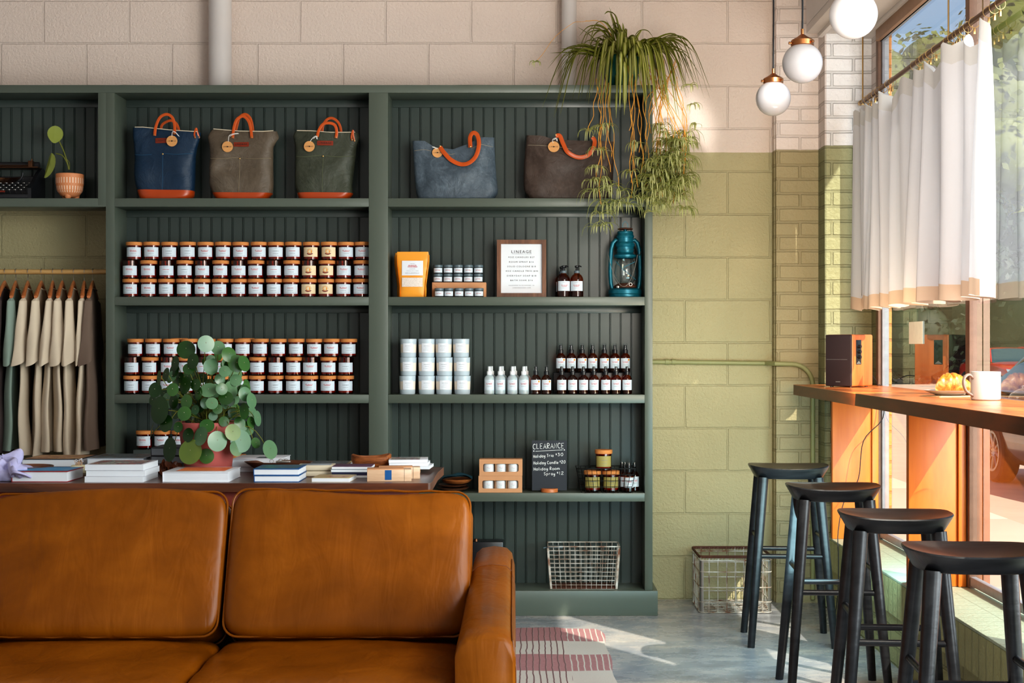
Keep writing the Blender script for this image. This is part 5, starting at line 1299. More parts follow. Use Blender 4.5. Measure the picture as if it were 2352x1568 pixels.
# lavender cloth
t = thing('cloth_bundle', 'crumpled lavender cloth at the left edge of the table', 'cloth', ((5-CX)/(F/5.62), 5.62, ZT))
g = G(); rows = []
for i in range(23):
    f = i/22; row = []
    for j in range(40):
        a = 2*PI*j/40; q = math.cos(f*PI/2); r = .088*q**.6; h = .085*math.sin(f*PI/2)
        n1 = noise.noise(Vector((math.cos(a)*2.4, math.sin(a)*2.4, f*3)))+.5*noise.noise(Vector((math.cos(a)*6, math.sin(a)*6, f*5+3)))
        r *= 1+.45*n1; row.append(Vector((r*math.cos(a)*1.15, r*math.sin(a), max(.001, h*(1+.5*n1)))))
    rows.append(row)
g.surf(rows, cu=True, cap=True); 
for k in range(3):
    pts = [Vector((.01+.03*k+.07*u, -.07-.02*k+.03*math.sin(u*5+k), .02+.045*math.sin(PI*u)*(1-.25*k))) for u in [q/9 for q in range(10)]]
    g.tube(smooth_path(pts, 3), [.012]*28, 8, flat=.45)
g.obj('folds', M['lavender'], t, ang=1.6)
# shallow wood bowl, matches, curled leaves
t = thing('wooden_bowl', 'wide shallow turned walnut bowl at the back left of the table', 'bowl', ((62-CX)/(F/5.75), 5.75, ZT))
g = G(); g.lathe([(0, 0), (.06, 0), (.10, .028), (.104, .044), (.101, .045), (.095, .030), (.056, .006), (0, .005)], 44); g.obj('bowl_body', M['dark_bowl'], t)
t = thing('match_holder', 'cream round pot full of white-tipped matches', 'match pot', ((181-CX)/(F/5.82), 5.82, ZT))
g = G(); g.lathe([(0, 0), (.026, 0), (.037, .012), (.038, .026), (.030, .040), (.027, .042), (.025, .038), (.02, .03), (0, .03)], 30); M['cream_pot'] = plain('cream_glaze', srgb(226, 220, 184), .25, 0, .03); g.obj('pot', M['cream_pot'], t)
rj = random.Random(5)
for k in range(26):
    a = rj.uniform(0, 2*PI); r0 = rj.uniform(0, .012); r1 = r0+rj.uniform(.0, .014); z1 = .060+rj.uniform(-.006, .004)
    p0 = Vector((r0*math.cos(a), r0*math.sin(a), .031)); p1 = Vector((r1*math.cos(a), r1*math.sin(a), z1))
    g = G(); g.tube([p0, p1], .0010, 5); ms = g.obj('matchstick', M['pale_wood'], t)
    g = G(); g.lathe([(0, 0), (.0019, .0015), (.0019, .0035), (0, .005)], 8, c=tuple(p1)); g.obj('match_head', M['cov_white'] if k % 5 else M['ink'], ms)
M['dry_leaf'] = plain('dry_leaf', srgb(110, 60, 36), .5, 0, .4, 30)
t = thing('dried_leaves', 'cluster of curled brown dried leaves beside the white book', 'dried leaves', ((385-CX)/(F/5.78), 5.80, ZT))
g = G(); rj = random.Random(11)
for k in range(26):
    c = Vector((rj.uniform(-.032, .036), rj.uniform(-.03, .03), rj.uniform(.008, .045))); leaf_disc(g, c, (rj.uniform(-1, 1), rj.uniform(-1, 0), rj.uniform(-.3, 1)), (rj.uniform(-1, 1), 0, 1), .014, .022, cup=rj.uniform(.2, .6), n=10, fold=.4)
g.obj('leaves', M['dry_leaf'], t, normals=False)
# ================================================================ PILEA
YPL = 5.86; spl = F/YPL; PX = (478-CX)/spl
t = thing('potted_plant', 'large round-leaved green houseplant in a pink pot on the table', 'plant', (PX, YPL, ZT))
g = G(); g.lathe([(0, 0), (.088, 0), (.093, .006), (.116, .175), (.124, .177), (.128, .182), (.131, .214), (.127, .218), (.122, .214), (.118, .19), (0, .188)], 48); g.obj('pot', M['pink_pot'], t)
g = G(); g.lathe([(0, .192), (.117, .190)], 30); g.obj('soil', M['soil'], t)
LV = [(616,245,76,75,0),(797,193,62,70,2),(905,228,55,58,2),(1005,290,50,65,1),(1075,370,68,72,1),(1140,370,35,68,1),(838,402,52,65,2),(965,440,47,48,2),(675,348,55,65,0),(515,370,45,65,0),(510,432,45,58,0),(435,470,35,58,0),(372,500,32,62,0),(335,608,60,63,0),(375,790,90,115,0),(435,910,60,72,0),(610,565,58,75,0),(495,605,52,55,1),(500,535,24,65,1),(725,640,40,55,1),(820,610,70,60,2),(880,615,38,57,2),(925,530,38,42,2),(1040,470,30,50,2),(1065,520,50,50,2),(1165,565,18,50,1),(1150,645,45,60,2),(1210,705,30,65,2),(1020,610,40,75,2),(975,680,60,57,0),(850,728,50,50,2),(1055,680,28,55,2),(620,715,55,62,1),(500,715,45,60,0),(600,820,60,60,1),(1140,800,28,70,0),(1215,810,30,48,2),(1262,865,18,65,2),(1065,785,42,40,1),(995,845,38,40,1),(860,845,36,38,2),(790,850,38,45,1),(715,870,30,38,1),(545,943,42,45,1),(635,930,35,38,0),(805,930,60,55,1),(750,1025,62,80,2),(635,1015,52,60,0),(655,1165,102,105,3),(470,1145,72,100,0),(800,1205,62,62,1),(900,1070,70,85,2),(1040,990,55,70,3),(1110,1070,75,95,2),(1070,1135,40,65,2),(985,1010,35,50,2),(1185,950,28,60,2),(1245,1085,32,45,1),(1375,1145,45,80,2),(1205,900,25,50,1),(300,980,22,70,0),(315,700,34,45,0),(760,500,45,42,0),(630,490,48,42,1),(830,545,42,34,1),(690,825,24,24,1),(990,370,40,52,1),(910,290,24,50,1),(640,420,48,45,0),(560,500,40,48,0),(700,560,45,50,0),(940,600,45,50,1),(1090,600,40,45,1),(420,640,40,45,0),(560,640,44,48,0),(740,760,44,48,0),(960,770,42,46,0),(1100,900,40,48,1),(1130,930,35,45,1),(900,780,40,42,1),(520,820,40,46,0),(700,700,40,44,0),(1000,560,40,42,1)]
rl = random.Random(33)
for _ in range(34):
    a = rl.uniform(0, 2*PI); q = rl.uniform(.1, .85)**.6; LV.append((770+430*q*math.cos(a), 600+380*q*math.sin(a), rl.uniform(30, 42), rl.uniform(40, 50), rl.choice((0, 0, 1, 1, 2))))
g = G(); gs = G(); rl = random.Random(21)
for (u, v, rx, ry, c) in LV:
    px_, py_ = 270+u/3.92, 740+v/3.92
    dx, dz = (px_-470)/spl, (900-py_)/spl
    rad = min(.97, math.hypot(dx/.285, dz/.33)); big = (rx+ry)/2
    yoff = -.23*math.sqrt(max(0, 1-rad*rad))*(rl.uniform(.45, 1) if big > 46 else rl.uniform(-.5, .5))-.02
    y = YPL+yoff; s = F/y
    P = Vector(((px_-CX)/s, y, CH-(py_-CY)/s)); L = P-Vector((PX, YPL, ZT))
    R = max(rx, ry)/3.92/s*1.1; ratio = min(rx, ry)/max(rx, ry); ang = math.acos(min(.99, ratio)); tall = ry >= rx
    if tall: nrm = Vector((math.sin(ang)*(1 if dx > 0 else -1), -math.cos(ang), .12))
    else: nrm = Vector((.15, -math.cos(ang), math.sin(ang)))
    nrm += Vector((rl.uniform(-.08, .08), 0, rl.uniform(-.05, .12)))
    leaf_disc(g, L, nrm, (rl.uniform(-.1, .1), 0, 1), R, R, mi=min(c, 2) if c != 3 else 3, cup=rl.uniform(-.10, .02), n=22)
    g.lathe([(0, 0), (.0016, 0), (0, .0006)], 6, M=Matrix.Translation(L+nrm.normalized()*.0008+Vector((0, 0, R*.12))) @ nrm.normalized().to_track_quat('Z', 'Y').to_matrix().to_4x4(), mi=4)
    base = Vector((rl.uniform(-.04, .04), rl.uniform(-.03, .03), .19+rl.uniform(0, .12)*(1 if L.z > .2 else .1)))
    b2 = L-nrm.normalized()*.012+Vector((0, 0, .0))
    mid = (base+b2)/2+Vector((0, 0, .05 if L.z < .25 else .02))+Vector((dx*.2, 0, 0))
    gs.tube(smooth_path([base, mid, b2, L-nrm.normalized()*.001], 4), .0016, 5)
for k in range(5): a = k*1.3; gs.tube(smooth_path([(0, 0, .185), (.02*math.cos(a), .02*math.sin(a), .26), (.04*math.cos(a), .03*math.sin(a), .36)], 4), .006, 7)
M['leaf_yellow'] = leafmat('pilea_leaf_yellow', srgb(70, 104, 40), srgb(140, 158, 76), .25)
g.obj('foliage', [M['leaf_dark'], M['leaf_mid'], M['leaf_pale'], M['leaf_yellow'], M['cream_box']], t, normals=False)
gs.obj('stems', M['stem'], t)
# ================================================================ SOFA
t = thing('sofa', 'tan leather sofa with two back cushions in the foreground', 'sofa', (-.9, 4.1, 0))
ox_, oy_ = -.9, 4.1
g = G()
def wr(seed, amp=.006, kx=5, kz=3):
    def f(P, n_):
        d = noise.noise(Vector((P.x*kx+seed, P.z*kz, seed)))*amp+noise.noise(Vector((P.x*kx*2.6+seed, P.z*kz*1.4, seed+9)))*amp*.35
        return P+Vector((0, -d if n_[1] < 0 else 0, d*.4))
    return f
def back_cushion(x0, x1, seed):
    w = x1-x0; lean = Matrix.Translation(((x0+x1)/2-ox_, 4.262-oy_, .622)) @ Matrix.Rotation(-.40, 4, 'X')
    def fn(P, n_):
        pu = .010*math.sin(P.x*7+seed)*n_[2] if n_[2] > .6 else 0
        gather = .004*abs(math.sin(P.x*38+seed*2+math.sin(P.z*9)))*max(0, n_[2]-.1)
        d = noise.noise(Vector((P.x*5+seed, P.z*3, seed)))*.007+gather
        return P+Vector((0, d if n_[1] < 0 else 0, pu))
    g = G(); g.puff(w, .175, .445, n=9, bulge=.22, res=26, fn=fn, M=lean); c = g.obj('back_cushion', M['leather'], t, ang=1.2)
    for yy in (-.066, .066):
        g = G(); pts = []
        a, b, r = w/2-.004, .445/2-.004, .045
        for cx_, cz_, a0 in ((a-r, b-r, 0), (-a+r, b-r, PI/2), (-a+r, -b+r, PI), (a-r, -b+r, 3*PI/2)):
            for k in range(7): q = a0+PI/2*k/6; pts.append(lean @ Vector((cx_+r*math.cos(q), yy, cz_+r*math.sin(q)+.008*math.sin((cx_)*7+seed)*(1 if cz_ > 0 else 0))))
        P2 = []
        for i, p in enumerate(pts):
            q = pts[(i+1) % len(pts)]
            P2.append(p)
            if (q-p).length > .1:
                for k in range(1, 16): P2.append(p.lerp(q, k/16)+Vector((0, 0, .002*math.sin(k*2+seed))))
        g.tube(P2, .0036, 7, closed=True); g.obj('piping', M['leather'], c)
back_cushion(-1.615, -.892, 1.0); back_cushion(-.884, -.163, 4.0)
def seat_cushion(x0, x1, seed):
    def fn(P, n_): 
        d = noise.noise(Vector((P.x*4+seed, P.y*6, seed)))*.008+noise.noise(Vector((P.x*10+seed, P.y*14, seed)))*.003
        return P+Vector((0, 0, d if n_[2] > 0 else 0))
    g = G(); g.puff(x1-x0, .66, .165, c=((x0+x1)/2-ox_, 3.90-oy_, .345), n=9, bulge=.16, res=22, fn=fn, axis=2); g.obj('seat_cushion', M['leather'], t, ang=1.2)
seat_cushion(-1.615, -.888, 2.); seat_cushion(-.886, -.180, 6.)
g = G(); g.box(-1.66-ox_, -.14-ox_, 3.62-oy_, 4.62-oy_, .12, .262, .02, 3); g.box(-1.66-ox_, -.178-ox_, 4.42-oy_, 4.60-oy_, .2, .765, .04, 4); g.obj('frame', M['leather'], t, ang=1.)
def arm(x0, x1, side):
    prof = [(4.63, .634), (4.40, .630), (4.26, .616), (4.10, .596), (3.92, .580), (3.76, .572), (3.66, .567), (3.615, .556)]
    P = smooth_path([Vector((0, a, b)) for a, b in prof], 5); rows = []
    for i, p in enumerate(P):
        f = i/(len(P)-1); hw = (x1-x0)/2*(.86+.14*f); cx_ = (x0+x1)/2-ox_; zt = p.z; yy = p.y-oy_; zb_ = .12
        bulge = .012*math.sin(f*6)
        ring = [(-hw, zb_), (-hw-.002, zt*.6), (-hw-.004, zt-.05), (-hw+.006, zt-.018), (-hw+.024, zt-.003), (0, zt+.003), (hw-.022, zt-.003), (hw-.005, zt-.02), (hw+.004, zt-.06), (hw+.006, zt*.6), (hw+.002, zb_)]
        rows.append([Vector((cx_+a, yy+.004*math.sin(a*20), b)) for a, b in ring])
    fr_ = rows[-1]; rows.append([p+Vector((0, -.012, -.006 if p.z > .3 else 0))*1 for p in fr_]); c_ = sum((p for p in rows[-1]), Vector())/11
    rows.append([Vector((c_.x+(p.x-c_.x)*.9, rows[-1][0].y-.004, c_.z+(p.z-c_.z)*.94)) for p in rows[-1]])
    g = G(); g.surf(rows); g.bm.faces.new([g.bm.verts.new(p) for p in rows[-1]]); g.bm.faces.new([g.bm.verts.new(p) for p in rows[0]])
    bmesh.ops.remove_doubles(g.bm, verts=g.bm.verts[:], dist=.0005)
    a = g.obj('armrest', M['leather'], t, ang=.9)
    g = G(); g.tube([r[7 if side > 0 else 3]+Vector((.001*side, 0, .002)) for r in rows[3:-2]]+[rows[-2][8 if side > 0 else 2]+Vector((0, 0, -.02)), rows[-2][9 if side > 0 else 1]], .0022, 6); g.tube([p+Vector((0, .0, .001)) for p in rows[8]][1:-1], .0016, 6); g.obj('stitched_seam', M['leather_seam'], a)
arm(-.176, -.030, 1); arm(-1.78, -1.622, -1)
for sx in (-1.70, -.12):
    for sy_ in (3.68, 4.52): g = G(); g.lathe([(0, 0), (.014, 0), (.024, .13), (0, .13)], 14, c=(sx-ox_, sy_-oy_, 0)); g.obj('leg', M['table_wood'], t)
# rug
def rug_mat():
    m = N('striped_rug'); tc = m.nt.nodes.new('ShaderNodeTexCoord'); sp = m.nt.nodes.new('ShaderNodeSeparateXYZ'); m.l(tc.outputs['Object'], sp.inputs[0])
    n = m.noise(tc.outputs['Object'], 5, 2); x = m.math('ADD', sp.outputs['X'], m.math('MULTIPLY', m.math('SUBTRACT', n, .5), .02)); y = sp.outputs['Y']
    yy = m.math('FRACT', m.math('MULTIPLY', m.math('SUBTRACT', y, 5.607-5.65), 1/.565)); band = m.math('LESS_THAN', yy, .53)
    xs = m.math('FRACT', m.math('MULTIPLY', x, 1/.0258)); line = m.math('LESS_THAN', xs, .2); leftp = m.math('LESS_THAN', sp.outputs['X'], .18)
    wv = m.noise(m.coord((30, 220, 1)), 1.6, 3, .7); fine = m.noise(m.coord((90, 500, 1)), 2, 2)
    base = m.mix(fine, srgb(176, 166, 158), srgb(214, 206, 198)); red = m.mix(wv, srgb(120, 52, 62), srgb(198, 150, 150))
    gap = m.math('MULTIPLY', m.math('GREATER_THAN', xs, .22), band)
    c = m.mix(m.math('MULTIPLY', gap, .95), base, red)
    c = m.mix(m.math('MULTIPLY', m.math('MULTIPLY', line, leftp), .9), c, srgb(104, 60, 64))
    return m.done(m.bsdf(c, .9, 0, m.bump(fine, .5, .004)))
g = G(); rows = []
for i in range(46):
    f = i/45; y = lerp(6.49, 3.15, f); xr = .345+.006*math.sin(i*.9)
    if f < .04: xr -= .03*(1-f/.04)
    rows.append([Vector((lerp(-2.3, xr, j/60), y+(.02*math.sin(j*.2)+(-.03 if j > 56 and i == 0 else 0)), .009+.0015*math.sin(j*.7+i*.3))) for j in range(61)])
g.surf(rows); g.surf([[Vector((p.x, p.y, .001)) for p in r] for r in rows])
g.surf([[r[-1] for r in rows], [Vector((r[-1].x+.002, r[-1].y, .001)) for r in rows]]); g.surf([rows[0], [Vector((p.x, p.y+.002, .001)) for p in rows[0]]])
tag(g.obj('rug', rug_mat(), normals=False), 'woven oatmeal rug with dusty red check bands beneath the sofa', 'rug')

# ================================================================ BAR, STOOLS
t = thing('bar_counter', 'thick honey brown wooden window bar on upright plank supports', 'counter', (1.306, 4.9, 0))
bx, by = 1.306, 4.9; zt, zb_ = 1.101, 1.0515
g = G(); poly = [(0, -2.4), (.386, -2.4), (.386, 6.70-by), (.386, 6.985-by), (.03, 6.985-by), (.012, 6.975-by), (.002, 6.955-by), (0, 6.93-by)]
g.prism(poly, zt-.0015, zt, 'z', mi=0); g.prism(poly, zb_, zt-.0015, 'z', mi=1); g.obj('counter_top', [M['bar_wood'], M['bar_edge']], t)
for i, y in enumerate((6.80, 5.445, 4.09, 2.8)):
    g = G(); g.box(1.4625-bx+.003, 1.652-bx, y-by, y+.036-by, ZS+.001, zb_-.0005, .002); g.obj('support_panel', M['panel_wood'], t)
    g = G(); g.box(1.653-bx, 1.683-bx, y-.012-by, y+.046-by, ZS+.001, zb_-.0005, .002); g.obj('batten', M['panel_wood'], t)
def make_stool(label):
    t = thing('bar_stool', label, 'stool', (0, 0, 0), 0, 'black wooden bar stools along the window bar')
    NJ = 48; a, b = .174, .142; H = .765
    def out(q, k, z, dish): return None
    def rim(th): 
        c_, s_ = math.cos(th), math.sin(th); return abs(c_)**.66*(1 if c_ > 0 else -1), abs(s_)**.70*(1 if s_ > 0 else -1)
    def hz(x, y): return H+.007*abs(x/a)**3-.013*(1-min(1, (x/a)**2+(y/b)**2))-.003*(max(0, -y/b)**2)*(1-(x/a)**2)
    rows = []
    for sc, dz, kind in ((.70, -.050, 0), (.80, -.050, 0), (.84, -.047, 0), (.985, -.010, 0), (1., -.004, 0), (.985, .0, 1), (.93, 0, 1), (.8, 0, 1), (.6, 0, 1), (.35, 0, 1), (.1, 0, 1)):
        ring = []
        for k in range(NJ):
            cx_, cy_ = rim(2*PI*k/NJ); x, y = a*sc*cx_, b*sc*cy_
            z = hz(x, y) if kind else (hz(a*cx_, b*cy_)+dz if dz > -.04 else H+dz)
            ring.append(Vector((x, y, z)))
        rows.append(ring)
    g = G(); V = g.surf(rows[:6], cu=True); g.bm.faces.new(list(reversed(V[0])))
    g.surf(rows[5:], cu=True, mi=1); V2 = [g.bm.verts.new(p) for p in rows[-1]]; f = g.bm.faces.new(V2); f.material_index = 1
    g.obj('seat', [M['stool'], M['stool_seat']], t, ang=.7)
    legs = {}
    for sx in (-1, 1):
        for sy_ in (-1, 1):
            p0 = Vector((sx*.118, sy_*.086, H-.045)); p1 = Vector((sx*.178, sy_*.165, 0)); legs[sx, sy_] = (p0, p1)
            g = G(); n = 8; g.tube([p0.lerp(p1, k/n) for k in range(n+1)], [.0235-.001*k for k in range(n+1)], 16); lg = g.obj('leg', M['stool'], t)
            g = G(); g.lathe([(0, 0), (.013, 0), (.013, .002), (0, .002)], 12, c=(p1.x, p1.y, -.0005)); g.obj('foot_cap', M['steel'], lg)
    def on_(sx, sy_, z): p0, p1 = legs[sx, sy_]; return p0.lerp(p1, (p0.z-z)/(p0.z-p1.z))
    for sy_, z in ((-1, .385), (1, .385)): g = G(); g.tube([on_(-1, sy_, z), on_(1, sy_, z)], .0105, 12); g.obj('stretcher', M['stool'], t)
    for sx, z in ((-1, .46), (1, .46)): g = G(); g.tube([on_(sx, -1, z), on_(sx, 1, z)], .0105, 12); g.obj('stretcher', M['stool'], t)
    return t
sl_ = ['black wooden bar stool farthest from the camera, nearest the brick pilaster', 'black wooden bar stool, second from the brick pilaster', 'black wooden bar stool, third from the brick pilaster', 'black wooden bar stool nearest the camera, cut off by the right edge']
s0 = make_stool(sl_[0]); s0.location = (1.150, 6.235, 0); s0.rotation_euler.z = -.06
for (X_, s__, l_, rz) in ((1.150, 614, sl_[1], -.05), (1.152, 737, sl_[2], -.08), (1.150, 893, sl_[3], -.06)): dup(s0, (X_, F/s__+.01, 0), rz, l_)

# ================================================================ SPEAKER, FOOD
t = thing('bookshelf_speaker', 'walnut-sided bookshelf speaker with dark grille on the bar by the corner', 'speaker', (1.490, 6.56, zt+.004), -.78)
# local: front (grille) faces -x side after turning
W_, D_, H_ = .138, .186, .237
def spk_mat(): return wood('speaker_walnut', srgb(180, 92, 44), srgb(220, 130, 70), 3, 'z', .35)
g = G(); g.box(-W_/2, W_/2, -D_/2+.012, D_/2, 0, H_, .007, 3); cb = g.obj('cabinet', spk_mat(), t)
M['grille'] = plain('brown_grille', srgb(46, 32, 36), .75, 0, .1, 200)
g = G(); g.box(-W_/2+.0015, W_/2-.0015, -D_/2, -D_/2+.013, .001, H_-.001, .005, 3); gr = g.obj('grille', M['grille'], t)
g = G(); g.box(-W_/2+.008, W_/2-.02, -D_/2-.0006, -D_/2+.001, H_*.515, H_*.522); g.box(-.012, .012, -D_/2-.0006, -D_/2+.001, .019, .0235); g.obj('silver_trim', M['steel'], gr)
g = G(); pw = .038
def ctl(u0, u1, z0, z1, gg, x, b=.0): gg.box(W_/2-.0005, W_/2+x, u0, u1, z0, z1, b)
ctl(-.052, -.008, .100, .212, g, .0012, .0008); cp = g.obj('control_panel', M['black_plastic'], t)
for z in (.182, .158, .134):
    g = G(); g.lathe([(0, 0), (.0085, 0), (.0075, .012), (0, .013)], 18, M=Matrix.Translation((W_/2+.001, -.030, z)) @ Matrix.Rotation(PI/2, 4, 'Y')); g.obj('knob', M['black_plastic'], cp)
g = G(); g.prism([(-.050, .103), (-.012, .103), (-.030, .117)], W_/2+.0012, W_/2+.0016, 'x'); g.obj('window_glint_shape', M['steel'], cp)  # steel triangle modelled as a window glint on the control panel
g = G()
for sx in (-1, 1):
    for sy_ in (-1, 1): g.lathe([(0, -.004), (.007, -.004), (.007, .0005), (0, .0005)], 10, c=(sx*.05, sy_*.065, 0))
g.obj('foot', M['black_plastic'], t)
g = G(); g.tube(smooth_path([(1.585, 6.62, 1.15), (1.62, 6.66, 1.15), (1.65, 6.70, 1.125), (1.66, 6.72, 1.105), (1.690, 6.76, 1.09), (1.692, 6.74, .95), (1.60, 6.74, .84), (1.57, 6.72, .66), (1.50, 6.70, .56), (1.462, 6.66, .42), (1.455, 6.62, .30), (1.448, 6.6, .15), (1.43, 6.6, .01), (1.40, 6.5, .006)], 6), .0022, 6)
tag(g.obj('speaker_cord', M['cord']), 'thin black speaker cord hanging down past the support panel to the floor', 'cord')
yc = F/((907-797)/(CH-zt)); 
M['mug'] = plain('cream_mug', srgb(186, 178, 170), .35, 0, .03)
M['croissant'] = patch_mat('croissant_crust', [srgb(120, 58, 10), srgb(176, 98, 24), srgb(204, 134, 52), srgb(224, 172, 100)], 22, .35)
def baratz(px_, py_): s = (py_-CY)/(CH-zt); return Vector(((px_-CX)/s, F/s, zt))
p = baratz(2264, 918.7)
t = thing('coffee_mug', 'cream ceramic mug with a grey handle on the window bar', 'mug', p)
g = G(); g.lathe([(0, .001), (.046, .001), (.049, .004), (.050, .012), (.050, .097), (.049, .099), (.0465, .097), (.046, .012), (0, .010)], 40); g.obj('cup_body', M['mug'], t)
g = G(); g.tube(smooth_path([(-.046, -.012, .076), (-.062, -.016, .088), (-.078, -.02, .080), (-.083, -.022, .058), (-.074, -.018, .034), (-.058, -.014, .022), (-.046, -.012, .016)], 5), .0065, 10, flat=.8); M['mug_handle'] = plain('grey_handle', srgb(126, 108, 98), .4); h = g.obj('handle', M['mug_handle'], t); h['label'] = 'grey brown handle'
g = G(); g.lathe([(.0, .086), (.046, .086)], 24); M['coffee'] = plain('coffee', srgb(60, 36, 20), .1); g.obj('coffee', M['coffee'], t)
p = baratz(2178, 910.5)
t = thing('folded_napkin', 'pale brown paper napkin under the plate on the bar', 'napkin', p+Vector((.0, 0, 0)), .25)
g = G(); M['napkin'] = plain('napkin', srgb(222, 184, 140), .8)
for k in range(4): g.box(-.080+.003*k, .085-.004*k, -.07, .07-.003*k, .0004+.0011*k, .0013+.0011*k)
g.obj('folds', M['napkin'], t)
t = thing('small_plate', 'small off-white plate holding the croissant', 'plate', p+Vector((0, 0, .0055)))
g = G(); g.lathe([(0, 0), (.045, 0), (.060, .006), (.088, .017), (.089, .0185), (.086, .018), (.058, .009), (.04, .004), (0, .004)], 40); g.obj('plate_body', M['mug'], t)
t = thing('croissant', 'golden brown croissant on the small plate', 'pastry', p+Vector((.012, .0, .0135)), .1)
g = G(); rows = []
for i in range(49):
    u = -1+2*i/48; a = u*1.25; cx_ = .062*math.sin(a); cy_ = -.045*(1-math.cos(a))+.012; r = .034*(max(0, 1-abs(u)**1.9))**.6+.004
    ridge = .0035*(abs(math.sin(u*11))**.5)*(1-abs(u)); r += ridge-.002
    tx_, ty_ = math.cos(a), -math.sin(a)
    ring = []
    for j in range(20):
        q = 2*PI*j/20; k = 1.0+.04*math.sin(q*3+u*9)
        ring.append(Vector((cx_-ty_*r*math.cos(q)*k*-1, cy_+tx_*r*math.cos(q)*k, max(.0, r*.92+r*math.sin(q)*k*(1.05)))))
    rows.append(ring)
g.surf(rows, cu=True, cap=True); g.obj('pastry_body', M['croissant'], t, ang=1.)
p = baratz(2351, 915); t = thing('glass_dish', 'small clear glass lid lying on the bar at the right edge', 'glass', p)
g = G(); g.lathe([(0, 0), (.05, 0), (.052, .004), (.044, .018), (.018, .034), (.008, .036), (.008, .046), (0, .048)], 28); g.obj('lid_body', M['clear'], t)
# taped note on the window
g = G(); g.quad([(1.6965, 6.50, 1.29), (1.6965, 6.24, 1.29), (1.6965, 6.24, 1.385), (1.6965, 6.50, 1.385)]); 
g.bm.free(); g = G(); g.box(1.6962, 1.6966, 6.08, 6.30, 1.298, 1.395); M['note'] = plain('note_paper', srgb(216, 222, 214), .7); t = tag(g.obj('paper_notice', M['note']), 'small white paper notice taped to the window pane above the bar', 'notice')

# ================================================================ CURTAIN ROD, CURTAINS
XR, ZRD = 1.634, 2.475
t = thing('curtain_rod', 'aged brass curtain rod crossing the window on thin hanging rods', 'curtain rod', (XR, 6.9, ZRD))
g = G(); g.tube([(0, .03, 0), (0, -4.6, 0)], .0105, 16); g.obj('rod', M['bronze'], t)
g = G(); g.tube([(0, .05, 0), (0, .025, 0)], .0125, 16); g.lathe([(0, -.012), (.009, -.008), (.012, 0), (.009, .008), (0, .012)], 12, c=(0, .055, 0)); g.obj('finial', M['brass'], t)
for y in (.0, -1.40, -2.8):
    g = G(); g.tube([(0, y, .01), (0, y, .345)], .0036, 8); g.tube([(-.012, y, 0), (0, y, .013), (.012, y, 0), (0, y, -.013)], .002, 6, closed=True); g.obj('hanging_rod', M['brass'], t)
rj = random.Random(4)
def make_ring():
    t = thing('curtain_ring', 'brass clip ring on the curtain rod', 'curtain ring', (0, 0, 0), 0, 'brass clip rings on the curtain rod')
    g = G(); g.tube([(.020*math.cos(a), 0, .020*math.sin(a)-.008) for a in [2*PI*k/20 for k in range(20)]], .0012, 6, closed=True); g.obj('hoop', M['brass'], t)
    g = G(); g.box(-.004, .004, -.004, .004, -.052, -.030, .001); g.obj('clip', M['brass'], t); return t
ring0 = None
ry = [6.84, 6.79, 6.73, 6.65, 6.58, 6.50, 6.40, 6.34, 5.98, 5.90, 5.84, 5.79, 5.74, 5.66, 5.50, 5.44, 5.40, 5.36, 5.31, 5.26, 5.18, 5.02, 4.96, 4.90]
for i, y in enumerate(ry):
    if ring0 is None: ring0 = make_ring(); ring0.location = (XR, y, ZRD)
    else: dup(ring0, (XR, y, ZRD), rj.uniform(-.5, .5))
def curtain(label, ya, yb, nf, seed, clips, amp=.042):
    t = thing('curtain', label, 'curtain', (1.61, (ya+yb)/2, 0)); yc_ = (ya+yb)/2; r = random.Random(seed)
    NU = nf*20; NV = 26; ph = [r.uniform(0, 6) for _ in range(5)]
    zb0 = 1.462
    def pt(i, f):
        u = i/NU; y = lerp(ya, yb, u)-yc_
        w = math.sin(2*PI*nf*u+1.1*math.sin(2*PI*u*2.3+ph[0])+ph[1])
        w = math.copysign(abs(w)**.7, w)
        a = amp*(.55+.45*math.sin(2*PI*u*1.7+ph[2])**2)*(.7+.5*(1-f)+.15*math.sin(ph[3]+f*3+u*9))
        x = a*w+.008*math.sin(2*PI*nf*u*2.1+ph[4]+f*2)
        yo = .018*math.sin(2*PI*nf*u*1+ph[2]+1.3)*(.6+.4*(1-f))+.010*(1-f)*math.sin(u*31+ph[3])
        yy = y+yc_
        dmin = min(abs(yy-c) for c in clips); sag = min(.10, dmin*.8)
        ztop = ZRD-.050-sag; zbot = zb0+.006*math.sin(u*40+ph[0])
        lean = .0
        return Vector((x+lean, y+yo, lerp(zbot, ztop, f)))
    def rowsf(f0, f1, n): return [[pt(i, lerp(f0, f1, k/n)) for i in range(NU+1)] for k in range(n+1)]
    g = G(); g.surf(rowsf(.062, .925, NV)); g.obj('cloth', M['curtain'], t, normals=False, ang=2.)
    g = G(); g.surf(rowsf(0, .062, 2)); g.obj('bottom_hem', M['curtain_hem'], t, normals=False, ang=2.)
    g = G(); g.surf(rowsf(.925, 1, 3)); M['curtain_head'] = M.get('curtain_head') or cloth('linen_heading', srgb(196, 194, 192), .15, .3, .03); g.obj('heading', M['curtain_head'], t, normals=False, ang=2.)
    return t
curtain('white linen cafe curtain panel at the far end of the rod beside the brick pier', 6.85, 6.20, 4, 3, ry, .05)
curtain('wide white linen cafe curtain panel nearer the camera', 6.24, 4.86, 6, 8, ry, .06)
curtain('white linen cafe curtain panel outside the frame on the camera side', 4.40, 3.40, 5, 12, [4.4, 4.0, 3.7, 3.4], .05)

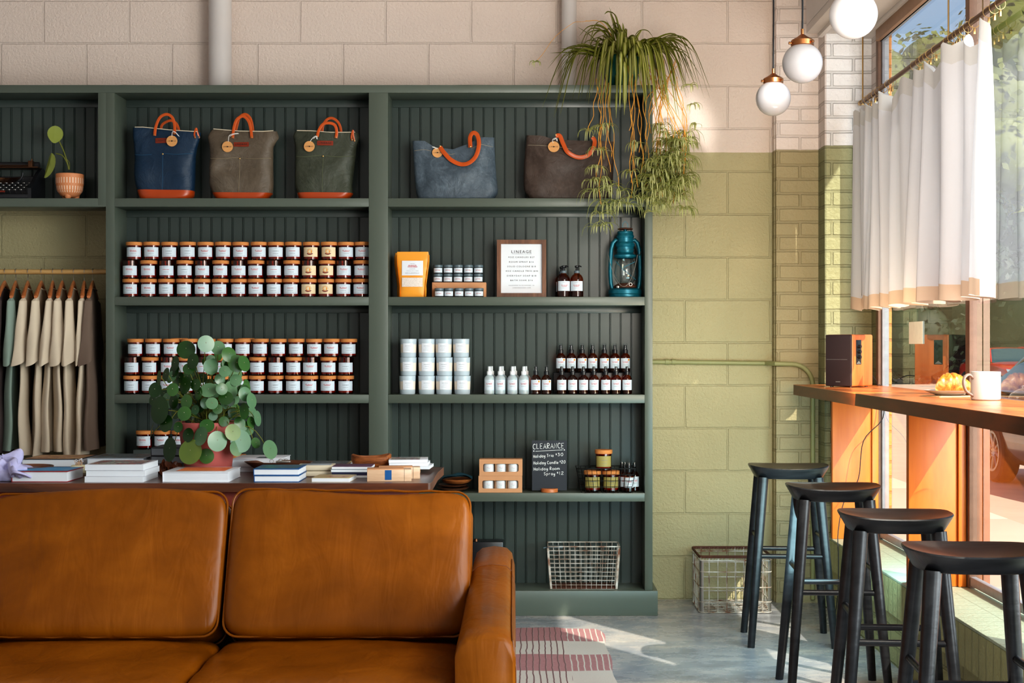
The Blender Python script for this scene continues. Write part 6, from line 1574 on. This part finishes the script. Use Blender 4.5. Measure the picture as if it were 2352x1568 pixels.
# ================================================================ PENDANTS
def pendant(label, px_, py_, rp, zc):
    s = 80/.15*(rp*2/80); y = F/s; c = Vector(((px_-CX)/s, y, CH-(py_-CY)/s)); R = rp/s
    t = thing('pendant_lamp', label, 'lamp', c); t['group'] = 'white globe pendants'
    g = G(); prof = [(R*math.sin(a), -R*math.cos(a)) for a in [PI*k/28*.9 for k in range(29)]]; g.lathe(prof, 44); g.obj('globe_shade', M['opal'], t, ang=2.)
    g = G(); k = R/.075; z = R*.93
    g.lathe([(.040*k, z-.006), (.043*k, z-.004), (.043*k, z+.014), (.038*k, z+.018), (.020*k, z+.028), (.010*k, z+.036), (.006*k, z+.038), (.006*k, z+.058), (0, z+.058)], 32)
    cp = g.obj('brass_cap', M['copper'], t)
    g = G()
    for q in range(3):
        a = q*2*PI/3-.9; g.lathe([(0, 0), (.004, 0), (.004, .006), (.0055, .006), (.0055, .010), (0, .011)], 10, M=Matrix.Translation((.043*k*math.cos(a), .043*k*math.sin(a), z+.004)) @ Vector((math.cos(a), math.sin(a), 0)).to_track_quat('Z', 'Y').to_matrix().to_4x4())
    g.obj('thumb_screw', M['copper'], cp)
    g = G(); top = HC-c.z; g.tube([(0, 0, z+.055), (.002, 0, z+.3), (-.002, 0, top*.8), (0, 0, top)], .0035, 8); g.obj('cord', M['cord'], t)
    g = G(); g.lathe([(0, top-.02), (.05, top-.02), (.055, top-.001), (0, top-.001)], 24); g.obj('ceiling_rose', M['white_paint'], t)
M['copper'] = plain('copper_brass', srgb(184, 124, 80), .28, 1., .1, 40)
pendant('white globe pendant farthest from the camera and hanging lowest in the picture', 1776, 226, 40, 0)
pendant('white globe pendant in the middle of the row of three', 1843, 145, 46, 0)
pendant('white globe pendant nearest the camera with its cap above the frame', 1960, 34, 55, 0)
# ================================================================ SPIDER PLANT
sp_ = F/6.93; zc_ = wz(195)
C0 = Vector(((1428-CX)/sp_, 6.93, zc_))
t = thing('hanging_plant', 'variegated spider plant in a teal glazed pot trailing runners off the bookcase top', 'plant', C0)
g = G(); g.lathe([(0, 0), (.062, 0), (.072, .01), (.094, .08), (.096, .13), (.102, .145), (.100, .152), (.090, .150), (.088, .135), (0, .130)], 36); g.obj('pot', M['teal_glaze'], t)
g = G(); g.lathe([(0, .134), (.087, .132)], 24); g.obj('soil', M['soil'], t)
def blade(g, pts, w, mi0=0, mi1=1, taper=1., droop=.0):
    P = [Vector(p) for p in pts]; n = len(P); rows = []
    for i, p in enumerate(P):
        f = i/(n-1); tg = (P[min(i+1, n-1)]-P[max(i-1, 0)]).normalized()
        side = tg.cross(Vector((0, 0, 1)));
        if side.length < .2: side = Vector((tg.y, -tg.x, 0)) if Vector((tg.y, -tg.x, 0)).length > .05 else Vector((1, 0, 0))
        side.normalize(); up = side.cross(tg).normalized()
        ww = w*(.55+.45*min(1, f*5))*(1-f**3.2)**.8+.0004
        rows.append([p-side*ww+up*ww*.35, p-side*ww*.34, p+side*ww*.34, p+side*ww+up*ww*.35])
    g.surf(rows, mi=lambda i, j: mi1 if j == 1 else mi0)
def lx(px_, py_, dy=0., s=sp_): y = C0.y+dy; s = F/y; return Vector(((px_-CX)/s, y, CH-(py_-CY)/s))-C0
rs = random.Random(17)
g = G(); crown = Vector((.01, -.01, .145))
# leaves read off the photo: (tip px, tip py, highest point py, depth offset at the tip)
tips = [(1271, 268, 112, -.16), (1262, 145, 108, -.08), (1315, 220, 130, -.14), (1334, 230, 95, -.12), (1275, 190, 120, -.1), (1292, 193, 118, -.12), (1352, 232, 100, -.15), (1380, 248, 96, -.18), (1415, 272, 92, -.2), (1437, 252, 100, -.2), (1400, 262, 110, -.16), (1399, 15, 15, 0), (1327, 62, 60, .02), (1352, 105, 50, -.1), (1430, 52, 50, -.02), (1475, 68, 70, -.08), (1392, 45, 46, .02), (1423, 60, 60, .05), (1596, 122, 88, -.05), (1618, 226, 88, -.08), (1600, 205, 100, -.1), (1586, 190, 92, .02), (1577, 225, 110, -.12), (1562, 240, 105, -.15), (1540, 265, 100, -.18), (1525, 250, 112, -.2), (1510, 268, 105, -.18), (1497, 240, 108, -.2), (1480, 235, 110, -.2), (1462, 222, 104, -.21), (1448, 206, 100, -.2), (1369, 210, 118, -.15), (1345, 160, 105, -.1), (1300, 150, 112, -.06), (1552, 190, 95, .05), (1530, 210, 95, -.05), (1570, 150, 90, .04), (1512, 220, 98, -.12), (1455, 175, 98, -.2), (1420, 190, 105, -.2), (1390, 180, 110, -.18)]
more = []
for (a, b, c, d) in tips:
    for q in range(3): more.append((a+rs.uniform(-28, 28), b+(rs.uniform(-40, 14) if b > 110 else rs.uniform(6, 40)), c+rs.uniform(-4, 18), d+rs.uniform(-.06, .1)))
for k, (tx_, ty_, hy, dy) in enumerate(tips+more):
    tip = lx(tx_, ty_, dy); dirx = tip.x; base = crown+Vector((max(-.05, min(.07, dirx*.2)), dy*.15, rs.uniform(-.01, .01)))
    if ty_ <= hy+8: mid1 = base.lerp(tip, .35)+Vector((0, 0, .01)); mid2 = base.lerp(tip, .7)+Vector((0, 0, .012))
    else:
        hz_ = lx(0, hy, dy*.5).z; mid1 = Vector((base.x+(tip.x-base.x)*.25, base.y+(tip.y-base.y)*.3, lerp(base.z, hz_, .8))); mid2 = Vector((base.x+(tip.x-base.x)*.68, base.y+(tip.y-base.y)*.7, max(hz_-.01, (hz_+tip.z)/2)))
        if abs(tip.x) < .08: mid2.y = base.y+(tip.y-base.y)*1.0
    blade(g, smooth_path([base, mid1, mid2, tip], 6), rs.uniform(.0080, .0135))
g.obj('arching_leaves', [M['spider_edge'], M['spider_mid']], t, normals=False)
# runners and plantlets
gr_ = G(); gp = G()
def pup(c, n, L, ang0=None):
    for k in range(n):
        a = rs.uniform(0, 2*PI); l = L*rs.uniform(.75, 1.35); e = rs.uniform(-.1, .9)
        d = Vector((math.cos(a), math.sin(a)*.8, 0)); p0 = c; p1 = c+d*l*.45+Vector((0, 0, l*.30*e)); p2 = c+d*l*.85+Vector((0, 0, -l*.12+l*.1*e)); p3 = c+d*l*1.0+Vector((0, 0, -l*.62))
        blade(gp, smooth_path([p0, p1, p2, p3], 3), rs.uniform(.0028, .0048))
def runner(p0, pm, p1, r=.0017):
    P = smooth_path([p0, pm, p1], 6); n = len(P)
    P = [p+Vector((.006*math.sin(i*1.1+p0.x*60), .004*math.cos(i*.9), 0)) for i, p in enumerate(P)]
    gr_.tube(P, r, 5)
# left cluster
for (a, b, c, e, d) in ((1372, 180, 1352, 300, -.17), (1378, 190, 1385, 300, -.19), (1390, 170, 1372, 345, -.2), (1400, 200, 1404, 360, -.2), (1395, 190, 1400, 395, -.2), (1400, 200, 1420, 430, -.2), (1375, 200, 1370, 415, -.19), (1385, 240, 1378, 470, -.2), (1440, 150, 1462, 430, -.18), (1452, 170, 1445, 300, -.19), (1460, 180, 1470, 350, -.18), (1462, 190, 1452, 420, -.19), (1470, 170, 1485, 320, -.18), (1466, 220, 1475, 400, -.19), (1456, 230, 1450, 455, -.2)):
    runner(lx(a, b, -.13), lx((a+c)/2+rs.uniform(-8, 8), lerp(b, e, .55), d), lx(c, e, d))
for k in range(24):
    a = rs.uniform(1480, 1580); e = rs.uniform(300, 470); runner(lx(rs.uniform(1470, 1560), rs.uniform(130, 190), -.08), lx(a+rs.uniform(-10, 10), lerp(160, e, .5), -.13+rs.uniform(-.03, .05)), lx(a, e, -.12+rs.uniform(-.06, .08)), .0016)
for (a, b, n, L, d) in ((1352, 300, 12, .05, -.17), (1385, 290, 14, .06, -.19), (1372, 345, 12, .055, -.2), (1368, 385, 14, .06, -.2), (1380, 415, 16, .07, -.2), (1400, 430, 14, .07, -.2), (1372, 440, 14, .075, -.2), (1395, 470, 14, .08, -.2), (1415, 465, 14, .08, -.2), (1440, 470, 14, .08, -.2), (1455, 455, 12, .07, -.19), (1378, 490, 10, .07, -.2), (1390, 515, 10, .06, -.2), (1372, 520, 8, .06, -.2), (1425, 440, 10, .06, -.19), (1462, 330, 12, .05, -.18), (1470, 365, 12, .05, -.18), (1450, 395, 12, .055, -.19), (1475, 420, 12, .06, -.18), (1358, 415, 8, .06, -.19)):
    pup(lx(a, b, d), n, L)
for k in range(120):
    b = rs.triangular(275, 505, 410); wd = 50 if b > 340 else 34
    a = (1530 if b > 340 else 1545)+rs.uniform(-wd, wd)-(max(0, b-470))*.1
    pup(lx(a, b, -.12+rs.uniform(-.09, .09)), rs.randint(9, 14), rs.uniform(.04, .075))
for (a, b) in ((1587, 195), (1592, 240), (1598, 285), (1585, 330)): pup(lx(a, b, -.05), 9, .04)
# the long runner to the left with one small plantlet
runner(lx(1345, 48, -.05), lx(1300, 62, -.08), lx(1229, 142, -.12), .0011); gr_.tube(smooth_path([crown, lx(1385, 55, -.03), lx(1345, 48, -.05)], 5), .0018, 5)
pup(lx(1229, 143, -.12), 10, .026)
gr_.obj('runners', M['stolon'], t); gp.obj('plantlets', [M['pup_edge'], M['pup_mid']], t, normals=False)
# ================================================================ OUTSIDE: TREES AND CARS
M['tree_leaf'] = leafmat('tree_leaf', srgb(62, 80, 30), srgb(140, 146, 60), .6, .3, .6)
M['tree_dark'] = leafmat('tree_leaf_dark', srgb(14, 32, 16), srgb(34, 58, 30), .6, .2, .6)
M['bark'] = plain('bark', srgb(84, 68, 54), .9, 0, .3, 6, .5, 20)
def make_tree(name, label, loc, H, R, seed, leafm, z0=1.2, nleaf=5200):
    r = random.Random(seed); t = thing(name, label, 'tree', loc, 0, 'trees across the street')
    g = G(); g.tube([(0, 0, 0), (.05*H*.1, 0, H*.25), (0, .1, H*.55)], [H*.025, H*.02, H*.01], 10)
    blobs = [(Vector((r.uniform(-.7, .7)*R, r.uniform(-.6, .6)*R, r.uniform(z0+R*.3, H-R*.35))), R*r.uniform(.35, .6)) for _ in range(16)]
    for c, b in blobs[:8]: g.tube([(0, 0, H*.3), c*.6+Vector((0, 0, H*.15)), c], [H*.012, H*.008, H*.003], 6)
    g.obj('trunk', M['bark'], t)
    g = G()
    for k in range(nleaf):
        c, b = r.choice(blobs); d = Vector((r.gauss(0, 1), r.gauss(0, 1), r.gauss(0, 1))).normalized(); p = c+d*b*r.uniform(.7, 1.08)
        if p.z < .05: p.z = .05+r.uniform(0, .3)
        s = r.uniform(.13, .27)*R/2.6; a = Vector((r.uniform(-1, 1), r.uniform(-1, 1), r.uniform(-1, 1))).normalized(); u = d.cross(a).normalized(); v = (u.cross(d)+d*r.uniform(-.6, .6)).normalized()
        g.quad([p-u*s*.5, p-v*s*.32, p+u*s*.6, p+v*s*.32])
    for c, b in blobs: g.puff(b*1.55, b*1.55, b*1.55, c=tuple(c), n=2., bulge=0, res=5)
    g.obj('crown', leafm, t, normals=False)
    return t
TR = [((14.5, 57, -.14), 8.5, 3.6, 0), ((17.6, 62, -.14), 15.0, 4.6, 1), ((23.5, 64, -.14), 16.5, 5.0, 1), ((10.2, 55, -.14), 6.4, 3.0, 0), ((30., 66, -.14), 18, 5.4, 1), ((19.5, 56, -.14), 7.5, 3.6, 0), ((24.5, 57, -.14), 8, 3.8, 0)]
TL = ['dark leafy tree seen through the window behind the speaker', 'sunlit green tree rising above the curtain rod', 'tall sunlit tree at the upper right of the window', 'low dark tree nearest the window on the left', 'tallest tree beyond the right edge of the window', 'dark bushy tree behind the red car', 'dark bushy tree behind and right of the red car']
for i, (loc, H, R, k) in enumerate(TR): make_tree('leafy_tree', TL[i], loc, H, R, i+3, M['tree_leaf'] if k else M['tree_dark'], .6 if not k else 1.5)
g = G(); r = random.Random(5)
for k in range(5200):
    x = r.uniform(4, 34); z = r.uniform(0, 3.0); y = 66+r.uniform(0, 1.6)+.02*x; s = r.uniform(.15, .35)
    a = Vector((r.uniform(-1, 1), r.uniform(-1, .4), r.uniform(-1, 1))).normalized(); u = a.cross(Vector((0, 0, 1))).normalized(); v = u.cross(a)
    g.quad([Vector((x, y, z))-u*s, Vector((x, y, z))-v*s*.7, Vector((x, y, z))+u*s, Vector((x, y, z))+v*s*.7])
g.box(4, 34, 68.5, 69.5, 0, 2.9)
for v in g.bm.verts: v.co.z -= .14 if v.co.z > .2 else .14
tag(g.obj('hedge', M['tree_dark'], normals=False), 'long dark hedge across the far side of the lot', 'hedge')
def make_car(name, label, loc, rz, paint, lamp_on=True):
    t = thing(name, label, 'car', loc, rz)
    # nose towards -y, length 4.5 along y, width 1.78
    sec = [(-2.24, .42, .62, .60), (-2.18, .30, .72, .74), (-1.9, .24, .80, .86), (-1.3, .22, .90, .89), (-.75, .22, .97, .89), (-.2, .22, .98, .89), (.9, .22, .99, .89), (1.5, .24, .99, .88), (2.0, .26, .96, .84), (2.22, .34, .86, .74)]
    rows = []
    for y, zb, zt_, hw in sec:
        P = [(-hw*.9, zb), (-hw, zb+.12), (-hw*1.0, (zb+zt_)/2+.06), (-hw*.97, zt_-.06), (-hw*.84, zt_), (0, zt_+.035), (hw*.84, zt_), (hw*.97, zt_-.06), (hw*1.0, (zb+zt_)/2+.06), (hw, zb+.12), (hw*.9, zb)]
        rows.append([Vector((a, y, b)) for a, b in P])
    g = G(); V = g.surf(rows); g.bm.faces.new(V[0]); g.bm.faces.new(list(reversed(V[-1])))
    roof = [(-.62, .95, .78, .80), (-.05, 1.36, .60, .70), (.35, 1.42, .60, .69), (1.0, 1.38, .58, .68), (1.85, .97, .66, .80)]
    top = [[Vector((-hw, y, z-.02)), Vector((-hw*.8, y, z+.01)), Vector((0, y, z+.03)), Vector((hw*.8, y, z+.01)), Vector((hw, y, z-.02))] for y, z, hw, _ in roof[1:4]]
    g.surf(top); g.obj('body_shell', paint, t, sub=1, ang=.9)
    g = G(); A = roof
    def side(k, sx): y, z, hw, w2 = A[k]; return Vector((sx*hw, y, z-.02)), Vector((sx*(w2+.03), y, .96))
    g.surf([[Vector((x*.78/.78, -.62, .955)) for x in (-.76, -.4, 0, .4, .76)], [p for p in top[0]]])
    g.surf([top[2], [Vector((x, 1.85, .97)) for x in (-.66, -.4, 0, .4, .66)]])
    for sx in (-1, 1): g.surf([[Vector((sx*.78, -.62, .955))]+[side(k, sx)[0] for k in (1, 2, 3)]+[Vector((sx*.68, 1.85, .97))], [Vector((sx*.80, -.62, .95)), Vector((sx*.86, -.1, .955)), Vector((sx*.86, .35, .955)), Vector((sx*.86, 1.0, .96)), Vector((sx*.80, 1.85, .96))]])
    g.obj('windows', M['car_glass'], t, ang=1.)
    g = G()
    for sx in (-1, 1): g.tube([(sx*.78, -.60, .96), (sx*.60, -.05, 1.365), (sx*.60, .35, 1.42), (sx*.58, 1.0, 1.385), (sx*.68, 1.85, .975)], .028, 8); g.tube([(sx*.87, .42, .95), (sx*.60, .42, 1.40)], .025, 6)
    g.obj('roof_pillar', paint, t)
    for sx in (-1, 1):
        for y in (-1.42, 1.34):
            g = G(); M4 = Matrix.Translation((sx*.80, y, .325)) @ Matrix.Rotation(PI/2, 4, 'Y'); g.lathe([(.20, -.09), (.30, -.10), (.325, -.08), (.325, .08), (.30, .10), (.20, .09)], 32, M=M4); wl = g.obj('wheel', M['tyre'], t)
            g = G(); g.lathe([(0, sx*.06), (.06, sx*.085), (.07, sx*.07)], 20, M=M4); g.lathe([(.19, sx*.10), (.215, sx*.10), (.215, -sx*.08), (.2, -sx*.08)], 28, M=M4)
            for k in range(9):
                a = 2*PI*k/9; g.tube([M4 @ Vector((.05*math.cos(a), .05*math.sin(a), sx*.075)), M4 @ Vector((.2*math.cos(a+.08), .2*math.sin(a+.08), sx*.09))], .013, 5)
            g.obj('rim', M['alloy'], wl)
    for sx in (-1, 1):
        g = G(); g.surf([[Vector((sx*.40, -2.235, .60)), Vector((sx*.62, -2.18, .64)), Vector((sx*.84, -1.97, .70))], [Vector((sx*.40, -2.23, .67)), Vector((sx*.62, -2.165, .735)), Vector((sx*.85, -1.93, .775))]]); g.obj('headlight', M['headlight'], t, normals=False)
        g = G(); g.puff(.20, .12, .13, c=(sx*.99, -.42, .99), n=4, res=5); g.obj('side_mirror', paint, t)
    g = G(); g.box(-.52, .52, -2.265, -2.2, .52, .60, .01); g.prism([(-.62, .34), (.62, .34), (.5, .46), (-.5, .46)], -2.27, -2.2); g.obj('grille', M['black_plastic'], t)
    g = G(); g.surf([[Vector((x, -2.275+.02*abs(x), .615)) for x in (-.55, -.2, 0, .2, .55)], [Vector((x, -2.27+.02*abs(x), .655)) for x in (-.55, -.2, 0, .2, .55)]]); g.obj('chrome_bar', M['steel'], t, normals=False)
    g = G(); g.box(-.16, .16, -2.29, -2.275, .40, .50, .004); g.obj('number_plate', M['white_plastic'], t)
    return t
M['car_glass'] = plain('car_glass', srgb(40, 70, 80), .05); M['tyre'] = plain('tyre', srgb(30, 30, 32), .8); M['alloy'] = plain('alloy', srgb(170, 160, 150), .3, .9); M['headlight'] = plain('headlight', srgb(190, 210, 220), .1, .3)
M['car_red'] = plain('red_car_paint', srgb(214, 38, 22), .2, .1, .03, 3, Coat_Weight=.8); M['car_dark'] = plain('brown_grey_car_paint', srgb(92, 78, 72), .22, .4, .03, 3, Coat_Weight=.8)
ca = 74.
make_car('parked_car', 'bright red saloon car parked facing the window across the lot', ((2316-CX)/ca, F/ca, -.14), .06, M['car_red'])
make_car('parked_car', 'brown grey car whose front wheel shows under the bar through the window', (5.87, 13.75, -.14), .03, M['car_dark'])
# ================================================================ LIGHT, CAMERA
w = bpy.data.worlds.new('World'); bpy.context.scene.world = w; w.use_nodes = True; nt = w.node_tree; nt.nodes.clear()
sky = nt.nodes.new('ShaderNodeTexSky'); sky.sky_type = 'NISHITA'; sky.sun_disc = False; sky.sun_elevation = math.radians(45); sky.sun_rotation = math.radians(140)
bg = nt.nodes.new('ShaderNodeBackground'); bg.inputs[1].default_value = .20; wo = nt.nodes.new('ShaderNodeOutputWorld')
nt.links.new(sky.outputs[0], bg.inputs[0]); nt.links.new(bg.outputs[0], wo.inputs[0])
def lamp(kind, name, energy, loc, d=None, color=(1, 1, 1), **k):
    l = bpy.data.lights.new(name, kind); l.energy = energy; l.color = color
    for a, b in k.items(): setattr(l, a, b)
    o = bpy.data.objects.new(name, l); COL.objects.link(o); o.location = loc
    if d is not None: o.rotation_euler = Vector(d).to_track_quat('-Z', 'Y').to_euler()
    return o
lamp('SUN', 'sun', 9.0, (3, 0, 6), (-1, 1.40, -1.57), (1, .90, .76), angle=.009)
lamp('AREA', 'window_daylight', 410, (2.25, 2.2, 1.65), (-1, .25, -.05), (.86, .94, 1), shape='RECTANGLE', size=4.4, size_y=2.6)
lamp('AREA', 'front_fill', 16, (-1.2, -2.2, 2.0), (.0, 1, -.02), (1, .95, .9), shape='RECTANGLE', size=5, size_y=2.4)  # added fill lamp in front of the closed wall behind the camera
lamp('AREA', 'wall_fill', 48, (1.05, 3.7, 1.95), (-.22, 1, -.02), (1, .92, .80), shape='RECTANGLE', size=.9, size_y=1.1)  # unseen lamp added to brighten the right part of the back wall
lamp('AREA', 'bar_bounce_fill', 11, (1.25, 5.6, 1.16), (-.30, 1, .30), (1, .80, .52), shape='RECTANGLE', size=.5, size_y=.3)  # added warm lamp imitating sunlight reflected off the bar
lamp('AREA', 'cool_fill', 19, (1.30, 5.5, .6), (-.35, 1, -.10), (.55, .92, 1.0), shape='RECTANGLE', size=1.2, size_y=.4)  # added cool lamp that tints the lower green wall
lamp('SPOT', 'wall_spot_fill', 330, (1.45, 4.4, 2.55), Vector((.72, 7.24, 2.38))-Vector((1.45, 4.4, 2.55)), (1, .97, .93), spot_size=.19, spot_blend=.7, shadow_soft_size=.04)  # unseen spot added to make the bright wall patch around the plant
cam = bpy.data.cameras.new('camera'); co = bpy.data.objects.new('camera', cam); COL.objects.link(co)
co.location = (0, 0, CH); co.rotation_euler = (PI/2, 0, 0); cam.lens = 50; cam.sensor_width = 36; cam.sensor_fit = 'HORIZONTAL'
cam.shift_x = (1176-1208)/2352; cam.shift_y = (797-784)/2352; cam.clip_end = 300
bpy.context.scene.camera = co
vs = bpy.context.scene.view_settings; vs.view_transform = 'Standard'; vs.look = 'Medium High Contrast'; vs.exposure = -0.40
